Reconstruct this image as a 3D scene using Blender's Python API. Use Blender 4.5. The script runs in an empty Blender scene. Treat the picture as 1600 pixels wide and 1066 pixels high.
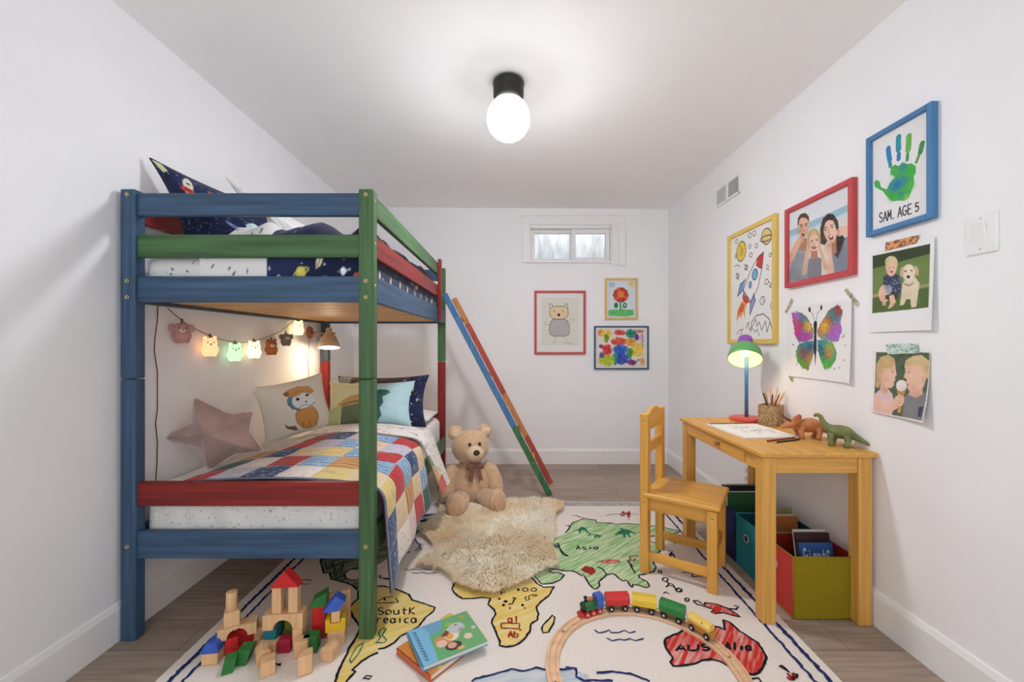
import bpy, math, random
import numpy as np
from mathutils import Vector, Matrix, noise
from mathutils.geometry import tessellate_polygon

SC = bpy.context.scene
COL = SC.collection
random.seed(7)
PI = math.pi
R = math.radians

# ------------------------------------------------------------------ camera
HC = 1.11                       # eye height in metres
F, VX, VY = 640.0, 803.0, 538.0  # focal length and vanishing point of a 1600 px wide frame
cam = bpy.data.cameras.new('camera')
cam.sensor_width = 36.0
cam.lens = 36.0 * F / 1600.0
cam.shift_x = (800.0 - VX) / 1600.0
cam.shift_y = (VY - 533.0) / 1600.0
cam.clip_start = 0.02
cam_ob = bpy.data.objects.new('camera', cam)
cam_ob.location = (0, 0, HC)
cam_ob.rotation_euler = (PI / 2, 0, 0)
COL.objects.link(cam_ob)
SC.camera = cam_ob

# ------------------------------------------------------------------ world and exposure
world = bpy.data.worlds.new('daylight')
SC.world = world
world.use_nodes = True
bg = world.node_tree.nodes['Background']
bg.inputs['Color'].default_value = (0.90, 0.95, 1.0, 1)
bg.inputs['Strength'].default_value = 1.05
SC.view_settings.view_transform = 'Standard'
SC.view_settings.look = 'None'
SC.view_settings.gamma = 1.0
SC.view_settings.exposure = 0.58
GLOBE_POWER = 122.0              # radiance of the ceiling globe
READING_WATTS, DESK_WATTS = 2.8, 0.34
try:
    SC.cycles.max_bounces = 10
    SC.cycles.diffuse_bounces = 7
    SC.cycles.sample_clamp_indirect = 6.0
    SC.cycles.use_denoising = True
    SC.cycles.caustics_reflective = False
    SC.cycles.caustics_refractive = False
except Exception:
    pass

# ------------------------------------------------------------------ room size
XR, XL, YB, YN = 1.432, -1.489, 3.803, -0.75
ZC_R, ZC_L = 2.363, 2.385        # the ceiling falls a little to the right


def fl(px, py, z=0.0):
    s = (py - VY) / (HC - z)
    return Vector(((px - VX) / s, F / s, z))


def at(px, py, Y):
    s = F / Y
    return Vector(((px - VX) / s, Y, HC - (py - VY) / s))


def side(px, py, X):
    Y = F * X / (px - VX)
    return Vector((X, Y, HC - (py - VY) * Y / F))


def lin(c):
    """0-255 screen colour to linear"""
    out = []
    for v in c[:3]:
        v = v / 255.0
        out.append(v / 12.92 if v <= 0.04045 else ((v + 0.055) / 1.055) ** 2.4)
    return tuple(out)


# ------------------------------------------------------------------ materials
def new_mat(name):
    m = bpy.data.materials.new(name)
    m.use_nodes = True
    nt = m.node_tree
    return m, nt, nt.nodes['Principled BSDF']


def pm(name, col, rough=0.5, var=0.06, scale=25.0, stretch=(1, 1, 1), bump=0.0, metal=0.0,
       detail=4.0, col2=None, spec=0.4, coord='Object', sheen=0.0):
    """plain procedural surface: a colour with noise in it and a little relief"""
    m, nt, p = new_mat(name)
    n = nt.nodes
    tc = n.new('ShaderNodeTexCoord')
    mp = n.new('ShaderNodeMapping')
    mp.inputs['Scale'].default_value = stretch
    nt.links.new(tc.outputs[coord], mp.inputs['Vector'])
    tx = n.new('ShaderNodeTexNoise')
    tx.inputs['Scale'].default_value = scale
    tx.inputs['Detail'].default_value = detail
    nt.links.new(mp.outputs['Vector'], tx.inputs['Vector'])
    mx = n.new('ShaderNodeMix')
    mx.data_type = 'RGBA'
    a = lin(col)
    if col2 is not None:
        b = lin(col2)
    else:
        b = tuple(v * (1 - 2.4 * var) for v in a)
        a = tuple(min(1, v * (1 + 2.4 * var)) for v in a)
    mx.inputs[6].default_value = (*a, 1)
    mx.inputs[7].default_value = (*b, 1)
    rp = n.new('ShaderNodeValToRGB')
    rp.color_ramp.elements[0].position = 0.3
    rp.color_ramp.elements[1].position = 0.7
    nt.links.new(tx.outputs['Fac'], rp.inputs['Fac'])
    nt.links.new(rp.outputs['Color'], mx.inputs[0])
    nt.links.new(mx.outputs[2], p.inputs['Base Color'])
    p.inputs['Roughness'].default_value = rough
    p.inputs['Metallic'].default_value = metal
    p.inputs['Specular IOR Level'].default_value = spec
    if sheen:
        p.inputs['Sheen Weight'].default_value = sheen
    if bump:
        bp = n.new('ShaderNodeBump')
        bp.inputs['Strength'].default_value = bump
        bp.inputs['Distance'].default_value = 0.004
        nt.links.new(tx.outputs['Fac'], bp.inputs['Height'])
        nt.links.new(bp.outputs['Normal'], p.inputs['Normal'])
    return m


def wood(name, col, axis, rough=0.5, var=0.10, bump=0.12):
    """grain running along one axis"""
    s = [1.0, 1.0, 1.0]
    s['xyz'.index(axis)] = 0.045
    return pm(name, col, rough, var, 55.0, tuple(s), bump, detail=6.0)


def paint(name, col, axis):
    return wood(name, col, axis, rough=0.48, var=0.15, bump=0.16)


def vcol(name, rough=0.85, bump=0.0, scale=180.0, spec=0.2, sheen=0.0):
    m, nt, p = new_mat(name)
    a = nt.nodes.new('ShaderNodeAttribute')
    a.attribute_name = 'Col'
    nt.links.new(a.outputs['Color'], p.inputs['Base Color'])
    p.inputs['Roughness'].default_value = rough
    p.inputs['Specular IOR Level'].default_value = spec
    if sheen:
        p.inputs['Sheen Weight'].default_value = sheen
    tc = nt.nodes.new('ShaderNodeTexCoord')
    tx = nt.nodes.new('ShaderNodeTexNoise')
    tx.inputs['Scale'].default_value = scale
    tx.inputs['Detail'].default_value = 3
    nt.links.new(tc.outputs['Object'], tx.inputs['Vector'])
    if bump:
        bp = nt.nodes.new('ShaderNodeBump')
        bp.inputs['Strength'].default_value = bump
        bp.inputs['Distance'].default_value = 0.003
        nt.links.new(tx.outputs['Fac'], bp.inputs['Height'])
        nt.links.new(bp.outputs['Normal'], p.inputs['Normal'])
    return m


def glow(name, col, strength):
    m, nt, p = new_mat(name)
    p.inputs['Base Color'].default_value = (*lin(col), 1)
    p.inputs['Emission Color'].default_value = (*lin(col), 1)
    p.inputs['Emission Strength'].default_value = strength
    return m


def crayon(name, col, ground, ang=0.6, scale=70.0, cover=0.5):
    """wax strokes at an angle over cloth"""
    m, nt, p = new_mat(name)
    n = nt.nodes
    tc = n.new('ShaderNodeTexCoord')
    mp0 = n.new('ShaderNodeMapping')
    mp0.inputs['Rotation'].default_value = (0, 0, -ang)
    mp = n.new('ShaderNodeMapping')
    mp.inputs['Scale'].default_value = (0.10, 1.0, 1.0)
    nt.links.new(tc.outputs['Object'], mp0.inputs['Vector'])
    nt.links.new(mp0.outputs['Vector'], mp.inputs['Vector'])
    tx = n.new('ShaderNodeTexNoise')
    tx.inputs['Scale'].default_value = scale
    tx.inputs['Detail'].default_value = 5
    nt.links.new(mp.outputs['Vector'], tx.inputs['Vector'])
    rp = n.new('ShaderNodeValToRGB')
    rp.color_ramp.elements[0].position = cover - 0.16
    rp.color_ramp.elements[1].position = cover + 0.16
    rp.color_ramp.elements[0].color = (*lin(col), 1)
    rp.color_ramp.elements[1].color = (*lin(ground), 1)
    nt.links.new(tx.outputs['Fac'], rp.inputs['Fac'])
    nt.links.new(rp.outputs['Color'], p.inputs['Base Color'])
    p.inputs['Roughness'].default_value = 0.9
    p.inputs['Specular IOR Level'].default_value = 0.1
    return m


# ------------------------------------------------------------------ mesh builder
def world_of(o):
    m = Matrix.Identity(4)
    while o is not None:
        m = o.matrix_basis @ m
        o = o.parent
    return m


class MB:
    def __init__(s):
        s.v, s.f, s.m, s.sm, s.c = [], [], [], [], {}

    def add(s, vs, fs, mi=0, sm=False, M=None, col=None):
        b = len(s.v)
        if M is not None:
            vs = [M @ Vector(v) for v in vs]
        s.v.extend([tuple(v) for v in vs])
        for f in fs:
            s.f.append(tuple(i + b for i in f))
            s.m.append(mi)
            s.sm.append(sm)
        if col is not None:
            if isinstance(col, np.ndarray):
                for k in range(len(vs)):
                    s.c[b + k] = tuple(col[k])
            else:
                for k in range(len(vs)):
                    s.c[b + k] = col
        return s

    def box(s, x0, x1, y0, y1, z0, z1, mi=0, bev=0.003, M=None, col=None):
        e = min(bev, abs(x1 - x0) * .45, abs(y1 - y0) * .45, abs(z1 - z0) * .45)
        lo, hi = (x0, y0, z0), (x1, y1, z1)
        vs, idx = [], {}
        for sx in (0, 1):
            for sy in (0, 1):
                for sz in (0, 1):
                    sg = (sx, sy, sz)
                    for k in range(3):
                        p = []
                        for a in range(3):
                            base = hi[a] if sg[a] else lo[a]
                            if a != k:
                                base += -e if sg[a] else e
                            p.append(base)
                        idx[(sg, k)] = len(vs)
                        vs.append(p)
        fs = []
        for k in range(3):
            a, b = [(1, 2), (2, 0), (0, 1)][k]
            for sk in (0, 1):
                q = []
                for (ua, ub) in ((0, 0), (1, 0), (1, 1), (0, 1)):
                    sg = [0, 0, 0]
                    sg[k], sg[a], sg[b] = sk, ua, ub
                    q.append(idx[(tuple(sg), k)])
                fs.append(q if sk else q[::-1])
            # edges parallel to axis k
            for ua in (0, 1):
                for ub in (0, 1):
                    s0, s1 = [0, 0, 0], [0, 0, 0]
                    s0[a] = s1[a] = ua
                    s0[b] = s1[b] = ub
                    s1[k] = 1
                    q = [idx[(tuple(s0), a)], idx[(tuple(s1), a)], idx[(tuple(s1), b)], idx[(tuple(s0), b)]]
                    fs.append(q if ua != ub else q[::-1])
        for sg in [(a, b, c) for a in (0, 1) for b in (0, 1) for c in (0, 1)]:
            t = [idx[(sg, 0)], idx[(sg, 1)], idx[(sg, 2)]]
            fs.append(t if sum(sg) % 2 else t[::-1])
        return s.add(vs, fs, mi, False, M, col)

    def bar(s, p0, p1, w, h, up=(0, 0, 1), mi=0, bev=0.003):
        """box from p0 to p1; h runs along 'up', w across it"""
        p0, p1 = Vector(p0), Vector(p1)
        d = p1 - p0
        L = d.length
        x = d.normalized()
        y = Vector(up).cross(x).normalized()
        z = x.cross(y)
        M = Matrix((x, y, z)).transposed().to_4x4()
        M.translation = p0
        return s.box(0, L, -w / 2, w / 2, -h / 2, h / 2, mi, bev, M)

    def tube(s, pts, rad, seg=10, mi=0, caps=True, col=None, flat=None):
        pts = [Vector(p) for p in pts]
        n = len(pts)
        if not hasattr(rad, '__len__'):
            rad = [rad] * n
        vs, fs = [], []
        t0 = (pts[1] - pts[0]).normalized()
        ref = Vector((0, 0, 1)) if abs(t0.z) < 0.9 else Vector((1, 0, 0))
        nx = t0.cross(ref).normalized()
        for i, p in enumerate(pts):
            t = (pts[min(i + 1, n - 1)] - pts[max(i - 1, 0)]).normalized()
            nx = (nx - t * nx.dot(t)).normalized()
            ny = t.cross(nx)
            for k in range(seg):
                a = 2 * PI * k / seg
                r = rad[i]
                vs.append(p + nx * (math.cos(a) * r * (flat or 1)) + ny * (math.sin(a) * r))
        for i in range(n - 1):
            for k in range(seg):
                k2 = (k + 1) % seg
                fs.append((i * seg + k, i * seg + k2, (i + 1) * seg + k2, (i + 1) * seg + k))
        if caps:
            fs.append(tuple(range(seg))[::-1])
            fs.append(tuple((n - 1) * seg + k for k in range(seg)))
        return s.add(vs, fs, mi, True, None, col)

    def lathe(s, prof, seg=24, M=None, mi=0, col=None, close=True):
        vs, fs = [], []
        n = len(prof)
        for (r, z) in prof:
            for k in range(seg):
                a = 2 * PI * k / seg
                vs.append((r * math.cos(a), r * math.sin(a), z))
        for i in range(n - 1):
            for k in range(seg):
                k2 = (k + 1) % seg
                fs.append((i * seg + k, i * seg + k2, (i + 1) * seg + k2, (i + 1) * seg + k))
        if close:
            if prof[0][0] > 1e-6:
                fs.append(tuple(range(seg))[::-1])
            if prof[-1][0] > 1e-6:
                fs.append(tuple((n - 1) * seg + k for k in range(seg)))
        return s.add(vs, fs, mi, True, M, col)

    def ball(s, c, r, M=None, seg=24, rings=14, mi=0, col=None, fn=None):
        if not hasattr(r, '__len__'):
            r = (r, r, r)
        vs, fs = [], []
        for i in range(rings + 1):
            th = PI * i / rings
            for k in range(seg):
                a = 2 * PI * k / seg
                p = Vector((math.sin(th) * math.cos(a), math.sin(th) * math.sin(a), math.cos(th)))
                if fn:
                    p = fn(p)
                vs.append(Vector((p.x * r[0], p.y * r[1], p.z * r[2])))
        for i in range(rings):
            for k in range(seg):
                k2 = (k + 1) % seg
                fs.append((i * seg + k, (i + 1) * seg + k, (i + 1) * seg + k2, i * seg + k2))
        T = Matrix.Translation(Vector(c))
        if M is not None:
            T = T @ M
        return s.add(vs, fs, mi, True, T, col)

    def prism(s, poly, z0, z1, M=None, mi=0, sm=False, col=None):
        """polygon in x,y pushed from z0 to z1"""
        n = len(poly)
        ar = sum(poly[i][0] * poly[(i + 1) % n][1] - poly[(i + 1) % n][0] * poly[i][1] for i in range(n))
        if ar < 0:
            poly = poly[::-1]
        vs = [(x, y, z0) for x, y in poly] + [(x, y, z1) for x, y in poly]
        tri = tessellate_polygon([[Vector((x, y, 0)) for x, y in poly]])
        fs = []
        for t in tri:
            a, b, c = [Vector((poly[i][0], poly[i][1], 0)) for i in t]
            if (b - a).cross(c - a).z < 0:
                t = (t[0], t[2], t[1])
            fs.append((t[0] + n, t[1] + n, t[2] + n))
            fs.append((t[2], t[1], t[0]))
        for i in range(n):
            j = (i + 1) % n
            fs.append((i, j, j + n, i + n))
        return s.add(vs, fs, mi, sm, M, col)

    def loft(s, rings, mi=0, caps=True, col=None, sm=True):
        seg = len(rings[0])
        vs = [p for r in rings for p in r]
        fs = []
        for i in range(len(rings) - 1):
            for k in range(seg):
                k2 = (k + 1) % seg
                fs.append((i * seg + k, i * seg + k2, (i + 1) * seg + k2, (i + 1) * seg + k))
        if caps:
            fs.append(tuple(range(seg))[::-1])
            fs.append(tuple((len(rings) - 1) * seg + k for k in range(seg)))
        return s.add(vs, fs, mi, sm, None, col)

    def grid(s, P, nu, nv, mi=0, colors=None, sm=True, flip=False):
        """P(u, v) with u, v in 0..1, v downwards; colors is (nv+1, nu+1, 3)"""
        vs = [P(i / nu, j / nv) for j in range(nv + 1) for i in range(nu + 1)]
        fs = []
        w = nu + 1
        for j in range(nv):
            for i in range(nu):
                q = (j * w + i, (j + 1) * w + i, (j + 1) * w + i + 1, j * w + i + 1)
                fs.append(q[::-1] if flip else q)
        c = colors.reshape(-1, 3) if colors is not None else None
        return s.add(vs, fs, mi, sm, None, c)

    def build(s, name, mats, parent=None, loc=None, local=False):
        me = bpy.data.meshes.new(name)
        vs = np.array(s.v, dtype=np.float64).reshape(-1, 3)
        o = bpy.data.objects.new(name, me)
        COL.objects.link(o)
        if parent is not None:
            o.parent = parent
            if not local:
                Mi = np.array(world_of(parent).inverted())
                vs = vs @ Mi[:3, :3].T + Mi[:3, 3]
        elif not local:
            if loc is None:
                lo, hi = vs.min(0), vs.max(0)
                loc = ((lo[0] + hi[0]) / 2, (lo[1] + hi[1]) / 2, lo[2])
            o.location = loc
            vs = vs - np.array(loc)
        me.from_pydata([tuple(v) for v in vs], [], s.f)
        if not isinstance(mats, (list, tuple)):
            mats = [mats]
        for m in mats:
            me.materials.append(m)
        me.polygons.foreach_set('material_index', s.m)
        me.polygons.foreach_set('use_smooth', s.sm)
        if s.c:
            at_ = me.attributes.new('Col', 'FLOAT_COLOR', 'POINT')
            arr = np.ones((len(s.v), 4), dtype=np.float32)
            for k, c in s.c.items():
                arr[k, :3] = c
            at_.data.foreach_set('color', arr.ravel())
        me.validate()
        me.update()
        return o


def tag(o, label=None, cat=None, group=None, kind=None):
    if label:
        o['label'] = label
    if cat:
        o['category'] = cat
    if group:
        o['group'] = group
    if kind:
        o['kind'] = kind
    return o


def thing(name, loc, label, cat, group=None, rz=0.0):
    o = bpy.data.objects.new(name, None)
    o.empty_display_size = 0.05
    o.location = loc
    o.rotation_euler = (0, 0, rz)
    COL.objects.link(o)
    o.matrix_basis = Matrix.Translation(Vector(loc)) @ Matrix.Rotation(rz, 4, 'Z')
    return tag(o, label, cat, group)


def frame_at(o, X, Y, Z):
    """matrix from origin and three axes"""
    M = Matrix((Vector(X).normalized(), Vector(Y).normalized(), Vector(Z).normalized())).transposed().to_4x4()
    M.translation = Vector(o)
    return M


# ------------------------------------------------------------------ a small painter for printed and drawn surfaces
class Canvas:
    def __init__(s, w, h, bgc, T=None):
        s.w, s.h = w, h
        s.a = np.empty((h, w, 3), dtype=np.float32)
        s.a[:] = np.array(bgc, dtype=np.float32) / 255.0
        s.T = T or (lambda p: p)
        s.rng = np.random.RandomState(5)

    def tp(s, pts):
        return np.array([s.T(p) for p in pts], dtype=np.float64)

    def _mix(s, x0, y0, mask, col):
        h, w = mask.shape
        sub = s.a[y0:y0 + h, x0:x0 + w]
        sub += mask[..., None] * (np.array(col, dtype=np.float32) / 255.0 - sub)

    def poly(s, pts, col, a=1.0, tex=0.0, raw=False):
        P = np.array(pts, float) if raw else s.tp(pts)
        x0, y0 = np.floor(P.min(0)).astype(int)
        x1, y1 = np.ceil(P.max(0)).astype(int) + 1
        x0, y0, x1, y1 = max(x0, 0), max(y0, 0), min(x1, s.w), min(y1, s.h)
        if x1 <= x0 or y1 <= y0:
            return
        X, Y = np.meshgrid(np.arange(x0, x1) + .5, np.arange(y0, y1) + .5)
        inside = np.zeros(X.shape, bool)
        n = len(P)
        for i in range(n):
            xa, ya = P[i]
            xb, yb = P[(i + 1) % n]
            if ya == yb:
                continue
            c = ((ya > Y) != (yb > Y)) & (X < (xb - xa) * (Y - ya) / (yb - ya) + xa)
            inside ^= c
        m = inside.astype(np.float32) * a
        if tex:
            m *= np.clip(1 - tex + s.rng.rand(*m.shape) * tex * 1.4, 0, 1).astype(np.float32)
        s._mix(x0, y0, m, col)

    def ell(s, c, rx, ry, col, ang=0.0, a=1.0, tex=0.0):
        ca, sa = math.cos(ang), math.sin(ang)
        pts = []
        for k in range(28):
            t = 2 * PI * k / 28
            x, y = rx * math.cos(t), ry * math.sin(t)
            pts.append((c[0] + x * ca - y * sa, c[1] + x * sa + y * ca))
        s.poly(pts, col, a, tex)

    def blob(s, c, r, col, a=1.0):
        """soft round spot, r in canvas pixels"""
        p = s.tp([c])[0]
        x0, y0 = max(int(p[0] - 2 * r), 0), max(int(p[1] - 2 * r), 0)
        x1, y1 = min(int(p[0] + 2 * r) + 1, s.w), min(int(p[1] + 2 * r) + 1, s.h)
        if x1 <= x0 or y1 <= y0:
            return
        X, Y = np.meshgrid(np.arange(x0, x1) + .5, np.arange(y0, y1) + .5)
        m = a * np.exp(-((X - p[0]) ** 2 + (Y - p[1]) ** 2) / (r * r * .8))
        s._mix(x0, y0, m.astype(np.float32), col)

    def line(s, pts, w, col, a=1.0, closed=False, raw=False):
        """stroke of width w canvas pixels"""
        P = np.array(pts, float) if raw else s.tp(pts)
        if closed:
            P = np.vstack([P, P[:1]])
        r = w / 2.0
        for i in range(len(P) - 1):
            A, B = P[i], P[i + 1]
            lo, hi = np.minimum(A, B) - r - 1, np.maximum(A, B) + r + 2
            x0, y0 = max(int(lo[0]), 0), max(int(lo[1]), 0)
            x1, y1 = min(int(hi[0]) + 1, s.w), min(int(hi[1]) + 1, s.h)
            if x1 <= x0 or y1 <= y0:
                continue
            X, Y = np.meshgrid(np.arange(x0, x1) + .5, np.arange(y0, y1) + .5)
            d = B - A
            L2 = max((d ** 2).sum(), 1e-9)
            t = np.clip(((X - A[0]) * d[0] + (Y - A[1]) * d[1]) / L2, 0, 1)
            D = np.hypot(X - A[0] - t * d[0], Y - A[1] - t * d[1])
            m = np.clip(r - D + .5, 0, 1) * a
            s._mix(x0, y0, m.astype(np.float32), col)

    def oval(s, c, rx, ry, w, col, ang=0.0, a=1.0):
        ca, sa = math.cos(ang), math.sin(ang)
        s.line([(c[0] + rx * math.cos(t) * ca - ry * math.sin(t) * sa,
                 c[1] + rx * math.cos(t) * sa + ry * math.sin(t) * ca)
                for t in [2 * PI * k / 20 for k in range(21)]], w, col, a)

    def text(s, word, p0, p1, up, w, col, fill=0.78):
        for st in strokes(word, p0, p1, up, fill):
            s.line(st, w, col)

    def blur(s, n=1):
        for _ in range(n):
            p = np.pad(s.a, ((1, 1), (1, 1), (0, 0)), 'edge')
            s.a = (p[:-2, 1:-1] + p[2:, 1:-1] + p[1:-1, :-2] + p[1:-1, 2:] + 2 * p[1:-1, 1:-1]) / 6.0

    def grain(s, amt):
        s.a += (s.rng.rand(s.h, s.w, 1).astype(np.float32) - .5) * amt

    def sample(s, nu, nv):
        """linear colours at the (nv+1) x (nu+1) grid points, box filtered"""
        pad = np.clip(s.a, 0, 1)
        pad = np.where(pad <= 0.04045, pad / 12.92, ((pad + 0.055) / 1.055) ** 2.4)
        c = np.zeros((s.h + 1, s.w + 1, 3))
        c[1:, 1:] = pad.cumsum(0).cumsum(1)
        hx, hy = max(s.w / nu / 2, .5), max(s.h / nv / 2, .5)
        xs, ys = np.linspace(0, s.w, nu + 1), np.linspace(0, s.h, nv + 1)
        xa = np.clip(np.round(xs - hx), 0, s.w - 1).astype(int)
        xb = np.clip(np.round(xs + hx), 1, s.w).astype(int)
        ya = np.clip(np.round(ys - hy), 0, s.h - 1).astype(int)
        yb = np.clip(np.round(ys + hy), 1, s.h).astype(int)
        xb, yb = np.maximum(xb, xa + 1), np.maximum(yb, ya + 1)
        t = c[yb][:, xb] - c[ya][:, xb] - c[yb][:, xa] + c[ya][:, xa]
        return t / ((yb - ya)[:, None] * (xb - xa)[None, :])[..., None]


def _arc(cx, cy, rx, ry, a0, a1, n=10):
    return [(cx + rx * math.cos(R(a0 + (a1 - a0) * k / n)), cy + ry * math.sin(R(a0 + (a1 - a0) * k / n)))
            for k in range(n + 1)]


FONT = {
    'S': [_arc(.5, .75, .38, .25, 30, 270, 8) + _arc(.5, .25, .4, .25, 90, -150, 8)],
    'A': [[(0, 0), (.5, 1), (1, 0)], [(.2, .35), (.8, .35)]],
    'M': [[(0, 0), (.1, 1), (.5, .3), (.9, 1), (1, 0)]],
    '.': [[(.3, 0), (.45, .04)]],
    'G': [_arc(.5, .5, .5, .5, 50, 340, 12) + [(1, .45), (.55, .45)]],
    'E': [[(.9, 1), (.1, 1), (.1, 0), (.9, 0)], [(.1, .52), (.75, .52)]],
    '5': [[(.85, 1), (.2, 1), (.15, .55)] + _arc(.45, .32, .42, .32, 110, -140, 10)],
    'U': [[(0, 1), (0, .35)] + _arc(.5, .35, .5, .35, 180, 360, 8) + [(1, 1)]],
    'T': [[(0, 1), (1, 1)], [(.5, 1), (.5, 0)]],
    'R': [[(.1, 0), (.1, 1)] + _arc(.1, .75, .8, .25, 90, -90, 8) + [(.95, 0)]],
    'L': [[(.1, 1), (.1, 0), (.9, 0)]],
    'I': [[(.5, 0), (.5, 1)]],
    'K': [[(.15, 1), (.1, 0)], [(.9, 1), (.15, .45), (.95, 0)]],
    'o': [_arc(.5, .32, .45, .32, 0, 360, 12)],
    'u': [[(.1, .65), (.1, .2)] + _arc(.48, .2, .38, .2, 180, 360, 6) + [(.88, .65), (.9, 0)]],
    't': [[(.5, 1), (.45, .1), (.8, 0)], [(.1, .65), (.9, .65)]],
    'h': [[(.1, 1), (.1, 0), (.1, .4)] + _arc(.48, .4, .38, .25, 180, 0, 6) + [(.88, 0)]],
    'e': [[(.1, .34), (.88, .36)] + _arc(.5, .34, .4, .33, 10, 320, 10)],
    'a': [_arc(.45, .32, .4, .32, 20, 360, 12), [(.87, .66), (.92, 0)]],
    'i': [[(.5, .62), (.5, 0)], [(.5, .85), (.52, .9)]],
    'c': [_arc(.55, .32, .45, .32, 50, 310, 10)],
    'b': [[(.1, 1), (.1, 0)], _arc(.48, .32, .4, .32, 180, -180, 12)],
    'n': [[(.1, .65), (.1, 0), (.1, .4)] + _arc(.48, .4, .38, .25, 180, 0, 6) + [(.88, 0)]],
    's': [_arc(.5, .5, .35, .16, 30, 250, 6) + _arc(.5, .16, .38, .17, 100, -150, 6)],
    'r': [[(.15, .65), (.15, 0), (.15, .4)] + _arc(.55, .4, .4, .25, 180, 60, 5)],
    'l': [[(.5, 1), (.5, 0)]],
    'm': [[(0, .65), (0, 0), (0, .4)] + _arc(.25, .4, .25, .25, 180, 0, 5) + [(.5, 0), (.5, .4)]
          + _arc(.75, .4, .25, .25, 180, 0, 5) + [(1, 0)]],
    '1': [[(.3, .8), (.55, 1), (.55, 0)]],
    ' ': [],
}


def strokes(word, p0, p1, up, fill=0.78):
    """polylines of a word along the base line p0-p1, 'up' is one letter height"""
    n = len(word)
    dx, dy = (p1[0] - p0[0]) / n, (p1[1] - p0[1]) / n
    out = []
    for i, ch in enumerate(word):
        ox, oy = p0[0] + dx * i, p0[1] + dy * i
        for st in FONT.get(ch, []):
            out.append([(ox + dx * fill * x + up[0] * y, oy + dy * fill * x + up[1] * y) for x, y in st])
    return out

# ================================================================== SETTING
def floor_mat():
    m, nt, p = new_mat('floor_planks')
    n = nt.nodes
    tc = n.new('ShaderNodeTexCoord')
    br = n.new('ShaderNodeTexBrick')
    br.inputs['Scale'].default_value = 1.0
    br.inputs['Brick Width'].default_value = 1.22
    br.inputs['Row Height'].default_value = 0.165
    br.inputs['Mortar Size'].default_value = 0.0016
    br.inputs['Mortar Smooth'].default_value = 0.3
    br.inputs['Bias'].default_value = 0.0
    br.offset = 0.37
    br.inputs['Color1'].default_value = (*lin((176, 158, 143)), 1)
    br.inputs['Color2'].default_value = (*lin((158, 141, 127)), 1)
    br.inputs['Mortar'].default_value = (*lin((105, 92, 82)), 1)
    nt.links.new(tc.outputs['Object'], br.inputs['Vector'])
    mp = n.new('ShaderNodeMapping')
    mp.inputs['Scale'].default_value = (0.06, 1, 1)
    nt.links.new(tc.outputs['Object'], mp.inputs['Vector'])
    tx = n.new('ShaderNodeTexNoise')
    tx.inputs['Scale'].default_value = 60
    tx.inputs['Detail'].default_value = 8
    tx.inputs['Distortion'].default_value = 0.4
    nt.links.new(mp.outputs['Vector'], tx.inputs['Vector'])
    rp = n.new('ShaderNodeValToRGB')
    rp.color_ramp.elements[0].position = 0.3
    rp.color_ramp.elements[1].position = 0.72
    rp.color_ramp.elements[0].color = (0.62, 0.61, 0.60, 1)
    rp.color_ramp.elements[1].color = (1.06, 1.05, 1.04, 1)
    nt.links.new(tx.outputs['Fac'], rp.inputs['Fac'])
    mx = n.new('ShaderNodeMix')
    mx.data_type = 'RGBA'
    mx.blend_type = 'MULTIPLY'
    mx.inputs[0].default_value = 0.8
    nt.links.new(br.outputs['Color'], mx.inputs[6])
    nt.links.new(rp.outputs['Color'], mx.inputs[7])
    nt.links.new(mx.outputs[2], p.inputs['Base Color'])
    p.inputs['Roughness'].default_value = 0.5
    p.inputs['Specular IOR Level'].default_value = 0.35
    return m


M_WALL = pm('white_wall_paint', (244, 243, 244), 0.7, 0.006, 3.0, spec=0.2)
M_CEIL = pm('white_ceiling_paint', (251, 250, 249), 0.85, 0.006, 3.0, spec=0.1)
M_TRIM = pm('white_trim_paint', (243, 242, 241), 0.42, 0.006, 6.0, spec=0.35)
M_WHITE = pm('white_plastic', (240, 240, 239), 0.35, 0.005, 20.0)


def structure(o):
    o['kind'] = 'structure'
    return o


T = 0.10
b = MB()
b.box(XL - T, XR + T, YN, YB + T, -0.08, 0.0, bev=0)
structure(b.build('floor', floor_mat(), loc=(0, 0, 0)))
b = MB()                                              # gently out of level ceiling
vs = [(XL - T, YN, ZC_L), (XR + T, YN, ZC_R), (XR + T, YB + T, ZC_R), (XL - T, YB + T, ZC_L)]
vs += [(x, y, z + 0.08) for x, y, z in vs]
b.add(vs, [(0, 1, 2, 3), (7, 6, 5, 4), (0, 4, 5, 1), (1, 5, 6, 2), (2, 6, 7, 3), (3, 7, 4, 0)])
structure(b.build('ceiling', M_CEIL, loc=(0, 0, 2.37)))
b = MB()
b.box(XL - T, XL, YN, YB + T, 0, ZC_L + .02, bev=0)
structure(b.build('wall_left', M_WALL, loc=(XL, 0, 0)))
b = MB()
b.box(XR, XR + T, YN, YB + T, 0, ZC_R + .02, bev=0)
structure(b.build('wall_right', M_WALL, loc=(XR, 0, 0)))
# back wall with the window opening
WX0, WX1, WZ0, WZ1 = 0.146, 0.909, 1.868, 2.196
b = MB()
b.box(XL, WX0, YB, YB + T, 0, 2.40, bev=0)
b.box(WX1, XR, YB, YB + T, 0, 2.40, bev=0)
b.box(WX0, WX1, YB, YB + T, 0, WZ0, bev=0)
b.box(WX0, WX1, YB, YB + T, WZ1, 2.40, bev=0)
structure(b.build('wall_back', M_WALL, loc=(0, YB, 0)))

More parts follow.
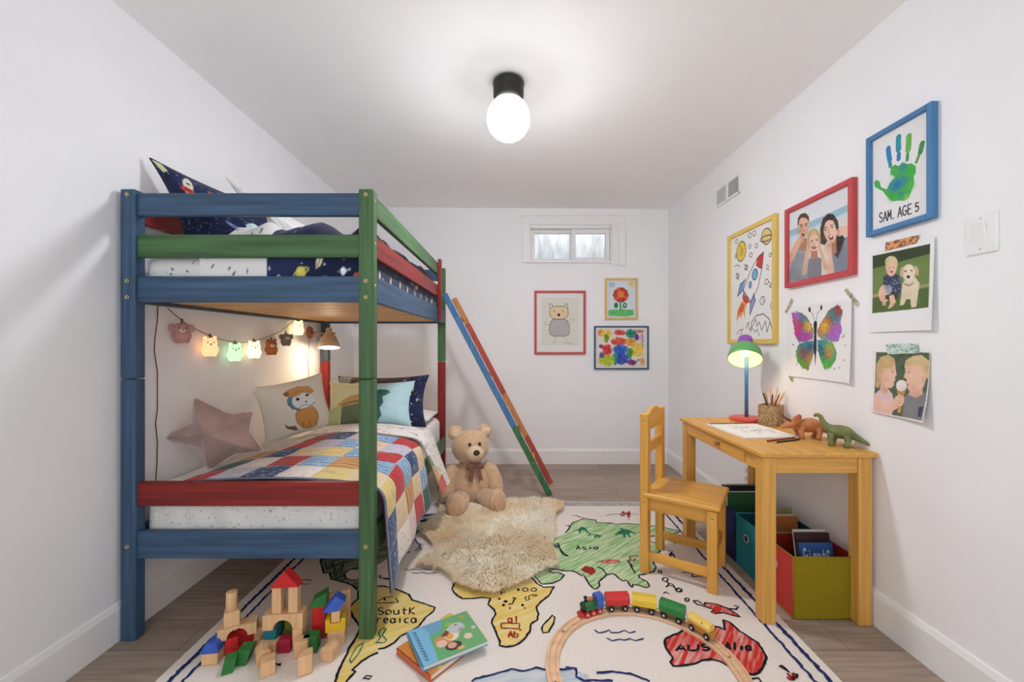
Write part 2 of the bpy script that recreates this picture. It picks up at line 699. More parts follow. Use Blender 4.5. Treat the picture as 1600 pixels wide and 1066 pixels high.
# baseboards: a board with a small stepped top
def baseboard(name, p0, p1, nrm):
    bb = MB()
    d = (Vector(p1) - Vector(p0))
    prof = [(0, 0), (0.0135, 0), (0.0135, 0.118), (0.010, 0.127), (0.006, 0.138), (0, 0.140)]
    nr = Vector(nrm)
    r0 = [Vector(p0) + nr * a + Vector((0, 0, z)) for a, z in prof]
    r1 = [q + d for q in r0]
    bb.loft([r0, r1], sm=False)
    o = structure(bb.build(name, M_TRIM))
    return o


baseboard('baseboard_left', (XL, YN, 0), (XL, YB, 0), (1, 0, 0))
baseboard('baseboard_right', (XR, YN, 0), (XR, YB, 0), (-1, 0, 0))
baseboard('baseboard_back', (XL + .0135, YB, 0), (XR - .0135, YB, 0), (0, -1, 0))

# window casing: flat boards on three sides with a stepped right jamb
b = MB()
b.box(0.077, 1.028, YB - .018, YB, 2.215, 2.305, bev=.003)
b.box(0.068, 1.036, YB - .024, YB, 2.292, 2.312, bev=.003)
b.box(0.077, WX0 + .002, YB - .018, YB, 1.865, 2.215, bev=.003)
b.box(WX1 - .002, 0.972, YB - .018, YB, 1.850, 2.215, bev=.003)
b.box(0.968, 1.028, YB - .030, YB, 1.838, 2.230, bev=.003)
structure(b.build('trim_1', M_TRIM))
# reveal boards lining the opening
b = MB()
b.box(WX0, WX0 + .012, YB - .006, YB + T, WZ0, WZ1, bev=.001)
b.box(WX1 - .012, WX1, YB - .006, YB + T, WZ0, WZ1, bev=.001)
b.box(WX0, WX1, YB - .006, YB + T, WZ1 - .012, WZ1, bev=.001)
b.box(WX0, WX1, YB - .022, YB + T, WZ0 - .004, WZ0 + .012, bev=.002)
structure(b.build('trim_2', M_TRIM))

# the sliding window: vinyl sashes and panes
win = thing('window_1', ((WX0 + WX1) / 2, YB + .06, WZ0 + .012), None, None)
structure(win)


def pane_mat():
    m, nt, p = new_mat('window_glass')
    p.inputs['Transmission Weight'].default_value = 1.0
    p.inputs['Base Color'].default_value = (0.97, 0.98, 0.98, 1)
    p.inputs['Roughness'].default_value = 0.06
    p.inputs['IOR'].default_value = 1.08
    tc = nt.nodes.new('ShaderNodeTexCoord')
    tx = nt.nodes.new('ShaderNodeTexNoise')
    tx.inputs['Scale'].default_value = 14
    nt.links.new(tc.outputs['Object'], tx.inputs['Vector'])
    bp = nt.nodes.new('ShaderNodeBump')
    bp.inputs['Strength'].default_value = 0.12
    bp.inputs['Distance'].default_value = 0.01
    nt.links.new(tx.outputs['Fac'], bp.inputs['Height'])
    nt.links.new(bp.outputs['Normal'], p.inputs['Normal'])
    return m


M_PANE = pane_mat()
zs0, zs1 = WZ0 + .012, WZ1 - .012
def sash(x0, x1, y, wl, name):
    s_ = MB()
    w = wl
    s_.box(x0, x0 + w, y, y + .024, zs0, zs1, bev=.003)
    s_.box(x1 - w, x1, y, y + .024, zs0, zs1, bev=.003)
    s_.box(x0 + w, x1 - w, y, y + .024, zs0, zs0 + w, bev=.003)
    s_.box(x0 + w, x1 - w, y, y + .024, zs1 - w, zs1, bev=.003)
    fr = s_.build(name, M_WHITE, win)
    g = MB()
    g.box(x0 + w, x1 - w, y + .010, y + .014, zs0 + w, zs1 - w, bev=0)
    g.build('window_pane', M_PANE, fr)


mid = 0.546
sash(WX0 + .014, mid + .016, YB + .052, .034, 'window_sash')
sash(mid - .012, WX1 - .014, YB + .024, .042, 'window_sash')
b = MB()
b.box(mid - .004, mid + .004, YB + .016, YB + .024, zs0 + .02, zs0 + .06, bev=.001)
b.build('window_latch', M_WHITE, win)

# the light well outside the window, open to the sky
b = MB()
n = 26
r0, r1, r2, r3 = [], [], [], []
pts = []
for k in range(n + 1):
    a = PI * k / n
    rr = 0.62 + 0.018 * math.cos(k * PI)
    pts.append((0.53 - rr * 1.05 * math.cos(a), YB + T + .02 + rr * .85 * math.sin(a)))
vs = [(x, y, 1.55) for x, y in pts] + [(x, y, 2.62) for x, y in pts]
b.add(vs, [(k, k + 1, k + 2 + n, k + 1 + n) for k in range(n)], 0, True)
gb = len(b.v)
M_WELL = pm('window_well_plastic', (252, 252, 252), 0.6, 0.03, 16.0, (1, 1, .3), .8, col2=(196, 198, 198))
structure(b.build('trim_3', M_WELL))
well_fill = bpy.data.lights.new('light_well_fill', 'AREA')   # area light added above the well to brighten the panes
well_fill.shape = 'RECTANGLE'
well_fill.size, well_fill.size_y = 1.2, .7
well_fill.energy = 7
well_fill.color = (.95, .98, 1)
well_fill_ob = bpy.data.objects.new('light_well_fill', well_fill)
well_fill_ob.location = (.53, YB + T + .45, 2.95)
COL.objects.link(well_fill_ob)
b = MB()
b.box(-.2, 1.3, YB + T + .005, YB + T + .95, 1.50, 1.55, bev=0)
structure(b.build('trim_4', pm('gravel', (190, 188, 184), .9, .2, 60, bump=.8)))

# ================================================================== FIXTURES
# ceiling globe light
cl = thing('ceiling_light', (-0.026, 1.968, 2.374), 'round white glass globe ceiling light glowing under a black metal cap', 'lamp')
M_BLACK = pm('black_metal', (52, 50, 48), 0.38, 0.06, 30, metal=0.6)
b = MB()
TM = Matrix.Translation((-0.026, 1.968, 0))
b.lathe([(0.052, 2.3745), (0.066, 2.372), (0.074, 2.364), (0.076, 2.356), (0.074, 2.352), (0.073, 2.300), (0.066, 2.287), (0.058, 2.285), (0.05, 2.290)], 36, TM)
b.build('canopy', M_BLACK, cl)
b = MB()
b.ball((-0.026, 1.968, 2.194), (0.1035, 0.1035, 0.1035), None, 40, 24)
m_globe, nt, p = new_mat('lit_opal_glass')       # glow dimmed towards the top, shaped to soften the ceiling's hot spot
p.inputs['Base Color'].default_value = (*lin((250, 246, 240)), 1)
p.inputs['Emission Color'].default_value = (*lin((246, 248, 255)), 1)
tc = nt.nodes.new('ShaderNodeTexCoord')
sp = nt.nodes.new('ShaderNodeSeparateXYZ')
nt.links.new(tc.outputs['Generated'], sp.inputs['Vector'])
mr = nt.nodes.new('ShaderNodeMapRange')
mr.interpolation_type = 'SMOOTHSTEP'
mr.inputs['From Min'].default_value = 0.12
mr.inputs['From Max'].default_value = 0.49
mr.inputs['To Min'].default_value = GLOBE_POWER
mr.inputs['To Max'].default_value = GLOBE_POWER * 0.018
nt.links.new(sp.outputs['Z'], mr.inputs['Value'])
nt.links.new(mr.outputs['Result'], p.inputs['Emission Strength'])
b.build('globe_shade', m_globe, cl)

# air vent high on the right wall
vent = thing('wall_vent', (XR - .006, 2.735, 2.075), 'white louvred air vent grille high on the right wall', 'vent')
b = MB()
y0, y1, z0, z1 = 2.585, 2.887, 2.064, 2.190
b.box(XR - .004, XR, y0, y1, z0, z1, bev=.002)
b.box(XR - .010, XR - .003, y0, y1, z0, z0 + .020, bev=.003)
b.box(XR - .010, XR - .003, y0, y1, z1 - .010, z1, bev=.003)
for yy in (y0, (y0 + y1) / 2 - .012, y1 - .012):
    b.box(XR - .010, XR - .003, yy, yy + (.024 if yy == (y0 + y1) / 2 - .012 else .012), z0, z1, bev=.003)
b.build('vent_frame', M_WHITE, vent)
b = MB()
b.box(XR - .0055, XR - .0035, y0 + .01, y1 - .01, z0 + .018, z1 - .008, bev=0)
b.build('vent_shade_panel', pm('duct_shade', (40, 40, 42), .8), vent)  # dark panel stands in for the shade inside the duct
lv = MB()
for half in ((y0 + .016, (y0 + y1) / 2 - .014), ((y0 + y1) / 2 + .014, y1 - .014)):
    k = 9
    for i in range(k):
        yy = half[0] + (half[1] - half[0]) * (i + .5) / k
        wv = .0022 if half[0] < 2.7 else .0032
        lv.box(XR - .0072, XR - .0050, yy - wv, yy + wv, z0 + .019, z1 - .009, bev=.0008)
lv.build('vent_louvres', M_WHITE, vent)

# light switch near the camera
sw = thing('light_switch', (XR - .004, 1.2515, 1.386), 'white rocker light switch plate on the right wall nearest the camera', 'switch')
b = MB()
b.box(XR - .007, XR, 1.208, 1.295, 1.386, 1.509, bev=.003)
b.build('switch_plate', M_WHITE, sw)
b = MB()
M = frame_at((XR - .008, 1.2515, 1.4475), (1, 0, .16), (0, 1, 0), (-.16, 0, 1))
b.box(-.004, .003, -.0165, .0165, -.034, .034, bev=.0015, M=M)
b.build('rocker', M_WHITE, sw)
M_WSCREW = pm('white_screw', (205, 205, 203), .4, metal=.3)
for zz in (1.4005, 1.4945):
    b = MB()
    b.lathe([(0, .0), (.003, .0), (.0025, .0012), (0, .0014)], 10, frame_at((XR - .007, 1.2515, zz), (0, 1, 0), (0, 0, 1), (-1, 0, 0)))
    b.build('plate_screw', M_WSCREW, sw)

# socket low on the right wall, behind the desk
c = side(1168, 742, XR)
so = thing('wall_socket', (XR - .003, c.y, c.z - .055), 'white wall socket low on the right wall seen under the yellow desk', 'socket')
b = MB()
b.box(XR - .006, XR, c.y - .036, c.y + .036, c.z - .057, c.z + .057, bev=.002)
b.build('socket_plate', M_WHITE, so)
M_SOCK = pm('socket_grey', (205, 205, 204), .4)
for dz in (-.024, .024):
    b = MB()
    b.box(XR - .0075, XR - .005, c.y - .016, c.y + .016, c.z + dz - .013, c.z + dz + .013, bev=.001)
    b.build('socket_face', M_SOCK, so)

# ================================================================== BUNK BED
X0, X1, Y0, Y1 = -1.470, -0.525, 1.527, 3.160
PW, PD = 0.055, 0.048
BLUE, GREEN, RED = (55, 82, 110), (66, 99, 59), (126, 31, 26)
PAINT = {}
def pnt(c, axis):
    k = (c, axis)
    if k not in PAINT:
        nm = {BLUE: 'blue', GREEN: 'green', RED: 'red'}.get(c, 'dark_blue')
        PAINT[k] = paint(nm + '_stained_wood_' + axis, c, axis)
    return PAINT[k]


bed = thing('bunk_bed', ((X0 + X1) / 2, (Y0 + Y1) / 2, 0), 'wooden bunk bed with blue, green and red stained posts and rails along the left wall', 'bunk bed')
ZT, ZJ = 1.690, 0.979
M_BOLT = pm('brass_bolt', (176, 160, 118), .35, .05, 60, metal=.8)
RUG_T = 0.007


def post(x0, y0, lower, upper, zb, bolts=False):
    b = MB()
    b.box(x0, x0 + PW, y0, y0 + PD, zb, ZJ - .0015, bev=.004)
    lo = b.build('lower_post', pnt(lower, 'z'), bed)
    b = MB()
    b.box(x0, x0 + PW, y0, y0 + PD, ZJ + .0015, ZT, bev=.004)
    up = b.build('upper_post', pnt(upper, 'z'), bed)
    if bolts:
        for z, par in ((1.668, up), (1.346, up), (1.285, up), (.354, lo)):
            q = MB()
            q.lathe([(0, .0), (.0085, .0), (.0085, .0012), (.0055, .0022), (.0050, .0010), (0, .0010)], 14,
                    frame_at((x0 + PW / 2, y0, z), (1, 0, 0), (0, 0, 1), (0, -1, 0)))
            q.build('bolt', M_BOLT, par)
        if x0 > -1:
            for z, par in ((1.652, up), (1.49, up), (1.33, up)):
                q = MB()
                q.lathe([(0, .0), (.006, .0), (.006, .001), (0, .001)], 12,
                        frame_at((x0 + PW, y0 + PD / 2, z), (0, 1, 0), (0, 0, 1), (1, 0, 0)))
                q.build('bolt', M_BOLT, par)


post(X0, Y0, BLUE, BLUE, 0, True)
post(X1 - PW, Y0, GREEN, GREEN, RUG_T, True)
post(X0, Y1 - PD, RED, (62, 72, 84), 0)
post(X1 - PW, Y1 - PD, RED, GREEN, 0)


def cross(y, z0, z1, c, name='cross_rail'):
    b = MB()
    b.box(X0 + PW - .003, X1 - PW + .003, y, y + .024, z0, z1, bev=.003)
    return b.build(name, pnt(c, 'x'), bed)


def along(x, z0, z1, c, y0=Y0 + PD, y1=Y1 - PD, name='side_rail', t=.022):
    b = MB()
    b.box(x, x + t, y0, y1, z0, z1, bev=.003)
    return b.build(name, pnt(c, 'y'), bed)


yf = Y0 + .012
cross(yf, 1.594, 1.679, BLUE)
cross(yf, 1.437, 1.523, GREEN)
cross(yf, 1.268, 1.366, BLUE)
cross(yf, 0.500, 0.590, RED)
cross(yf, 0.303, 0.406, BLUE)
yr = Y1 - .036
cross(yr, 1.594, 1.679, BLUE)
cross(yr, 1.268, 1.366, BLUE)
cross(yr, 0.500, 0.582, RED)
cross(yr, 0.303, 0.406, RED)
xo = X1 - .023
yg = 2.852                      # where the guard rails end at the short red post
along(xo, 1.594, 1.676, GREEN, y1=yg, name='guard_rail')
along(xo, 1.440, 1.521, RED, y1=yg, name='guard_rail')
along(xo, 1.268, 1.368, BLUE)
along(xo, 0.303, 0.406, GREEN)
xi = X0 + .001
along(xi, 1.580, 1.668, RED, name='guard_rail')
along(xi, 1.268, 1.368, (62, 72, 84))
along(xi, 0.303, 0.406, BLUE)
b = MB()
b.box(X1 - .001, X1 + .020, yg - .024, yg + .024, 1.275, 1.700, bev=.003)
b.build('guard_post', pnt(RED, 'z'), bed)
# slats under both mattresses
M_SLAT = wood('pine_slat', (205, 158, 108), 'x', .55, .12)
for z in (1.283, .318):
    k = 13
    for i in range(k):
        y = Y0 + .075 + (Y1 - Y0 - .19) * i / (k - 1)
        b = MB()
        b.box(X0 + .024, X1 - .024, y, y + .098, z, z + .015, bev=.002)
        b.build('slat', M_SLAT, bed)

# ------------------------------------------------------------------ ladder
F0, F1 = Vector((.262, 2.975, 0)), Vector((.264, 3.235, 0))
topx, topz = -.497, 1.448
u = Vector((topx - .262, 0, topz)).normalized()
lad = thing('ladder', (.262, 3.105, 0), 'painted wooden ladder leaning against the far side of the bunk bed', 'ladder')
M_LB = wood('blue_stained_ladder', (66, 112, 158), 'z')
M_LG = wood('green_stained_ladder', (58, 108, 70), 'z')
M_LR = wood('red_stained_ladder', (178, 78, 62), 'z')
M_LO = wood('orange_stained_ladder', (196, 132, 84), 'z')
L = 1.648
nrm = Vector((u.z, 0, -u.x))


def lad_rail(y, cuts, mats):
    for (a0, a1), m in zip(cuts, mats):
        b = MB()
        base = Vector((.262 if y < 3.1 else .292, y, .012))
        b.bar(base + u * a0, base + u * a1, .024, .042, up=nrm, bev=.003)
        b.build('ladder_rail', m, lad)


lad_rail(2.975, [(0, .56), (.561, L)], [M_LG, M_LB])
lad_rail(3.235, [(0, .42), (.421, .80), (.801, L * .86), (L * .86 + .001, L)], [M_LR, M_LO, M_LR, M_LO])
for k in range(6):
    a = .27 + .236 * k
    p = Vector((.262, 0, .012)) + u * a
    b = MB()
    b.bar((p.x, 2.987, p.z), (p.x, 3.223, p.z), .046, .018, up=(0, 0, 1), bev=.003)
    rg = b.build('rung', [M_LO, M_LR][k % 2], lad)
    b = MB()
    b.lathe([(0, 0), (.006, 0), (.006, .004), (0, .005)], 10, frame_at((p.x, 2.963, p.z), (1, 0, 0), (0, 0, 1), (0, -1, 0)))
    b.build('screw', M_BOLT, rg)

# ================================================================== BEDDING
M_LINEN = vcol('printed_cotton', .9, .12, 140, sheen=.15)


def fbm(x, y, s, seed=0.0):
    return noise.fractal(Vector((x * s, y * s, seed)), 1.0, 2.0, 3)


def pillow(name, canvas, W, H, T_, M, label, cat, group=None, piping=None, nu=130, nv=110, pinch=.06, wrinkle=.006, backcol=None, plump=.42):
    c = canvas.sample(nu, nv)
    seed = sum(map(ord, label)) % 97
    b = MB()

    def P(u, v, sgn):
        x, y = 2 * u - 1, 1 - 2 * v
        t = (max(0, 1 - x * x) * max(0, 1 - y * y)) ** plump
        X = x * W / 2 * (1 - pinch * (1 - y * y))
        Y = y * H / 2 * (1 - pinch * (1 - x * x))
        z = sgn * T_ / 2 * t + wrinkle * fbm(u, v, 5, seed) * t
        return M @ Vector((X, Y, z))

    b.grid(lambda u, v: P(u, v, 1), nu, nv, 0, c)
    edge = c[0:3].mean((0, 1)) if backcol is None else np.array(lin(backcol))
    b.grid(lambda u, v: P(u, v, -1), nu, nv, 0, np.tile(edge, (nv + 1, nu + 1, 1)), flip=True)
    if piping is None:
        o = b.build(name, M_LINEN)
        tag(o, label, cat, group)
        return o
    base = M @ Vector((0, -H / 2, 0))
    o = thing(name, base, label, cat, group)
    b.build('pillow_cover', M_LINEN, o)
    q = MB()
    ring = [P(k / 24, 0, 1) for k in range(25)] + [P(1, k / 24, 1) for k in range(1, 25)] + \
           [P(1 - k / 24, 1, 1) for k in range(1, 25)] + [P(0, 1 - k / 24, 1) for k in range(1, 24)]
    ring.append(ring[0])
    q.tube(ring, .0032, 6)
    q.build('piping', piping, o)
    return o


NAVY = (28, 34, 62)


def space_print(w, h, n, seed, rocks=True):
    c = Canvas(w, h, NAVY)
    rg = random.Random(seed)
    for _ in range(40):
        c.blob((rg.random() * w, rg.random() * h), rg.uniform(.05, .16) * w, rg.choice([(38, 48, 88), (22, 26, 46), (44, 56, 98)]), .5)
    for _ in range(n * 9):
        x, y = rg.random() * w, rg.random() * h
        c.ell((x, y), rg.choice([.8, 1.2, 1.8]), rg.choice([.8, 1.2, 1.8]), (214, 222, 238), a=.85)
    return c, rg


def rocket_on(c, x, y, s, ang, body=(222, 214, 196), nose=(182, 54, 48)):
    ca, sa = math.cos(ang), math.sin(ang)
    def q(pts):
        return [(x + (a * ca - b_ * sa) * s, y + (a * sa + b_ * ca) * s) for a, b_ in pts]
    c.poly(q([(-.55, .75), (-.25, .1), (-.25, .9)]), nose)
    c.poly(q([(.55, .75), (.25, .1), (.25, .9)]), nose)
    c.poly(q([(0, -1), (.22, -.7), (.32, -.2), (.26, .7), (-.26, .7), (-.32, -.2), (-.22, -.7)]), body)
    c.poly(q([(-.28, .25), (.28, .25), (.24, .7), (-.24, .7)]), nose)
    c.poly(q([(-.2, .72), (.2, .72), (.1, 1.2), (0, 1.0), (-.1, 1.25)]), (226, 150, 70))
    ex, ey = q([(0, -.25)])[0]
    c.ell((ex, ey), .14 * s, .14 * s, (70, 84, 96))


def planet_on(c, x, y, s, col, ring=None):
    c.ell((x, y), s, s, col)
    c.ell((x - .3 * s, y - .3 * s), .35 * s, .25 * s, tuple(min(255, v + 26) for v in col))
    if ring:
        c.oval((x, y), 1.7 * s, .5 * s, max(1.5, s * .16), ring, -.4)


def leaf_on(c, x, y, s, ang, col=(222, 214, 178)):
    ca, sa = math.cos(ang), math.sin(ang)
    pts = [(0, -1), (.32, -.3), (.3, .3), (0, 1), (-.3, .3), (-.32, -.3)]
    c.poly([(x + (a * ca - b_ * sa) * s, y + (a * sa + b_ * ca) * s) for a, b_ in pts], col)
    c.line([(x - sa * -.8 * s, y + ca * -.8 * s), (x - sa * .8 * s, y + ca * .8 * s)], 1.2, (120, 108, 80))


# ---------- upper bunk
def spotted(w, h, seed, n=60):
    c = Canvas(w, h, (226, 224, 221))
    rg = random.Random(seed)
    for _ in range(n):
        x, y, r_ = rg.random() * w, rg.random() * h, rg.uniform(.8, 2.6)
        k = rg.random()
        if k < .6:
            c.ell((x, y), r_, r_, (58, 58, 64))
        elif k < .8:
            c.line([(x, y), (x + rg.uniform(-7, 7), y + rg.uniform(-7, 7))], 1.4, (70, 70, 78))
        else:
            c.ell((x, y), r_, r_, (182, 120, 84))
    return c


def crop(canvas, f0, f1):
    c_ = Canvas(canvas.w, int(canvas.h * (f1 - f0)), (0, 0, 0))
    c_.a[:] = canvas.a[int(canvas.h * f0):int(canvas.h * f0) + c_.h]
    return c_


def soft_box(name, x0, x1, y0, y1, z0, z1, canvas, label, cat, rad=.045, sag=.004, group=None):
    """mattress: rounded slab, printed cloth wrapped over the front and top"""
    b = MB()
    nx, ny, nz = 210, 120, 40
    def rnd(p):
        c_ = Vector((min(max(p.x, x0 + rad), x1 - rad), min(max(p.y, y0 + rad), y1 - rad), min(max(p.z, z0 + rad), z1 - rad)))
        d = p - c_
        if d.length > rad:
            p = c_ + d.normalized() * rad
        n_ = noise.noise(Vector((p.x * 9, p.y * 7, p.z * 5 + p.x * 9)))
        return p + Vector((0, -1, .3)) * n_ * sag
    cf = crop(canvas, 0, .62).sample(nx, nz)
    ct = canvas.sample(nx, ny)
    cs = crop(canvas, .3, .9).sample(ny, nz)
    b.grid(lambda u_, v: rnd(Vector((x0 + (x1 - x0) * u_, y0, z1 - (z1 - z0) * v))), nx, nz, 0, cf)
    b.grid(lambda u_, v: rnd(Vector((x0 + (x1 - x0) * u_, y1 - (y1 - y0) * v, z1))), nx, ny, 0, ct)
    b.grid(lambda u_, v: rnd(Vector((x1, y0 + (y1 - y0) * u_, z1 - (z1 - z0) * v))), ny, nz, 0, cs)
    b.grid(lambda u_, v: rnd(Vector((x0, y1 - (y1 - y0) * u_, z1 - (z1 - z0) * v))), ny, nz, 0, cs)
    b.grid(lambda u_, v: rnd(Vector((x1 - (x1 - x0) * u_, y1, z1 - (z1 - z0) * v))), nx, nz, 0, cf)
    b.grid(lambda u_, v: rnd(Vector((x0 + (x1 - x0) * u_, y0 + (y1 - y0) * v, z0))), nx, ny, 0, ct)
    return tag(b.build(name, M_LINEN), label, cat, group)


soft_box('mattress', -1.43, -.566, 1.574, 3.112, 1.300, 1.452, spotted(420, 130, 3, 120), 'white spotted mattress on the upper bunk behind the green rail', 'mattress')

# navy duvet bunched over the right half of the top bunk
c, rg = space_print(360, 560, 34, 11)
for _ in range(14):
    planet_on(c, rg.random() * 360, rg.random() * 560, rg.uniform(7, 15), rg.choice([(120, 152, 168), (168, 84, 56), (196, 192, 92), (150, 170, 180)]), rg.choice([None, (206, 200, 96)]))
for _ in range(12):
    leaf_on(c, rg.random() * 360, rg.random() * 560, rg.uniform(9, 16), rg.uniform(-.5, .5))
for _ in range(7):
    rocket_on(c, rg.random() * 360, rg.random() * 560, rg.uniform(11, 16), rg.uniform(-1, 1))
c.poly([(0, 0), (110, 0), (118, 300), (113, 560), (0, 560)], (228, 226, 224))
for k in range(70):
    x_, y_ = rg.random() * 106, rg.random() * 560
    c.line([(x_, y_), (x_ + rg.uniform(-4, 4), y_ + rg.uniform(-6, 6))], 2.2, (60, 60, 68))
for (x_, y_, s_, cl_) in ((172, 528, 8, (206, 200, 90)), (212, 541, 9, (120, 152, 168)), (134, 536, 5, (214, 212, 200)), (268, 536, 8, (190, 90, 50)), (244, 526, 5, (226, 230, 240))):
    planet_on(c, x_, y_, s_, cl_, (206, 200, 96) if s_ == 8 and x_ < 200 else None)
for k in range(22):
    leaf_on(c, 318 + (k * 17) % 34, 14 + k * 25, 10, rg.uniform(-.3, .3) + 1.57, rg.choice([(222, 214, 190), (206, 196, 160), (150, 170, 190)]))
XD0, XD1, YD0, YD1 = -1.20, -.5505, 1.5655, 3.06


def duvet_pt(u_, v):
    # along u: from the fold on the bed to the right edge then down its side; v: far to near then down the front
    su = u_ * (XD1 - XD0 + .16)
    x = XD0 + min(su, XD1 - XD0)
    drop = max(0, su - (XD1 - XD0))
    sv = v * (YD1 - YD0 + .17)
    y = YD1 - min(sv, YD1 - YD0)
    dropv = max(0, sv - (YD1 - YD0))
    e = min(1, (x - XD0) / .08) * min(1, max(0, (XD1 - x)) / .07 + .0) * min(1, max(0, (y - YD0)) / .10)
    e = max(0, e) ** .5
    puff = .135 + .022 * math.sin(x * 30) + .05 * noise.noise(Vector((x * 5.3, y * 3.1, 2.2))) + .02 * noise.noise(Vector((x * 13, y * 9, 4)))
    z = 1.458 + max(0, puff) * e - drop - dropv
    x += .003 * noise.noise(Vector((y * 9, z * 12, 1))) if drop else 0
    return Vector((x, y - (.003 if dropv else 0), max(z, 1.318)))


b = MB()
b.grid(duvet_pt, 200, 330, 0, c.sample(200, 330), flip=True)
tag(b.build('duvet', M_LINEN), 'navy space print duvet bunched on the top bunk', 'duvet')

c, rg = space_print(330, 290, 26, 5)
rocket_on(c, 74, 62, 44, .35)
rocket_on(c, 164, 50, 30, 1.0, (226, 140, 84), (214, 112, 60))
c.ell((250, 150), 30, 22, (176, 206, 200), -.8)
c.ell((268, 132), 20, 16, (186, 214, 206))
c.ell((180, 175), 30, 9, (120, 140, 186), .3)
rocket_on(c, 226, 266, 16, .7, (200, 160, 120))
rocket_on(c, 86, 260, 14, .9, (206, 160, 110))
planet_on(c, 285, 250, 11, (150, 92, 70))
c.poly([(0, 0), (26, 0), (34, 26), (14, 40)], (206, 204, 160))
for k in range(4):
    c.ell((150 + 22 * k, 62 + (k * 37) % 29), 3, 3, (236, 240, 248))
def corner_frame(tl, tr, bl, W, H):
    Xv = (tr - tl).normalized()
    Yv = (tl - bl)
    Yv = Yv.normalized()                        # the soft pillow sags out of square
    return frame_at(tl + Xv * W / 2 - Yv * H / 2, Xv, Yv, Xv.cross(Yv))


pillow('pillow', c, .41, .335, .15, corner_frame(at(234, 247, 1.640), at(392, 316, 1.84), at(290, 374, 1.69), .41, .335), 'navy space print pillow propped in the top bunk corner against the wall', 'pillow',
       piping=pm('navy_piping', (22, 26, 46), .7), pinch=.10, plump=.62)
pillow('pillow', spotted(260, 230, 8, 34), .42, .36, .14, corner_frame(at(351, 275, 1.99), at(474, 350, 2.13), at(401, 363, 2.03), .42, .36), 'white pillow with tiny marks leaning behind the navy pillow on top', 'pillow', pinch=.10, plump=.62)

# ---------- lower bunk
cm = Canvas(640, 200, (222, 218, 212))
rg = random.Random(2)
for _ in range(760):
    x, y, r_ = rg.random() * 640, rg.random() * 200, rg.choice([.8, .8, 1.1, 1.7])
    cm.ell((x, y), r_, r_, (88, 84, 80), a=.8)
soft_box('mattress', -1.43, -.556, 1.572, 3.112, .336, .560, cm, 'speckled white mattress on the lower bunk behind the red rail', 'mattress', .05, .010)

# patchwork quilt
RD, RD2, NB, LB, LV, CR, TN, GN, DT, PF, YL = ((178, 40, 46), (148, 30, 34), (34, 60, 104), (120, 156, 190), (190, 188, 204), (220, 194, 156),
                                             (190, 134, 74), (44, 80, 76), (222, 212, 202), (206, 184, 178), (214, 190, 122))
ROWS = [  # far row first, left to right, then over the side
    [DT, RD2, NB, PF, LB, RD, CR, LB, GN],
    [PF, RD, LV, LB, CR, LV, NB, CR, RD],
    [TN, NB, CR, YL, LB, RD, LB, TN, PF],
    [GN, DT, RD, LB, TN, LB, RD, CR, DT],
    [RD, LV, NB, DT, YL, CR, YL, NB, NB],
]
cw, chh = 74, 74
cq = Canvas(cw * 9, chh * 5, (220, 210, 200))
rg = random.Random(4)
for j, row in enumerate(ROWS):
    for i, colr in enumerate(row):
        x0, y0_ = i * cw, j * chh
        P4 = [(x0 + rg.uniform(-3, 3), y0_ + rg.uniform(-3, 3)), (x0 + cw + rg.uniform(-3, 3), y0_ + rg.uniform(-3, 3)),
              (x0 + cw + rg.uniform(-3, 3), y0_ + chh + rg.uniform(-3, 3)), (x0 + rg.uniform(-3, 3), y0_ + chh + rg.uniform(-3, 3))]
        cq.poly(P4, colr, 1, .18)
        lt = tuple(min(255, int(v + 46)) for v in colr)
        dk = tuple(int(v * .62) for v in colr)
        if colr in (RD, RD2, NB, GN, TN, LB):
            for k in range(9):
                yy = y0_ + 5 + k * 8
                st = [(x0 + 3 + q * 5, yy + rg.uniform(-1.6, 1.6)) for q in range(14)]
                cq.line(st, 2.4, lt if k % 2 else dk, .9)
            if colr in (NB, LB):
                for k in range(34):
                    xx, yy = x0 + rg.uniform(4, 66), y0_ + rg.uniform(4, 70)
                    cq.line([(xx, yy), (xx + 3, yy + 2)], 1.8, (222, 226, 236), .8)
        elif colr in (DT, PF, LV):
            for k in range(30):
                xx, yy = x0 + rg.uniform(5, 68), y0_ + rg.uniform(5, 68)
                cq.line([(xx, yy), (xx + rg.uniform(-4, 4), yy + rg.uniform(-3, 3))], 1.6, rg.choice([(120, 80, 84), (96, 96, 120), (150, 130, 126)]), .8)
        else:
            for k in range(12):
                xx, yy = x0 + rg.uniform(6, 60), y0_ + rg.uniform(6, 68)
                cq.line([(xx, yy), (xx + 7, yy + rg.uniform(-4, 4)), (xx + 12, yy)], 1.5, (150, 116, 70), .7)
        cq.line([P4[0], P4[1]], 1.6, (206, 196, 186), .8)
        cq.line([P4[0], P4[3]], 1.6, (206, 196, 186), .8)
cq.poly([(0, 0), (cw * 9, 0), (cw * 9, 9), (0, 9)], (44, 48, 72))
cq.grain(.05)
QY0, QY1 = 1.582, 2.235


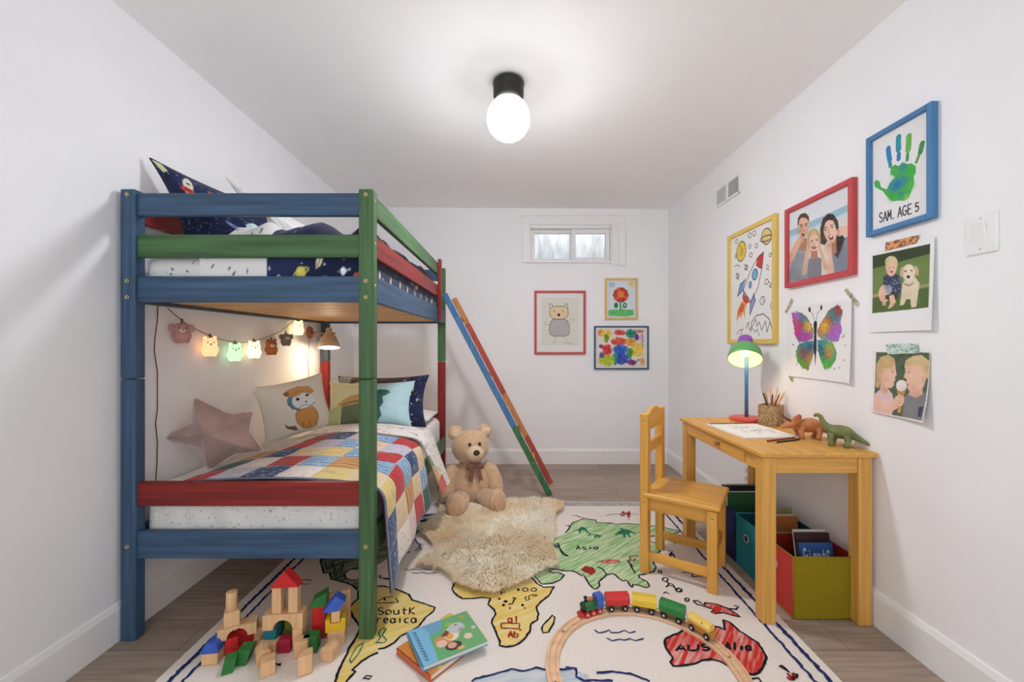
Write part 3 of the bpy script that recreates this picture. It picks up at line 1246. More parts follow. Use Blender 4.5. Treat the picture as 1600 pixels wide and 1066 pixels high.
def quilt_pt(u_, v, lift=0.0):
    y = QY1 + (QY0 - QY1) * v
    xl = -1.175 - .165 * v                       # the left edge runs towards the wall at the near end
    wid = -.585 - xl
    tot = wid + .40 + .055 * v + .012 * math.sin(y * 9)
    s_ = u_ * tot
    hump = .030 * math.sin(PI * min(1, max(0, s_ / wid)) * .96) * (.75 + .5 * (1 - v)) + .020 * (1 - v)
    if s_ < wid:
        x = xl + s_
        z = .571 + hump
        z -= .014 * max(0, 1 - s_ / .06)
    else:
        d = s_ - wid
        r_ = .085
        if d < r_ * PI / 2 * .9:
            a = d / r_
            x = -.585 + r_ * math.sin(a) * 1.05
            z = .571 + hump - r_ * (1 - math.cos(a))
        else:
            a = PI / 2 * .9
            dd = d - r_ * a
            x = -.585 + r_ * math.sin(a) * 1.05 + dd * (.05 + .10 * (1 - v) + .03 * math.sin(y * 21))
            z = .571 + hump - r_ * (1 - math.cos(a)) - dd * (.92 + .10 * v)
    # quilted puffs
    pu = abs(math.sin(PI * u_ * 9)) * abs(math.sin(PI * v * 5))
    z += .007 * pu ** .5 if s_ < wid else 0
    x += .008 * pu ** .5 if s_ >= wid else 0
    z += .004 * noise.noise(Vector((x * 14, y * 14, 3)))
    return Vector((x, y, z + lift))


qt = thing('quilt', (-.9, 1.9, .57), 'colourful patchwork quilt on the lower bunk hanging over its right side', 'quilt')
b = MB()
b.grid(quilt_pt, 320, 170, 0, cq.sample(320, 170), flip=True)
b.build('patchwork_top', M_LINEN, qt)
b = MB()
b.grid(lambda u_, v: quilt_pt(u_, v) + Vector((-.009 if u_ > .6 else 0, 0, -.008)), 95, 50, 0, None)
b.build('quilt_backing', pm('quilt_backing_cotton', (120, 52, 56), .9, .1, 60), qt)
b = MB()
edge = [quilt_pt(k / 80, 1) for k in range(81)] + [quilt_pt(1, 1 - k / 40) for k in range(1, 41)]
b.tube(edge, .005, 6)
b.build('quilt_binding', pm('grey_binding', (112, 118, 134), .9), qt)

# white sheet folded back over the quilt
cs_ = Canvas(620, 150, (230, 225, 218))
for _ in range(210):
    x, y = rg.random() * 620, rg.random() * 150
    cs_.line([(x, y), (x + rg.uniform(-10, 10), y + rg.uniform(-3, 3))], 3.2, rg.choice([(52, 50, 58), (120, 96, 80), (70, 70, 90)]))
cs_.poly([(566, 70), (620, 64), (620, 150), (560, 150)], (198, 82, 66), 1, .3)
cs_.poly([(520, 112), (570, 104), (566, 150), (508, 150)], (206, 160, 92), 1, .3)
cs_.poly([(470, 132), (516, 118), (508, 150), (462, 150)], (112, 140, 112), 1, .3)


def fold_pt(u_, v):
    # v 0 = far edge, 1 = near edge
    y = 2.46 - .245 * v
    xl = -1.20
    wid = -.575 - xl
    tot = wid + .43
    s_ = u_ * tot
    ed = .012 * math.sin(PI * v)
    hump = .030 * math.sin(PI * min(1, max(0, s_ / wid)) * .96) + .028
    if s_ < wid:
        x, z = xl + s_, .578 + hump + ed
        z -= .03 * max(0, 1 - s_ / .08)
        yy = y
    else:
        d = s_ - wid
        r_ = .095
        a = min(d / r_, PI / 2 * .8)
        x = -.575 + r_ * math.sin(a) * 1.05
        z = .578 + hump + ed - r_ * (1 - math.cos(a))
        dd = d - r_ * a
        x += dd * .26
        z -= dd * .95
        yy = y + dd * .32
    return Vector((x, yy, z))


b = MB()
b.grid(fold_pt, 260, 70, 0, cs_.sample(260, 70), flip=True)
b.grid(lambda u_, v: fold_pt(u_, v) - Vector((.004, 0, .006)), 60, 15, 0, np.tile(np.array(lin((224, 216, 206))), (16, 61, 1)))
tag(b.build('bed_sheet', M_LINEN), 'cream sheet with black dashes folded back across the lower bunk', 'sheet')

# star cushion traced on the plane it stands in
ox, oy, sc = 180, 470, 3.95
tips = [(520, 590), (820, 690), (876, 946), (592, 1045), (362, 826)]
notch = [(700, 702), (800, 812), (728, 950), (552, 906), (512, 746)]
star_y = 1.83
def st3(p):
    q = at(ox + p[0] / sc, oy + p[1] / sc, star_y)
    return q
cen = st3((650, 800))
poly = []
for k in range(5):
    A, B, C = tips[k], notch[k], tips[(k + 1) % 5]
    for t in range(8):
        f = t / 8
        poly.append((A[0] + (B[0] - A[0]) * f, A[1] + (B[1] - A[1]) * f))
    for t in range(8):
        f = t / 8
        poly.append((B[0] + (C[0] - B[0]) * f, B[1] + (C[1] - B[1]) * f))
ring = [st3(p) for p in poly]
# round the tips a little
ring = [(ring[i - 1] + ring[i] * 2 + ring[(i + 1) % len(ring)]) / 4 for i in range(len(ring))]
star = thing('star_cushion', (cen.x, star_y, .58), 'dusty pink velvet star cushion propped against the left wall', 'cushion')
M_VELVET = pm('dusty_pink_velvet', (164, 134, 124), .85, .07, 14, bump=.15, sheen=.6)
b = MB()
NR = 14
yaw = Vector((.22, 0, 0))
for sgn in (-1, 1):
    vs = []
    for j in range(NR + 1):
        f = j / NR
        th = .085 * (1 - f ** 1.7) ** .72
        for p in ring:
            q = cen + (p - cen) * f
            d = sgn * th * (1 - .25 * f)
            q = q + Vector((0, d + (q.x - cen.x) * .30, 0)) + Vector((0, .003 * noise.noise(q * 22), 0))
            vs.append(q)
    n = len(ring)
    fs = []
    for j in range(NR):
        for k in range(n):
            k2 = (k + 1) % n
            f4 = (j * n + k, (j + 1) * n + k, (j + 1) * n + k2, j * n + k2)
            fs.append(f4 if sgn > 0 else f4[::-1])
    b.add(vs, fs, 0, True)
b.build('cushion_cover', M_VELVET, star)
b = MB()
rr = [p + Vector((0, (p.x - cen.x) * .30, 0)) for p in ring]
b.tube(rr + [rr[0]], .0036, 6)
b.build('piping', pm('pale_pink_piping', (206, 184, 172), .7), star)

# cushion with a printed puppy
c = Canvas(300, 280, (226, 220, 208))
c.ell((190, 205), 52, 62, (204, 148, 84))
c.poly([(140, 262), (130, 238), (100, 232), (84, 214), (92, 240), (120, 258)], (120, 92, 80))
for x in (165, 195, 222):
    c.line([(x, 228), (x - 3, 262)], 2.5, (120, 80, 50))
c.ell((178, 112), 62, 52, (96, 140, 150))
c.ell((192, 118), 54, 48, (224, 230, 230))
c.poly([(108, 66), (128, 46), (180, 36), (232, 50), (252, 84), (230, 96), (200, 78), (160, 92), (124, 84)], (198, 144, 84), 1, .3)
c.poly([(106, 62), (126, 50), (138, 70), (118, 80)], (150, 106, 70))
c.ell((166, 106), 8, 9, (28, 26, 26))
c.ell((214, 96), 9, 6, (40, 32, 28))
c.ell((202, 128), 5, 5, (50, 46, 46))
c.line([(120, 118), (130, 148), (160, 164), (206, 162), (244, 140)], 3, (50, 60, 66))
c.oval((190, 205), 52, 62, 2.5, (120, 80, 50))
ctr = at(461, 637, 2.44)
Zv = Vector((.62, -1, .30)).normalized()
Xv = Vector((1, .62, .24)).normalized()
Xv = (Xv - Zv * Xv.dot(Zv)).normalized()
pillow('cushion', c, .37, .34, .13, frame_at(ctr, Xv, Zv.cross(Xv), Zv), 'white cushion printed with a brown puppy against the wall', 'cushion', pinch=.09, plump=.55,
       piping=pm('cream_piping', (214, 206, 192), .7))

# cushion with a dinosaur, half yellow half pale blue
c = Canvas(340, 190, (226, 220, 170))
c.poly([(190, 0), (340, 0), (340, 190), (150, 190), (176, 120)], (172, 206, 212))
c.poly([(0, 120), (70, 96), (60, 190), (0, 190)], (190, 196, 140))
c.poly([(62, 110), (120, 84), (190, 96), (200, 190), (70, 190)], (112, 122, 96))
c.poly([(40, 100), (96, 64), (170, 50), (196, 92), (120, 104), (60, 112)], (196, 158, 96), 1, .3)
c.line([(66, 104), (96, 94), (130, 90)], 4, (110, 80, 50))
c.poly([(170, 70), (200, 60), (206, 190), (160, 190)], (160, 128, 92))
c.poly([(196, 46), (214, 36), (250, 40), (262, 54), (244, 66), (232, 70), (240, 100), (226, 120), (232, 150), (212, 176), (224, 190), (196, 190), (204, 130), (210, 80)], (44, 92, 84), 1, .2)
c.ell((240, 46), 3, 3, (20, 30, 30))
for x in range(8):
    c.blob((260 + (x * 37) % 70, 30 + (x * 53) % 140), 22, (188, 220, 224), .5)
ctr = at(578, 632, 2.56)
Zv = Vector((.03, -1, .42)).normalized()
Xv = Vector((1, .03, .015)).normalized()
pillow('cushion', c, .545, .30, .13, frame_at(ctr, Xv, Zv.cross(Xv), Zv), 'yellow and pale blue dinosaur cushion in front of the navy pillow', 'cushion', pinch=.11, plump=.55)

# navy pillow with leaves and a brown band behind it
c, rg = space_print(370, 220, 22, 21)
c.poly([(0, 0), (300, 0), (290, 120), (0, 120)], (84, 66, 62), 1, .5)
c.poly([(46, 40), (110, 18), (150, 40), (160, 120), (30, 120)], (206, 184, 150), 1, .3)
c.line([(30, 80), (120, 30), (170, 60)], 3, (60, 50, 44))
c.poly([(0, 0), (60, 0), (40, 60), (4, 90)], (150, 150, 152), 1, .4)
for (x, y, s_, a_) in ((318, 50, 28, -.4), (300, 150, 26, -.2), (310, 206, 13, 1.3), (350, 110, 10, .3), (250, 170, 20, .6)):
    leaf_on(c, x, y, s_, a_)
c.ell((292, 132), 12, 12, (140, 170, 206))
for k in range(9):
    c.ell((280 + (k * 41) % 80, 20 + (k * 67) % 180), 2.6, 2.6, (226, 230, 240))
ctr = at(596, 627, 2.72)
Zv = Vector((.02, -1, .36)).normalized()
Xv = Vector((1, .02, .012)).normalized()
pillow('pillow', c, .61, .35, .14, frame_at(ctr, Xv, Zv.cross(Xv), Zv), 'navy pillow with pale leaves standing behind the dinosaur cushion', 'pillow', pinch=.11, plump=.55,
       piping=pm('black_piping', (34, 30, 34), .7))
# flat white sleeping pillow under them
c = Canvas(60, 40, (232, 228, 222))
M = frame_at((-.80, 2.905, .600), (1, 0, 0), (0, 1, 0), (0, 0, 1))
pillow('pillow', c, .46, .34, .085, M, 'plain white sleeping pillow lying flat at the far end of the lower bunk', 'pillow', pinch=.03)

# ------------------------------------------------------------------ animal string lights on the left wall
XW = XL + .004
def lw(px, py, off=0.0):
    return side(px, py, XL + off)

sl = thing('string_lights', lw(330, 530), 'garland of small glowing animal lights strung along the left wall of the lower bunk', 'string lights')
b = MB()
cord = [(262, 482), (283, 500), (302, 513), (330, 526), (352, 532), (372, 536), (395, 534), (420, 526), (440, 517), (455, 505), (463, 499)]
pts = [lw(x, y, .018) for x, y in cord]
b.tube(pts, .0018, 6)
b.build('light_cord', pm('grey_cord', (96, 86, 78), .6), sl)
b = MB()
wav = [(247, 476), (246, 500), (242, 530), (241, 548), (246, 580), (246, 640), (243, 662), (246, 690), (245, 730), (243, 752), (243, 775)]
b.tube([lw(x, y, .006) for x, y in wav], .0017, 6)
b.build('plug_cord', pm('dark_cord', (52, 44, 42), .6), sl)


def animal(px, py, s_, colr, glow_s, kind):
    """little moulded animal facing the camera; s_ = height in metres"""
    c_ = lw(px, py, .045)
    Zv = Vector((.75, -1, 0)).normalized()
    Xv = Vector((0, 0, 1)).cross(-Zv) * -1
    Xv = Vector((0, 0, 1)).cross(Zv).normalized()
    M = frame_at(c_, Xv, (0, 0, 1), -Xv.cross(Vector((0, 0, 1))) * -1)
    M = frame_at(c_, Xv, (0, 0, 1), Xv.cross(Vector((0, 0, 1))))
    if glow_s:
        m, nt, p = new_mat('lit_' + kind)
        p.inputs['Base Color'].default_value = (*lin(colr), 1)
        p.inputs['Emission Color'].default_value = (*lin(colr), 1)
        p.inputs['Emission Strength'].default_value = glow_s
        p.inputs['Roughness'].default_value = .5
    else:
        m = pm('soft_' + kind, colr, .6, .08, 40, bump=.1)
    h = s_
    b = MB()
    b.ball(M @ Vector((0, -.18 * h, 0)), (.36 * h, .32 * h, .26 * h), M.to_3x3().to_4x4(), 18, 12)
    b.ball(M @ Vector((0, .14 * h, .03 * h)), (.31 * h, .27 * h, .25 * h), M.to_3x3().to_4x4(), 18, 12)
    for sx in (-1, 1):
        b.ball(M @ Vector((sx * .17 * h, -.40 * h, .08 * h)), (.12 * h, .11 * h, .14 * h), M.to_3x3().to_4x4(), 10, 8)
    body = b.build('animal_light', m, sl)
    dark = pm('dark_dot_' + kind, (44, 34, 34), .5)
    q = MB()
    for sx in (-1, 1):
        if kind in ('elephant', 'puppy'):
            q.ball(M @ Vector((sx * .33 * h, .16 * h, .02 * h)), (.13 * h, .2 * h, .06 * h), M.to_3x3().to_4x4(), 10, 8)
        else:
            q.ball(M @ Vector((sx * .19 * h, .38 * h, 0)), (.09 * h, .12 * h, .06 * h), M.to_3x3().to_4x4(), 10, 8)
    q.build('ear', m, body)
    q = MB()
    for sx in (-1, 1):
        q.ball(M @ Vector((sx * .12 * h + .04 * h, .18 * h, .265 * h)), .032 * h, None, 8, 6)
    q.ball(M @ Vector((.04 * h, .09 * h, .29 * h)), .04 * h, None, 8, 6)
    q.build('face', dark, body)
    if kind in ('puppy', 'bear', 'elephant'):
        q = MB()
        q.ball(M @ Vector((.04 * h, .07 * h, .24 * h)), (.12 * h, .10 * h, .08 * h), M.to_3x3().to_4x4(), 12, 8)
        q.build('muzzle', pm('pale_muzzle_' + kind, (222, 202, 180), .6), body)
    q = MB()
    q.tube([M @ Vector((0, .38 * h, 0)), M @ Vector((0, .58 * h, -.02))], .004, 6)
    q.build('bulb_cap', pm('cap_' + kind, (110, 90, 74), .5), body)
    return c_


animal(284, 519, .098, (168, 122, 116), .10, 'puppy')
animal(328, 541, .098, (255, 190, 138), .75, 'piglet')
animal(367, 550, .098, (188, 232, 186), .70, 'dinosaur')
animal(397, 546, .100, (255, 240, 190), .95, 'bunny')
animal(424, 542, .098, (178, 104, 58), 0, 'bear')
animal(447, 530, .088, (136, 132, 128), 0, 'elephant')
animal(466, 512, .102, (255, 236, 178), .95, 'mouse')

# ------------------------------------------------------------------ reading lamp on the left wall
pc = lw(483, 520, 0)
rl = thing('reading_lamp', pc, 'small beige reading lamp lit on a wooden wall plate under the top bunk', 'lamp')
M_PLATE = wood('brown_wood_plate', (176, 112, 66), 'z')
b = MB()
b.lathe([(0, 0), (.044, 0), (.046, .006), (.042, .013), (0, .015)], 24, frame_at(pc, (0, 1, 0), (0, 0, 1), (1, 0, 0)))
b.build('wall_plate', M_PLATE, rl)
hd = at(514, 521, 2.93)
b = MB()
b.tube([pc + Vector((.012, 0, 0)), hd + Vector((-.02, 0, 0))], .0055, 8)
b.build('lamp_arm', M_PLATE, rl)
b = MB()
b.tube([hd + Vector((.01, -.01, 0)), hd + Vector((.05, -.012, .0))], .005, 8)
b.build('lamp_knob', M_PLATE, rl)
M_SHADE = pm('beige_enamel', (196, 172, 140), .45, .02, 20)
tilt = Matrix.Translation(hd) @ Matrix.Rotation(R(-10), 4, 'X') @ Matrix.Rotation(R(-4), 4, 'Y')
b = MB()
b.lathe([(0, .040), (.016, .039), (.022, .030), (.021, .012), (.030, -.002), (.050, -.030), (.066, -.066), (.074, -.105),
         (.071, -.105), (.063, -.066), (.047, -.030), (.026, -.004), (0, 0)], 28, tilt)
b.build('lamp_shade', M_SHADE, rl)
b = MB()
b.ball(tilt @ Vector((0, 0, -.072)), (.036, .036, .04), None, 16, 12)
b.build('bulb', glow('lit_warm_bulb', (255, 222, 176), 22), rl)
b = MB()
b.tube([pc + Vector((.006, 0, -.045)), lw(482, 560, .006), lw(483, 592, .006), lw(482, 640, .006)], .003, 6)
b.build('lamp_cord', pm('pale_cord', (206, 190, 168), .6), rl)


def lamp_light(name, loc, watts, col, parent, size=.02):
    l = bpy.data.lights.new(name, 'POINT')
    l.energy = watts
    l.color = col
    l.shadow_soft_size = size
    o = bpy.data.objects.new(name, l)
    COL.objects.link(o)
    o.parent = parent
    o.location = world_of(parent).inverted() @ Vector(loc)
    return o


lamp_light('bulb_light', tilt @ Vector((0, 0, -.116)), READING_WATTS, (1, .80, .56), rl, .03)

# ================================================================== FLOOR: map rug
RX0, RX1, RY0, RY1 = -1.176, 1.076, 0.92, 2.868


def zz(ox, oy, sc):
    return lambda p: fl(ox + p[0] / sc, oy + p[1] / sc, RUG_T)


Z6, R1, R2 = zz(500, 760, 3.4825), zz(500, 860, 5.175), zz(700, 880, 5.73)
R3, R4, R5 = zz(840, 770, 7.105), zz(1000, 780, 5.92), zz(1000, 920, 5.0)
R6, T1 = zz(580, 780, 7.6125), zz(880, 890, 6.154)
B8, Z7 = zz(260, 880, 5.333), zz(800, 760, 3.2)
M_RUG = pm('cream_cotton_rug', (226, 216, 206), .95, .025, 160, bump=.3, spec=.1)
RUGM = [M_RUG,
        pm('black_marker', (32, 32, 40), .9, .1, 60, spec=.1),
        pm('navy_marker', (42, 54, 98), .9, .2, 90, spec=.1),
        crayon('yellow_crayon', (222, 190, 96), (226, 208, 156), .5, 60, .56),
        crayon('green_crayon', (122, 172, 106), (204, 214, 176), .7, 90, .50),
        crayon('red_crayon', (196, 52, 46), (224, 178, 168), .9, 80, .58),
        crayon('grey_blue_crayon', (176, 190, 198), (214, 212, 208), .3, 50, .5),
        pm('dark_green_marker', (44, 118, 84), .9, .15, 90, spec=.1),
        pm('dark_red_marker', (148, 44, 38), .9, .15, 90, spec=.1),
        crayon('shaded_green_crayon', (66, 92, 74), (170, 178, 160), .7, 90, .56)]  # last one: green crayon with the bunk's shade mixed into its colour
BLK, NVY, YEL, GRN, REDC, GRB, DGR, DRD, GRN_SHADE = range(1, 10)
rug = MB()
rug.box(RX0, RX1, RY0, RY1, 0.0006, RUG_T, 0, bev=.003)
_lev = [0]
_fil = [0]
rj = random.Random(3)


def rfill(T_, pts, mi):
    P = [T_(p) for p in pts]
    _fil[0] += 1
    z = RUG_T + .0003 + .00002 * _fil[0]
    tri = tessellate_polygon([[Vector((p.x, p.y, 0)) for p in P]])
    vs = [(p.x, p.y, z) for p in P]
    fs = []
    for t in tri:
        a, b_, c_ = [Vector((vs[i][0], vs[i][1], 0)) for i in t]
        fs.append(t if (b_ - a).cross(c_ - a).z > 0 else (t[0], t[2], t[1]))
    rug.add(vs, fs, mi)


def rstroke(T_, pts, w, mi, closed=False, jit=.0014, world_pts=False):
    P = [Vector(p) for p in pts] if world_pts else [T_(p) for p in pts]
    if closed:
        P.append(P[0])
    Q = []
    for i in range(len(P) - 1):
        n = max(1, int((P[i + 1] - P[i]).length / .012))
        for k in range(n):
            Q.append(P[i].lerp(P[i + 1], k / n))
    Q.append(P[-1])
    Q = [q + Vector((rj.uniform(-jit, jit), rj.uniform(-jit, jit), 0)) for q in Q]
    if len(Q) < 2:
        return
    _lev[0] += 1
    z = RUG_T + .0013 + .00001 * (_lev[0] % 90)
    vs = []
    for i, q in enumerate(Q):
        t = (Q[min(i + 1, len(Q) - 1)] - Q[max(i - 1, 0)])
        t = t.normalized() if t.length > 1e-6 else Vector((1, 0, 0))
        nrm_ = Vector((-t.y, t.x, 0))
        ww = w * .5 * rj.uniform(.75, 1.2)
        vs.append((q.x + nrm_.x * ww, q.y + nrm_.y * ww, z))
        vs.append((q.x - nrm_.x * ww, q.y - nrm_.y * ww, z))
    fs = [(2 * i, 2 * i + 1, 2 * i + 3, 2 * i + 2) for i in range(len(Q) - 1)]
    rug.add(vs, fs, mi)


def rtext(T_, word, p0, p1, up, w, mi, fill=.8):
    for st in strokes(word, p0, p1, up, fill):
        rstroke(T_, st, w, mi, jit=.0006)


def roval(T_, c_, rx, ry, w, mi, fill=None):
    pts = [(c_[0] + rx * math.cos(2 * PI * k / 14), c_[1] + ry * math.sin(2 * PI * k / 14)) for k in range(14)]
    if fill is not None:
        rfill(T_, pts, fill)
    if w:
        rstroke(T_, pts, w, mi, True, jit=.0006)


W1 = .0085
# borders
for x in (-1.128, -1.082, .984, 1.036):
    rstroke(None, [(x, RY0 + .05, 0), (x, RY1 - .03, 0)], .0155 if x in (-1.128, 1.036) else .0115, NVY, world_pts=True, jit=.003)
for y in (2.838, 2.805):
    rstroke(None, [(-1.13, y, 0), (1.04, y, 0)], .010, NVY, world_pts=True, jit=.002)
for y in (.955, 1.0):
    rstroke(None, [(-1.13, y, 0), (1.04, y, 0)], .012, NVY, world_pts=True, jit=.003)
# south america
sa1 = [(310, 330), (380, 305), (470, 295), (520, 292), (600, 310), (660, 335), (720, 360), (745, 405), (830, 430), (930, 465), (920, 495), (850, 550),
       (800, 620), (730, 660), (650, 700), (600, 750), (520, 795), (470, 800)]
sa2 = [(470, 830), (400, 860), (330, 905), (260, 970), (285, 985), (250, 1020), (215, 1062)]
sa3 = [(125, 1066), (150, 980), (200, 880), (240, 790), (300, 690), (325, 620), (265, 540), (235, 470), (265, 430), (310, 395), (310, 330)]
rfill(R1, sa1 + sa2 + [(190, 1110), (130, 1110)] + sa3[:-1], YEL)
rstroke(R1, sa1, W1, BLK)
rstroke(R1, sa2 + [(190, 1110)], W1 * 1.1, BLK)
rstroke(R1, [(130, 1110)] + sa3, W1 * 1.15, BLK)
rtext(R1, 'SoutK', (465, 523), (780, 520), (2, -56), .006, BLK)
rtext(R1, 'reaica', (455, 592), (790, 590), (2, -60), .006, BLK)
rstroke(R1, [(460, 430), (635, 425), (610, 385)], .005, BLK)
rstroke(R1, [(470, 415), (520, 385), (595, 378)], .005, BLK)
rstroke(R1, [(520, 385), (530, 412)], .006, BLK)
rstroke(R1, [(445, 750), (520, 752), (540, 730), (505, 690), (535, 640), (500, 635), (475, 670), (490, 710), (460, 745)], .006, DGR)
rstroke(R1, [(250, 915), (240, 890), (290, 790), (350, 750), (320, 830), (250, 915)], .005, DGR)
rstroke(R1, [(345, 1045), (380, 1015), (420, 1020), (400, 1045), (360, 1040)], .006, BLK)
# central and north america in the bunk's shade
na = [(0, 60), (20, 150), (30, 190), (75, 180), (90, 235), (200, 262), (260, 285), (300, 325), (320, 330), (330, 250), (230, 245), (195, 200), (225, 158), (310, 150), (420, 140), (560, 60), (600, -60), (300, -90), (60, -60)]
rfill(R1, na, GRN_SHADE)
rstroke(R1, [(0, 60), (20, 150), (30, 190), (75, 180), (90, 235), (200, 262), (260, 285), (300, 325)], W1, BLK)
rstroke(R1, [(460, 130), (310, 155), (240, 160), (195, 195), (215, 235), (280, 245), (320, 235)], W1, BLK)
rstroke(R1, [(40, 110), (60, 160), (110, 100), (120, 210), (190, 110), (170, 190)], .006, BLK)
rstroke(R1, [(470, 215), (490, 203), (480, 222), (530, 235), (600, 240)], .007, BLK)
rstroke(R1, [(520, 228), (560, 232), (600, 238)], .010, BLK)
# scribbles below the quilt
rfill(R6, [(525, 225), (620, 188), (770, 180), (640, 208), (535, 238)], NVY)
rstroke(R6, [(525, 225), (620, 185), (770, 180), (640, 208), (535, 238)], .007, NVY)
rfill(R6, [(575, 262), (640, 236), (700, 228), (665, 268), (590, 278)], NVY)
for r_ in (56, 36, 17):
    roval(R6, (490, 390), r_, r_ * .95, .007, NVY)
rstroke(R6, [(545, 380), (575, 390), (550, 400)], .007, NVY)
rstroke(R6, [(300, 680), (400, 600), (440, 480), (520, 472), (540, 520), (585, 545), (560, 590), (520, 615), (560, 620), (600, 600), (580, 580)], .008, NVY)
for k in range(6):
    rstroke(R6, [(300 + k * 14, 660 - k * 22), (400 + k * 16, 590 - k * 20), (480 + k * 10, 560 - k * 14)], .007, NVY)
rstroke(R6, [(280, 680), (380, 640), (470, 630), (400, 660)], .009, NVY)
rfill(R6, [(-240, 500), (300, 500), (420, 300), (420, 60), (200, -40), (-240, -40)], GRN_SHADE)
# waves
rstroke(R1, [(685, 155), (720, 165), (750, 155), (800, 165), (840, 155), (905, 160)], .005, NVY, jit=.0005)
rstroke(R1, [(735, 183), (790, 190), (820, 180), (870, 192), (945, 185)], .005, NVY, jit=.0005)
rstroke(T1, [(300, 585), (340, 615), (400, 605), (445, 585), (460, 612), (530, 612), (590, 590), (640, 615), (695, 600)], .006, NVY, jit=.0005)
rstroke(T1, [(420, 665), (470, 690), (540, 675), (590, 685), (640, 670), (690, 690), (775, 668)], .006, NVY, jit=.0005)
rstroke(B8, [(1040, 140), (1100, 150), (1150, 143), (1215, 150)], .006, BLK)
rstroke(B8, [(1105, 175), (1150, 180), (1200, 176)], .006, BLK)
rstroke(B8, [(870, 830), (920, 850), (950, 855), (940, 840)], .008, BLK)
# africa
af = [(100, 150), (55, 185), (35, 240), (70, 285), (130, 322), (230, 320), (300, 310), (380, 320), (360, 375), (410, 420), (430, 460), (400, 500), (390, 540),
      (420, 600), (440, 660), (465, 700), (460, 745), (520, 755), (610, 740), (680, 690), (730, 620), (745, 550), (800, 510), (810, 460), (790, 400), (830, 350),
      (900, 300), (950, 215), (860, 220), (800, 190), (745, 125)]
rfill(R2, af + [(600, 20), (300, 30)], YEL)
rstroke(R2, af, W1, BLK)
me_ = [(770, 115), (800, 150), (840, 192), (930, 185), (1010, 150), (1040, 110), (990, 85), (940, 92), (900, 65)]
rfill(R2, me_ + [(820, 40)], GRN)
rstroke(R2, me_, .007, BLK)
md = [(840, 600), (850, 560), (900, 510), (930, 470), (958, 490), (940, 550), (900, 620), (850, 630)]
rfill(R2, md, YEL)
rstroke(R2, md, .007, BLK, True)
for (x, y, a_, b_) in ((460, 322, 14, 9), (515, 345, 20, 12), (497, 378, 15, 12), (555, 405, 8, 11), (668, 378, 13, 13), (688, 405, 7, 8), (630, 240, 12, 13), (478, 270, 7, 18), (502, 262, 6, 10)):
    roval(R2, (x, y), a_, b_, 0, BLK, BLK)
rstroke(R2, [(540, 372), (575, 370), (592, 330), (612, 322), (580, 312)], .007, BLK)
for cx in (692, 768):
    roval(R2, (cx, 242), 25, 15, .006, BLK)
rstroke(R2, [(700, 300), (690, 320), (705, 342), (728, 330), (722, 300), (760, 285), (805, 290), (760, 302)], .005, BLK)
rstroke(R2, [(475, 540), (642, 545), (640, 592), (480, 588)], .006, DRD, True)
rtext(R2, 'a1', (535, 535), (640, 540), (0, -62), .006, DRD)
rtext(R2, 'Ab', (540, 668), (640, 672), (0, -56), .006, DRD)
roval(R2, (648, 600), 9, 9, 0, DRD, DRD)
# asia
asia = [(130, 850), (205, 855), (290, 870), (385, 872), (430, 890), (490, 925), (510, 915), (560, 1000), (600, 1055), (640, 1080), (690, 1040), (680, 990), (765, 920), (840, 900),
        (940, 985), (985, 975), (1050, 1060), (1060, 1020), (1130, 1035), (1210, 1062), (1246, 1040), (1215, 990), (1130, 950), (1125, 920), (1200, 905), (1290, 880), (1315, 840),
        (1290, 790), (1300, 690), (1355, 660), (1350, 600), (1320, 560), (1245, 545), (1240, 490), (1340, 478), (1450, 470), (1560, 450), (1580, 430), (1480, 410), (1345, 368), (1240, 375), (1120, 355), (990, 345),
        (860, 355), (830, 340), (655, 335), (640, 305), (520, 290), (400, 330), (370, 360), (350, 400), (310, 450), (200, 500), (40, 700)]
rfill(R3, asia, GRN)
rstroke(R3, asia[:-2], .0075, BLK)
rstroke(R3, [(385, 262), (430, 258), (460, 270), (520, 288)], .007, BLK)
rstroke(R3, [(310, 375), (345, 360), (355, 400), (345, 415)], .007, BLK)
rstroke(R3, [(225, 560), (245, 620), (290, 680), (340, 708)], .009, BLK)
rstroke(R3, [(245, 640), (290, 695), (335, 712)], .006, BLK)
for k in range(9):
    rstroke(R3, [(140 + k * 10, 580 + (k % 3) * 14), (200 + k * 5, 570 + (k % 4) * 18)], .004, NVY)
rstroke(R3, [(660, 825), (720, 850), (765, 915)], .007, BLK)
rstroke(R3, [(1125, 715), (1080, 705), (1030, 710), (1020, 740), (1070, 770), (1085, 735)], .008, DRD)
rstroke(R3, [(1000, 755), (1085, 900)], .007, BLK)
rstroke(R3, [(1010, 750), (1060, 830)], .005, BLK)
rtext(R3, 'Asia', (430, 635), (690, 632), (0, -44), .008, BLK, .72)
# small green creatures, red patches
rstroke(R3, [(410, 422), (462, 415), (480, 388), (522, 395), (552, 440), (592, 470), (652, 468), (716, 487)], .012, DGR)
for a_, b_ in (((590, 470), (560, 480)), ((650, 470), (640, 505)), ((660, 470), (690, 505)), ((470, 410), (462, 450)), ((530, 400), (500, 420))):
    rstroke(R3, [a_, b_], .012, DGR)
rfill(R3, [(455, 405), (490, 378), (530, 395), (545, 425), (500, 420), (470, 440)], DGR)
for e_ in ((868, 475), (965, 500), (1030, 500), (1090, 462), (910, 400)):
    rstroke(R3, [(960, 425), ((960 + e_[0]) / 2, (420 + e_[1]) / 2 - 12), e_], .014, DGR)
rfill(R3, [(880, 440), (930, 408), (1000, 408), (1060, 440), (980, 465), (900, 465)], DGR)
rfill(R3, [(475, 860), (530, 815), (620, 835), (650, 880), (600, 920), (540, 890)], DRD)
rfill(R3, [(700, 760), (800, 742), (900, 748), (915, 775), (800, 788), (710, 780)], REDC)
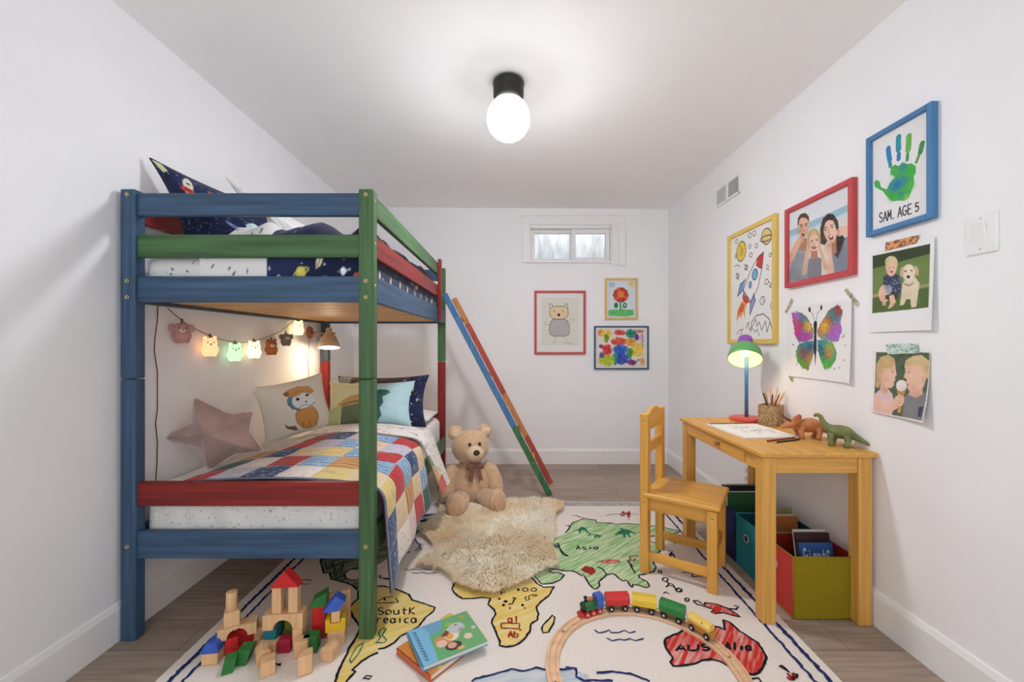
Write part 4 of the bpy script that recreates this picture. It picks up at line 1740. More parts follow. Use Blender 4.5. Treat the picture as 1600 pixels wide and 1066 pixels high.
rstroke(R3, [(660, 775), (760, 755), (900, 750), (915, 775), (800, 788), (710, 780)], .005, DRD)
rstroke(R3, [(760, 255), (860, 240), (960, 240), (1060, 240), (1125, 250)], .005, BLK)
for k in range(14):
    rstroke(R3, [(920 + rj.uniform(0, 110), 205 + rj.uniform(0, 75)), (920 + rj.uniform(0, 110), 205 + rj.uniform(0, 75))], .007, DRD)
rstroke(R3, [(1000, 275), (1020, 305)], .006, BLK)
# doodles under the chair and round the train
rstroke(R4, [(250, 480), (300, 485), (270, 520), (330, 560), (300, 500), (275, 545)], .008, BLK)
rstroke(R4, [(250, 380), (300, 400), (335, 415), (310, 395)], .006, BLK)
rstroke(R4, [(390, 680), (430, 685), (490, 690), (480, 725), (540, 715), (615, 718)], .007, BLK)
roval(R4, (185, 675), 14, 14, .007, BLK)
roval(R4, (233, 748), 26, 18, .007, BLK)
rstroke(R4, [(250, 765), (270, 790), (240, 820), (260, 800), (310, 810), (330, 840), (300, 790), (270, 780)], .007, BLK)
roval(R4, (360, 845), 26, 16, .009, BLK)
rstroke(R4, [(215, 880), (240, 862), (275, 885)], .007, BLK)
roval(R4, (435, 935), 18, 15, .007, BLK)
rstroke(R5, [(700, 160), (750, 165), (770, 145), (735, 132)], .008, BLK)
ind = [(415, 100), (450, 95), (500, 130), (510, 112), (600, 125), (680, 155), (740, 190), (785, 225), (700, 205), (650, 190), (590, 200), (555, 185), (580, 170), (520, 145), (450, 125)]
rfill(R5, ind[3:13] + [(500, 135)], REDC)
rstroke(R5, ind, .0075, BLK, True)
# australia
au = [(195, 400), (240, 375), (320, 340), (350, 312), (430, 318), (480, 340), (530, 330), (575, 295), (620, 305), (665, 325), (650, 245), (700, 265), (780, 335), (850, 380), (920, 425),
      (965, 490), (990, 540), (960, 620), (930, 660), (890, 675), (790, 660), (700, 610), (620, 570), (560, 555), (480, 565), (420, 595), (350, 600), (260, 610), (240, 580), (255, 540), (215, 490), (195, 450)]
rfill(R5, au, REDC)
rstroke(R5, au, .009, BLK, True)
rtext(R5, 'AUS', (280, 490), (570, 485), (0, -48), .009, BLK)
rtext(R5, 'Alia', (665, 480), (880, 490), (0, -60), .009, BLK)
# bottom right figure
rstroke(R5, [(1090, 612), (1110, 605), (1170, 660), (1140, 640), (1090, 612)], .008, BLK)
for k in range(12):
    rstroke(R5, [(1150 + rj.uniform(0, 70), 665 + rj.uniform(0, 60)), (1150 + rj.uniform(0, 80), 665 + rj.uniform(0, 60))], .008, DRD if k % 3 else BLK)
rstroke(R5, [(860, 725), (880, 705), (930, 705), (945, 735)], .008, BLK)
# antarctica along the near edge
an = [(215, 1062), (250, 1040), (380, 1010), (450, 990), (570, 955), (680, 975), (790, 940), (890, 965), (1000, 960), (1100, 950)]
rfill(R2, an + [(1250, 1000), (1300, 1110), (160, 1110)], GRB)
rstroke(R2, an, .009, NVY)
rstroke(Z7, [(270, 908), (320, 913), (322, 955), (360, 975), (420, 972), (505, 975)], .009, NVY)
rstroke(Z7, [(420, 935), (500, 929), (590, 940), (690, 978)], .009, NVY)
tag(rug.build('area_rug', RUGM, loc=((RX0 + RX1) / 2, (RY0 + RY1) / 2, 0)), 'large cream play rug drawn with a crayon world map', 'rug')

# ------------------------------------------------------------------ sheepskin
sk = [(640, 88), (700, 104), (780, 96), (860, 104), (950, 86), (1030, 74), (1130, 66), (1240, 70), (1330, 88), (1335, 112), (1280, 150), (1275, 190), (1285, 230), (1262, 280), (1256, 310), (1290, 355),
      (1312, 415), (1270, 440), (1180, 475), (1130, 505), (1060, 548), (1010, 570), (960, 580), (870, 576), (800, 556), (740, 524), (715, 490), (690, 470), (620, 445), (530, 425), (545, 390),
      (590, 362), (640, 330), (590, 300), (560, 262), (560, 222), (600, 190), (640, 165), (655, 130)]
SKP = [fl(500 + x / 3.4825, 760 + y / 3.4825, .028) for x, y in sk]
sheep = thing('sheepskin', (.02, 2.35, RUG_T), 'shaggy cream sheepskin lying on the map rug in front of the teddy bear', 'sheepskin')
cx = sum(p.x for p in SKP) / len(SKP)
cy = sum(p.y for p in SKP) / len(SKP)
b = MB()
poly = []
for i in range(len(SKP)):
    A, B = SKP[i], SKP[(i + 1) % len(SKP)]
    for t in range(4):
        poly.append(A.lerp(B, t / 4))
NR = 12
vs = []
for j in range(NR + 1):
    f = j / NR
    for p in poly:
        q = Vector((cx + (p.x - cx) * f * .90, cy + (p.y - cy) * f * .90, 0))
        z = RUG_T + .001 + .016 * (1 - f ** 6) + .004 * noise.noise(Vector((q.x * 9, q.y * 9, 0))) * (1 - f)
        vs.append((q.x, q.y, z))
n = len(poly)
fs = [(j * n + k, (j + 1) * n + k, (j + 1) * n + (k + 1) % n, j * n + (k + 1) % n) for j in range(NR) for k in range(n)]
M_HIDE = pm('cream_hide', (206, 188, 156), .95, .05, 40)
b.add(vs, fs, 0, True)
b.build('hide', M_HIDE, sheep)
rng = np.random.RandomState(9)
PX = np.array([(p.x, p.y) for p in poly])


def inside_poly(P, X, Y):
    r_ = np.zeros(X.shape, bool)
    for i in range(len(P)):
        xa, ya = P[i]
        xb, yb = P[(i + 1) % len(P)]
        if ya != yb:
            r_ ^= ((ya > Y) != (yb > Y)) & (X < (xb - xa) * (Y - ya) / (yb - ya) + xa)
    return r_


N = 64000
X = rng.uniform(PX[:, 0].min(), PX[:, 0].max(), N)
Y = rng.uniform(PX[:, 1].min(), PX[:, 1].max(), N)
SH = (PX - [cx, cy]) * .955 + [cx, cy]
ok = inside_poly(SH, X, Y)
X, Y = X[ok], Y[ok]
N = len(X)
dx, dy = X - cx, Y - cy
rr_ = np.hypot(dx, dy) + 1e-6
ang0 = np.arctan2(dy, dx)
cl_ = np.array([noise.noise(Vector((x * 11, y * 11, .5))) for x, y in zip(X, Y)])
cl2 = np.array([noise.noise(Vector((x * 34, y * 34, 7.5))) for x, y in zip(X, Y)])
ang_ = ang0 + cl_ * 1.5 + cl2 * .9 + rng.normal(0, .22, N)
ln = rng.uniform(.026, .046, N) * (1 + .3 * cl_)
ux, uy = np.cos(ang_), np.sin(ang_)
wd = rng.uniform(.0009, .0018, N)
sx, sy = -uy, ux
z0 = RUG_T + .012 + 0 * X
lift = rng.uniform(.45, .95, N)
verts = np.empty((N, 7, 3))
for k, (f, hgt, w_) in enumerate(((0, 0, 1.0), (.38, .026, .9), (.75, .033, .6))):
    px_, py_ = X + ux * ln * f, Y + uy * ln * f
    pz_ = z0 + hgt * lift
    verts[:, 2 * k, 0], verts[:, 2 * k, 1], verts[:, 2 * k, 2] = px_ + sx * wd * w_, py_ + sy * wd * w_, pz_
    verts[:, 2 * k + 1, 0], verts[:, 2 * k + 1, 1], verts[:, 2 * k + 1, 2] = px_ - sx * wd * w_, py_ - sy * wd * w_, pz_
verts[:, 6, 0], verts[:, 6, 1], verts[:, 6, 2] = X + ux * ln, Y + uy * ln, z0 + .022 * lift
lo_, hi_ = np.array(lin((232, 196, 134))), np.array(lin((255, 250, 230)))
big = np.array([noise.noise(Vector((x * 4.2, y * 4.2, 3.1))) for x, y in zip(X, Y)])
mixv = np.clip(.62 + .55 * big + .35 * cl2 + rng.normal(0, .14, N), 0, 1)[:, None]
cols = lo_ * (1 - mixv) + hi_ * mixv
me = bpy.data.meshes.new('fleece')
o = bpy.data.objects.new('fleece', me)
COL.objects.link(o)
o.parent = sheep
vv = verts.reshape(-1, 3) - np.array(sheep.location)
me.vertices.add(N * 7)
me.vertices.foreach_set('co', vv.ravel())
base = (np.arange(N) * 7)[:, None]
loops = (base + np.array([0, 1, 3, 2, 2, 3, 5, 4, 4, 5, 6])).ravel()
me.loops.add(N * 11)
me.loops.foreach_set('vertex_index', loops.astype(np.int32))
me.polygons.add(N * 3)
st = ((np.arange(N) * 11)[:, None] + np.array([0, 4, 8])).ravel()
me.polygons.foreach_set('loop_start', st.astype(np.int32))
me.polygons.foreach_set('use_smooth', [True] * (N * 3))
a_ = me.attributes.new('Col', 'FLOAT_COLOR', 'POINT')
cc = np.ones((N * 7, 4), dtype=np.float32)
cc[:, :3] = np.repeat(cols, 7, axis=0)
a_.data.foreach_set('color', cc.ravel())
me.materials.append(vcol('sheep_wool', .8, 0, sheen=.3))
me.update(calc_edges=True)
me.validate()

# ------------------------------------------------------------------ teddy bear
TB = Vector((-.305, 2.86, 0))
teddy = thing('teddy_bear', TB, 'large beige plush teddy bear with a plaid bow sitting beside the bunk bed', 'teddy bear', rz=R(16))
M_PLUSH = pm('beige_plush', (206, 170, 136), .95, .06, 55, bump=.35, sheen=.5, spec=.1)
M_PALE = pm('pale_plush', (222, 194, 164), .95, .05, 55, bump=.3, sheen=.5, spec=.1)
M_SOLE = pm('tan_sole', (200, 158, 124), .9, .05, 60, bump=.2, sheen=.4)
M_EYE = pm('black_glass_eye', (20, 16, 16), .12, .02, 10, spec=.6)
M_NOSE = pm('brown_nose', (62, 40, 34), .5, .1, 60)
def tb(name, m, fn, par=None):
    q = MB()
    fn(q)
    o_ = q.build(name, m, par or teddy, local=True)
    return o_
RX_ = lambda d: Matrix.Rotation(R(d), 4, 'X')
RY_ = lambda d: Matrix.Rotation(R(d), 4, 'Y')
RZ_ = lambda d: Matrix.Rotation(R(d), 4, 'Z')
def torso(q):
    q.lathe([(0, .012), (.075, .016), (.118, .045), (.138, .10), (.136, .15), (.118, .21), (.096, .255), (.075, .285), (.04, .305), (0, .31)], 32,
            Matrix.Diagonal((1, .86, 1, 1)))
tb('torso', M_PLUSH, torso)
hb = tb('head', M_PLUSH, lambda q: q.ball((0, -.012, .402), (.130, .112, .116), RX_(8), 32, 20, fn=lambda p: p * (1 + .05 * max(0, -p.z))))
tb('muzzle', M_PALE, lambda q: q.ball((.012, -.115, .378), (.062, .050, .052), None, 24, 14), hb)
tb('nose', M_NOSE, lambda q: q.ball((.014, -.164, .392), (.022, .014, .019), None, 16, 10), hb)
for s_ in (-1, 1):
    tb('eye', M_EYE, lambda q: q.ball((s_ * .034 + .010, -.118, .437), (.0115, .0085, .0125), None, 14, 10), hb)
    ear = tb('ear', M_PLUSH, lambda q: q.ball((s_ * .104, .004, .498), (.052, .026, .050), RY_(s_ * 32), 20, 12), hb)
    tb('inner_ear', M_PALE, lambda q: q.ball((s_ * .104, -.014, .496), (.034, .014, .033), RY_(s_ * 32), 16, 10), ear)
    # arm
    def arm(q):
        pts = [Vector((s_ * .098, -.005, .265)), Vector((s_ * .142, -.012, .225)), Vector((s_ * .164, -.03, .165)), Vector((s_ * .170, -.05, .105)), Vector((s_ * .165, -.062, .066)), Vector((s_ * .160, -.066, .045))]
        q.tube(pts, [.034, .050, .054, .056, .046, .014], 18)
    tb('arm', M_PLUSH, arm)
    def leg(q):
        pts = [Vector((s_ * .07, -.07, .070)), Vector((s_ * .10, -.14, .072)), Vector((s_ * .122, -.20, .074)), Vector((s_ * .132, -.232, .078))]
        q.tube(pts, [.055, .066, .066, .058], 20)
        q.ball((s_ * .136, -.242, .088), (.064, .042, .080), RZ_(s_ * 24) @ RX_(-8), 24, 16)
    lg = tb('leg', M_PLUSH, leg)
    tb('foot_sole', M_SOLE, lambda q: q.ball((s_ * .146, -.268, .086), (.050, .018, .064), RZ_(s_ * 24) @ RX_(-8), 22, 12), lg)
def bow(q):
    for s_ in (-1, 1):
        q.ball((s_ * .030 + .012, -.122, .292), (.034, .016, .022), RY_(s_ * 14), 14, 10)
        q.prism([(s_ * .004 + .012, .285), (s_ * .030 + .012, .285), (s_ * .052 + .012, .19), (s_ * .040 + .012, .204), (s_ * .022 + .012, .186)], 0, .006,
                frame_at((0, -.132, 0), (1, 0, 0), (0, 0, 1), (0, -1, -.0)))
    q.ball((.012, -.132, .292), (.013, .012, .014), None, 12, 8)
def plaid():
    m, nt, p = new_mat('brown_plaid_cloth')
    n_ = nt.nodes
    tc = n_.new('ShaderNodeTexCoord')
    w1 = n_.new('ShaderNodeTexWave')
    w1.bands_direction = 'X'
    w1.inputs['Scale'].default_value = 32
    w2 = n_.new('ShaderNodeTexWave')
    w2.bands_direction = 'Z'
    w2.inputs['Scale'].default_value = 26
    nt.links.new(tc.outputs['Object'], w1.inputs['Vector'])
    nt.links.new(tc.outputs['Object'], w2.inputs['Vector'])
    mt = n_.new('ShaderNodeMath')
    mt.operation = 'MAXIMUM'
    nt.links.new(w1.outputs['Fac'], mt.inputs[0])
    nt.links.new(w2.outputs['Fac'], mt.inputs[1])
    rp = n_.new('ShaderNodeValToRGB')
    rp.color_ramp.elements[0].position = .55
    rp.color_ramp.elements[1].position = .9
    rp.color_ramp.elements[0].color = (*lin((84, 50, 44)), 1)
    rp.color_ramp.elements[1].color = (*lin((150, 108, 92)), 1)
    nt.links.new(mt.outputs[0], rp.inputs['Fac'])
    nt.links.new(rp.outputs['Color'], p.inputs['Base Color'])
    p.inputs['Roughness'].default_value = .9
    return m
tb('bow', plaid(), bow)

# ------------------------------------------------------------------ books lying on the rug
M_PAPER = pm('book_pages', (232, 224, 206), .8, .04, 200, (1, 1, 12))
def art(name, rough=.45):
    return vcol(name, rough, 0, spec=.4)
M_PRINT = art('glossy_print', .38)
M_MATT = art('matt_print', .75)


def flat_book(label, c0, xdir, W, H, z, t, cover, spine_col, group, name='picture_book'):
    """c0 = spine-side corner; xdir along the width"""
    X_ = Vector((xdir[0], xdir[1], 0)).normalized()
    Y_ = Vector((-X_.y, X_.x, 0))
    o_ = thing(name, (c0[0], c0[1], z), label, 'book', group)
    M = frame_at((c0[0], c0[1], z), X_, Y_, (0, 0, 1))
    q = MB()
    q.box(.004, W - .004, .004, H - .004, .002, t - .002, bev=.0005, M=M)
    q.build('pages', M_PAPER, o_)
    q = MB()
    cs = cover.sample(80, 80)
    q.grid(lambda u_, v: M @ Vector((u_ * W, H - v * H, t)), 80, 80, 0, cs, sm=False, flip=False)
    sp = tuple(lin(spine_col))
    q.box(0, W, 0, H, 0, .002, 0, .0006, M, col=sp)
    q.box(0, W, 0, H, t - .002, t - .0002, 0, .0004, M, col=sp)
    q.box(0, .004, 0, H, 0, t, 0, .0008, M, col=sp)
    q.build('cover', M_PRINT, o_)
    return o_


c = Canvas(260, 200, (104, 168, 108))
c.poly([(0, 0), (88, 0), (70, 80), (60, 200), (0, 200)], (122, 180, 212))
c.poly([(60, 0), (150, 0), (120, 60), (84, 70)], (108, 160, 190))
c.ell((112, 116), 34, 30, (208, 140, 100))
c.ell((100, 128), 20, 18, (232, 190, 168))
c.ell((150, 98), 30, 34, (232, 214, 190))
c.ell((140, 104), 16, 18, (214, 160, 70))
c.ell((182, 74), 34, 30, (186, 190, 188))
c.ell((196, 92), 12, 10, (150, 150, 150))
c.ell((186, 58), 4, 4, (40, 40, 40))
c.poly([(108, 92), (140, 66), (150, 84), (130, 100)], (112, 62, 50))
c.ell((136, 158), 32, 22, (70, 44, 40))
c.ell((132, 154), 18, 15, (214, 160, 140))
c.ell((206, 138), 17, 15, (226, 196, 168))
c.ell((158, 180), 16, 8, (222, 180, 110))
c.ell((226, 26), 10, 9, (186, 150, 70))
c.ell((244, 104), 9, 9, (206, 190, 180))
c.ell((160, 40), 14, 10, (150, 176, 90))
rg = random.Random(1)
for k in range(11):
    y = 22 + k * 15
    c.line([(18, y), (30, y + rg.uniform(-3, 3)), (26, y + 7)], 3.4, (34, 60, 96))
    c.line([(20, y + 6), (31, y + 6)], 2.2, (34, 60, 96))
P0 = Vector((-.300, 1.345, 0))
flat_book('green and blue picture book with animals on top of a yellow book', (P0.x, P0.y), (.207, .12), .239, .192, .0245 + RUG_T, .017, c, (104, 160, 190), 'picture books on the rug')
c = Canvas(260, 200, (214, 182, 74))
c.poly([(0, 0), (40, 0), (40, 200), (0, 200)], (206, 128, 56))
c.ell((84, 176), 26, 14, (96, 150, 70))
c.ell((112, 168), 18, 10, (236, 220, 110))
c.ell((200, 40), 30, 30, (222, 206, 120))
P0 = Vector((-.272, 1.332, 0))
flat_book('yellow and orange picture book lying under the green and blue one', (P0.x, P0.y), (.155, .185), .25, .19, RUG_T + .0012, .0225, c, (196, 92, 52), 'picture books on the rug')

# ================================================================== DESK AND CHAIR
HONEY = (214, 160, 78)
M_DX, M_DY, M_DZ = (wood('honey_wood_' + a, HONEY, a, .42, .07, .05) for a in 'xyz')
DX0, DX1, DY0, DY1, DT = .968, XR - .003, 1.600, 2.395, .684
desk = thing('desk', ((DX0 + DX1) / 2, (DY0 + DY1) / 2, 0), 'yellow wooden desk with one drawer standing against the right wall', 'desk')
b = MB()
b.box(DX0, DX1, DY0, DY1, .664, DT, bev=.005)
b.build('desk_top', M_DY, desk)
LW = .054
for x in (.980, 1.412 - LW):
    for y in (1.612, 2.383 - LW):
        b = MB()
        b.box(x, x + LW, y, y + LW, RUG_T if x < 1.0 else 0, .664, bev=.003)
        b.build('leg', M_DZ, desk)
b = MB()
b.box(.980 + LW, 1.412 - LW, 1.618, 1.638, .600, .664, bev=.002)
b.build('apron', M_DX, desk)
b = MB()
b.box(.980 + LW, 1.412 - LW, 2.355, 2.375, .600, .664, bev=.002)
b.build('apron', M_DX, desk)
b = MB()
b.box(.988, 1.008, 1.612 + LW, 1.748, .600, .664, bev=.002)
b.build('apron', M_DY, desk)
b = MB()
b.box(1.388, 1.408, 1.612 + LW, 2.383 - LW, .600, .664, bev=.002)
b.build('apron', M_DY, desk)
b = MB()
b.box(.983, 1.000, 1.7505, 2.383 - LW - .002, .601, .6625, bev=.0025)
b.box(1.0, 1.30, 1.77, 2.30, .606, .650, bev=.002)
dr = b.build('drawer', M_DY, desk)
b = MB()
b.lathe([(0, 0), (.0065, 0), (.005, .006), (.011, .012), (.0125, .017), (.009, .0225), (0, .024)], 18, frame_at((.983, 1.962, .634), (0, 1, 0), (0, 0, 1), (-1, 0, 0)))
b.build('drawer_knob', pm('copper_knob', (176, 112, 66), .3, .05, 30, metal=.5), dr)

# chair
# the four feet on the rug, seen from the photograph's floor plan
BN, BF = Vector((.636, 1.990, 0)), Vector((.775, 2.172, 0))
FN, FF = Vector((.888, 1.852, 0)), Vector((1.040, 2.056, 0))
org = (BN + BF + FN + FF) / 4
fwd = ((FN - BN) + (FF - BF)).normalized()
lft = Vector((-fwd.y, fwd.x, 0))
fwd = Vector((.83, -.56, 0)).normalized()
lft = Vector((-fwd.y, fwd.x, 0))
a_rot = math.atan2(fwd.y, fwd.x)
dep, wid_ = .300, .270
org = BN + fwd * dep / 2 + lft * wid_ / 2
chair = thing('childs_chair', (org.x, org.y, RUG_T), 'small yellow wooden chair pulled up beside the desk on the rug', 'chair', rz=a_rot)
M_CX, M_CY, M_CZ = (wood('honey_chair_wood_' + a, (216, 160, 72), a, .42, .07, .05) for a in 'xyz')
def cpart(name, m, fn, par=None):
    q = MB()
    fn(q)
    return q.build(name, m, par or chair, local=True)
PT = .044
xb, xf, yw = -dep / 2, dep / 2, wid_ / 2
M_SCREW = pm('brass_screw', (190, 158, 92), .35, .05, 50, metal=.8)
for s_ in (-1, 1):
    zt = .768
    bp_ = cpart('back_post', M_CZ, lambda q: q.box(xb - .018, xb + .022, s_ * yw - PT / 2, s_ * yw + PT / 2, 0, zt, bev=.003))
    fl_ = cpart('front_leg', M_CZ, lambda q: q.box(xf - .022, xf + .020, s_ * yw - PT / 2 + .002, s_ * yw + PT / 2 - .002, 0, .362, bev=.003))
    cpart('seat_rail', M_CX, lambda q: q.box(xb + .020, xf - .020, s_ * (yw - .008) - .009, s_ * (yw - .008) + .009, .300, .366, bev=.002))
    cpart('stretcher', M_CX, lambda q: q.box(xb + .020, xf - .020, s_ * (yw - .006) - .009, s_ * (yw - .006) + .009, .058, .100, bev=.002))
    if s_ < 0:
        for par, x_, z_ in ((bp_, xb + .002, .735), (bp_, xb + .002, .345), (fl_, xf, .333)):
            cpart('screw', M_SCREW, lambda q: q.lathe([(0, 0), (.006, 0), (.0045, .0014), (0, .0010)], 12, frame_at((x_, s_ * yw - PT / 2 + (.002 if par is fl_ else 0), z_), (1, 0, 0), (0, 0, 1), (0, -1, 0))), par)
cpart('seat', M_CX, lambda q: q.box(xb - .004, xf + .034, -yw - .026, yw + .026, .366, .388, bev=.006))
for x_ in (xb, xf - .002):
    cpart('seat_rail', M_CY, lambda q: q.box(x_ - .009, x_ + .009, -yw + .018, yw - .018, .300, .366, bev=.002))
cpart('stretcher', M_CY, lambda q: q.box(xf - .010, xf + .008, -yw + .018, yw - .018, .140, .182, bev=.002))
def toprail(q):
    pts = [(-yw + .020, .680)] + [(-yw + .020 + (2 * yw - .04) * k / 12, .755 + .030 * math.sin(PI * k / 12)) for k in range(13)] + [(yw - .020, .680)]
    q.prism([(y_, z_) for y_, z_ in pts], -.010, .010, frame_at((xb + .002, 0, 0), (0, 1, 0), (0, 0, 1), (1, 0, 0)))
cpart('top_rail', M_CY, toprail)
cpart('back_rail', M_CY, lambda q: q.box(xb - .008, xb + .012, -yw + .02, yw - .02, .565, .622, bev=.002))

# ------------------------------------------------------------------ storage boxes under the desk
def canvas_cloth(name, col):
    return pm(name, col, .85, .05, 220, bump=.25, spec=.15)
M_RING = pm('metal_eyelet', (196, 196, 198), .3, .03, 30, metal=.7)
def bin_(y0, y1, x0, x1, h, c_front, c_side, c_in, label, nm):
    """open cloth box; its handle ring is on the face looking into the room (-x)"""
    o_ = thing('storage_box', ((x0 + x1) / 2, (y0 + y1) / 2, 0), label, 'storage box', 'cloth storage boxes under the desk')
    t = .006
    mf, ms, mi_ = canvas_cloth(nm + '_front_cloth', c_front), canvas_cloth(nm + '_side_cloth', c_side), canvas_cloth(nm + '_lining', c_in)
    b = MB()
    b.box(x0, x0 + t, y0, y1, .001, h, bev=.002)
    fr = b.build('front_panel', mf, o_)
    b = MB()
    b.box(x0 + t, x1, y0, y0 + t, .001, h, bev=.002)
    b.build('side_panel', ms, o_)
    b = MB()
    b.box(x0 + t, x1, y1 - t, y1, .001, h, bev=.002)
    b.build('side_panel', mi_, o_)
    b = MB()
    b.box(x1 - t, x1, y0 + t, y1 - t, .001, h, bev=.002)
    b.box(x0 + t, x1 - t, y0 + t, y1 - t, .001, .008, bev=.001)
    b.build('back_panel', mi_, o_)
    b = MB()
    e = .0022
    for (A, B_) in (((x0, y0, h), (x1, y0, h)), ((x0, y0, h), (x0, y1, h)), ((x0, y1, h), (x1, y1, h)), ((x0, y0, 0.004), (x0, y0, h)), ((x1, y0, .004), (x1, y0, h)), ((x0, y0, .004), (x1, y0, .004)), ((x0, y0, .004), (x0, y1, .004))):
        b.tube([Vector(A), Vector(B_)], e + .0006, 6)
    b.build('edge_binding', ms if nm == 'red' else mf, o_)
    ym, zm = (y0 + y1) / 2 + .01, h * .66
    b = MB()
    TMx = frame_at((x0 - .0005, ym, zm), (0, 1, 0), (0, 0, 1), (-1, 0, 0))
    b.lathe([(.0135, 0), (.021, 0), (.021, .002), (.0175, .004), (.0135, .002)], 24, TMx, close=False)
    rg_ = b.build('handle_ring', M_RING, fr)
    b = MB()
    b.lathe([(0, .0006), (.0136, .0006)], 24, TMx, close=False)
    b.build('hole_shade_disc', pm(nm + '_hole_shade', (26, 26, 30), .9), fr)  # dark disc painted as the shade within the ring
    return o_


BX0, BX1 = 1.127, 1.386
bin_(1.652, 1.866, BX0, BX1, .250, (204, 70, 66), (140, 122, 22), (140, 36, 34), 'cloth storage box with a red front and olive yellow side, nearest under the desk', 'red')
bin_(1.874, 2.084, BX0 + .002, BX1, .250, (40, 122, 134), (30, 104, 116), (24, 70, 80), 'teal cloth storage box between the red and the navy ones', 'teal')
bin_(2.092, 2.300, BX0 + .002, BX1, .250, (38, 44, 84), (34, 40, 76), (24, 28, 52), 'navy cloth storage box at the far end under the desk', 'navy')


def upright_book(x0, x1, y, z0, h, t, lean, cover, edge_col, label, group, name='book', rz=0.0):
    """book standing in a box; its cover faces the camera (-y), leaning back by lean degrees"""
    o_ = thing(name, ((x0 + x1) / 2, y, z0), label, 'book', group)
    W = x1 - x0
    M = Matrix.Translation((x0, y, z0)) @ Matrix.Rotation(R(rz), 4, 'Z') @ Matrix.Rotation(R(-lean), 4, 'X')
    q = MB()
    q.box(.003, W - .003, .002, t - .002, .003, h - .003, bev=.0005, M=M)
    q.build('pages', M_PAPER, o_)
    q = MB()
    ec = tuple(lin(edge_col))
    q.grid(lambda u_, v: M @ Vector((u_ * W, -.0003, h - v * h)), 60, 60, 0, cover.sample(60, 60), sm=False)
    q.box(0, W, 0, .002, 0, h, 0, .0005, M, col=ec)
    q.box(0, W, t - .002, t, 0, h, 0, .0005, M, col=ec)
    q.box(0, .003, 0, t, 0, h, 0, .0005, M, col=ec)
    q.build('cover', M_PRINT, o_)
    return o_


GB = 'books in the storage boxes'
c = Canvas(200, 200, (52, 92, 62))
c.poly([(70, 200), (70, 120), (110, 96), (190, 100), (200, 200)], (120, 60, 48), 1, .4)
upright_book(1.148, 1.352, 2.200, .010, .305, .018, 0, c, (196, 200, 190), 'green book with a pale border standing in the navy box', GB)
c = Canvas(100, 100, (26, 32, 34))
upright_book(1.142, 1.352, 2.236, .010, .330, .020, 0, c, (58, 66, 62), 'tall dark book behind the green one in the navy box', GB)
c = Canvas(160, 200, (160, 96, 50))
c.poly([(0, 60), (160, 110), (160, 200), (0, 200)], (44, 76, 58))
c.line([(50, 96), (70, 90), (90, 100), (60, 108), (94, 122)], 5, (226, 220, 190))
upright_book(1.205, 1.345, 1.915, .010, .285, .012, 6, c, (206, 170, 110), 'orange and green book leaning in the teal box', GB)
c = Canvas(100, 100, (206, 196, 176))
upright_book(1.215, 1.352, 1.945, .010, .282, .010, 6, c, (190, 180, 160), 'thin cream book behind the orange one in the teal box', GB)
c = Canvas(100, 100, (128, 134, 96))
upright_book(1.222, 1.358, 1.972, .010, .300, .010, 6, c, (140, 146, 104), 'thin olive book at the back of the teal box', GB)
c = Canvas(200, 160, (46, 84, 140))
c.text('GiantS', (26, 44), (190, 50), (-4, -30), 5, (206, 216, 226))
c.line([(28, 62), (60, 64), (90, 62)], 4, (150, 170, 200))
upright_book(1.205, 1.348, 1.690, .010, .262, .014, 10, c, (60, 70, 96), 'blue book with white letters leaning in the red box', GB)
c = Canvas(100, 100, (58, 34, 36))
upright_book(1.218, 1.362, 1.722, .010, .288, .012, 10, c, (74, 44, 46), 'dark maroon book behind the blue one in the red box', GB)
c = Canvas(100, 100, (214, 210, 202))
upright_book(1.226, 1.368, 1.746, .010, .290, .012, 10, c, (220, 216, 208), 'white edged book standing behind the maroon one in the red box', GB)

# ------------------------------------------------------------------ things on the desk
lamp = thing('desk_lamp', (1.300, 2.290, DT), 'childs desk lamp with green shade, purple cap, blue pole and red base', 'lamp')
b = MB()
b.lathe([(0, DT), (.084, DT), (.086, DT + .003), (.086, DT + .016), (.083, DT + .019), (0, DT + .020)], 40, Matrix.Translation((1.300, 2.290, 0)))
b.build('lamp_base', pm('coral_red_enamel', (214, 82, 72), .35, .02, 20), lamp)
b = MB()
b.tube([(1.300, 2.290, DT + .018), (1.300, 2.290, 1.10)], .0095, 16)
b.build('lamp_pole', pm('blue_enamel', (70, 130, 172), .35, .02, 20), lamp)
# the shade hangs from the pole's top, opening down and towards the room
ax = Vector((-.31, -.52, -.80)).normalized()      # direction of the opening
rim = at(1164, 562, 2.235)
top = rim - ax * .150
Zs = -ax
Xs = Vector((1, 0, 0))
Xs = (Xs - Zs * Xs.dot(Zs)).normalized()
SM = frame_at(rim, Xs, Zs.cross(Xs), Zs)
b = MB()
b.lathe([(.084, 0), (.086, .003), (.083, .028), (.076, .056), (.064, .078), (.047, .094), (.034, .100), (.030, .098), (.045, .090), (.061, .074), (.073, .054), (.080, .028), (.0825, .004), (.084, 0)], 40, SM, close=False)
m_in, nt, p = new_mat('shade_green_outside_cream_inside')
geo = nt.nodes.new('ShaderNodeNewGeometry')
tcn = nt.nodes.new('ShaderNodeTexNoise')
tcn.inputs['Scale'].default_value = 40
mxn = nt.nodes.new('ShaderNodeMix')
mxn.data_type = 'RGBA'
mxn.inputs[0].default_value = 0
mxn.inputs[6].default_value = (*lin((104, 176, 108)), 1)
nt.links.new(mxn.outputs[2], p.inputs['Base Color'])
p.inputs['Roughness'].default_value = .4
sh = b.build('lamp_shade', pm('green_enamel', (104, 174, 104), .4, .02, 20), lamp)
b = MB()
b.lathe([(.0815, .004), (.079, .028), (.072, .053), (.060, .073), (.045, .089), (0, .092)], 40, SM, close=False)
b.build('shade_lining', pm('cream_enamel', (240, 224, 180), .5, .01, 20), sh)
b = MB()
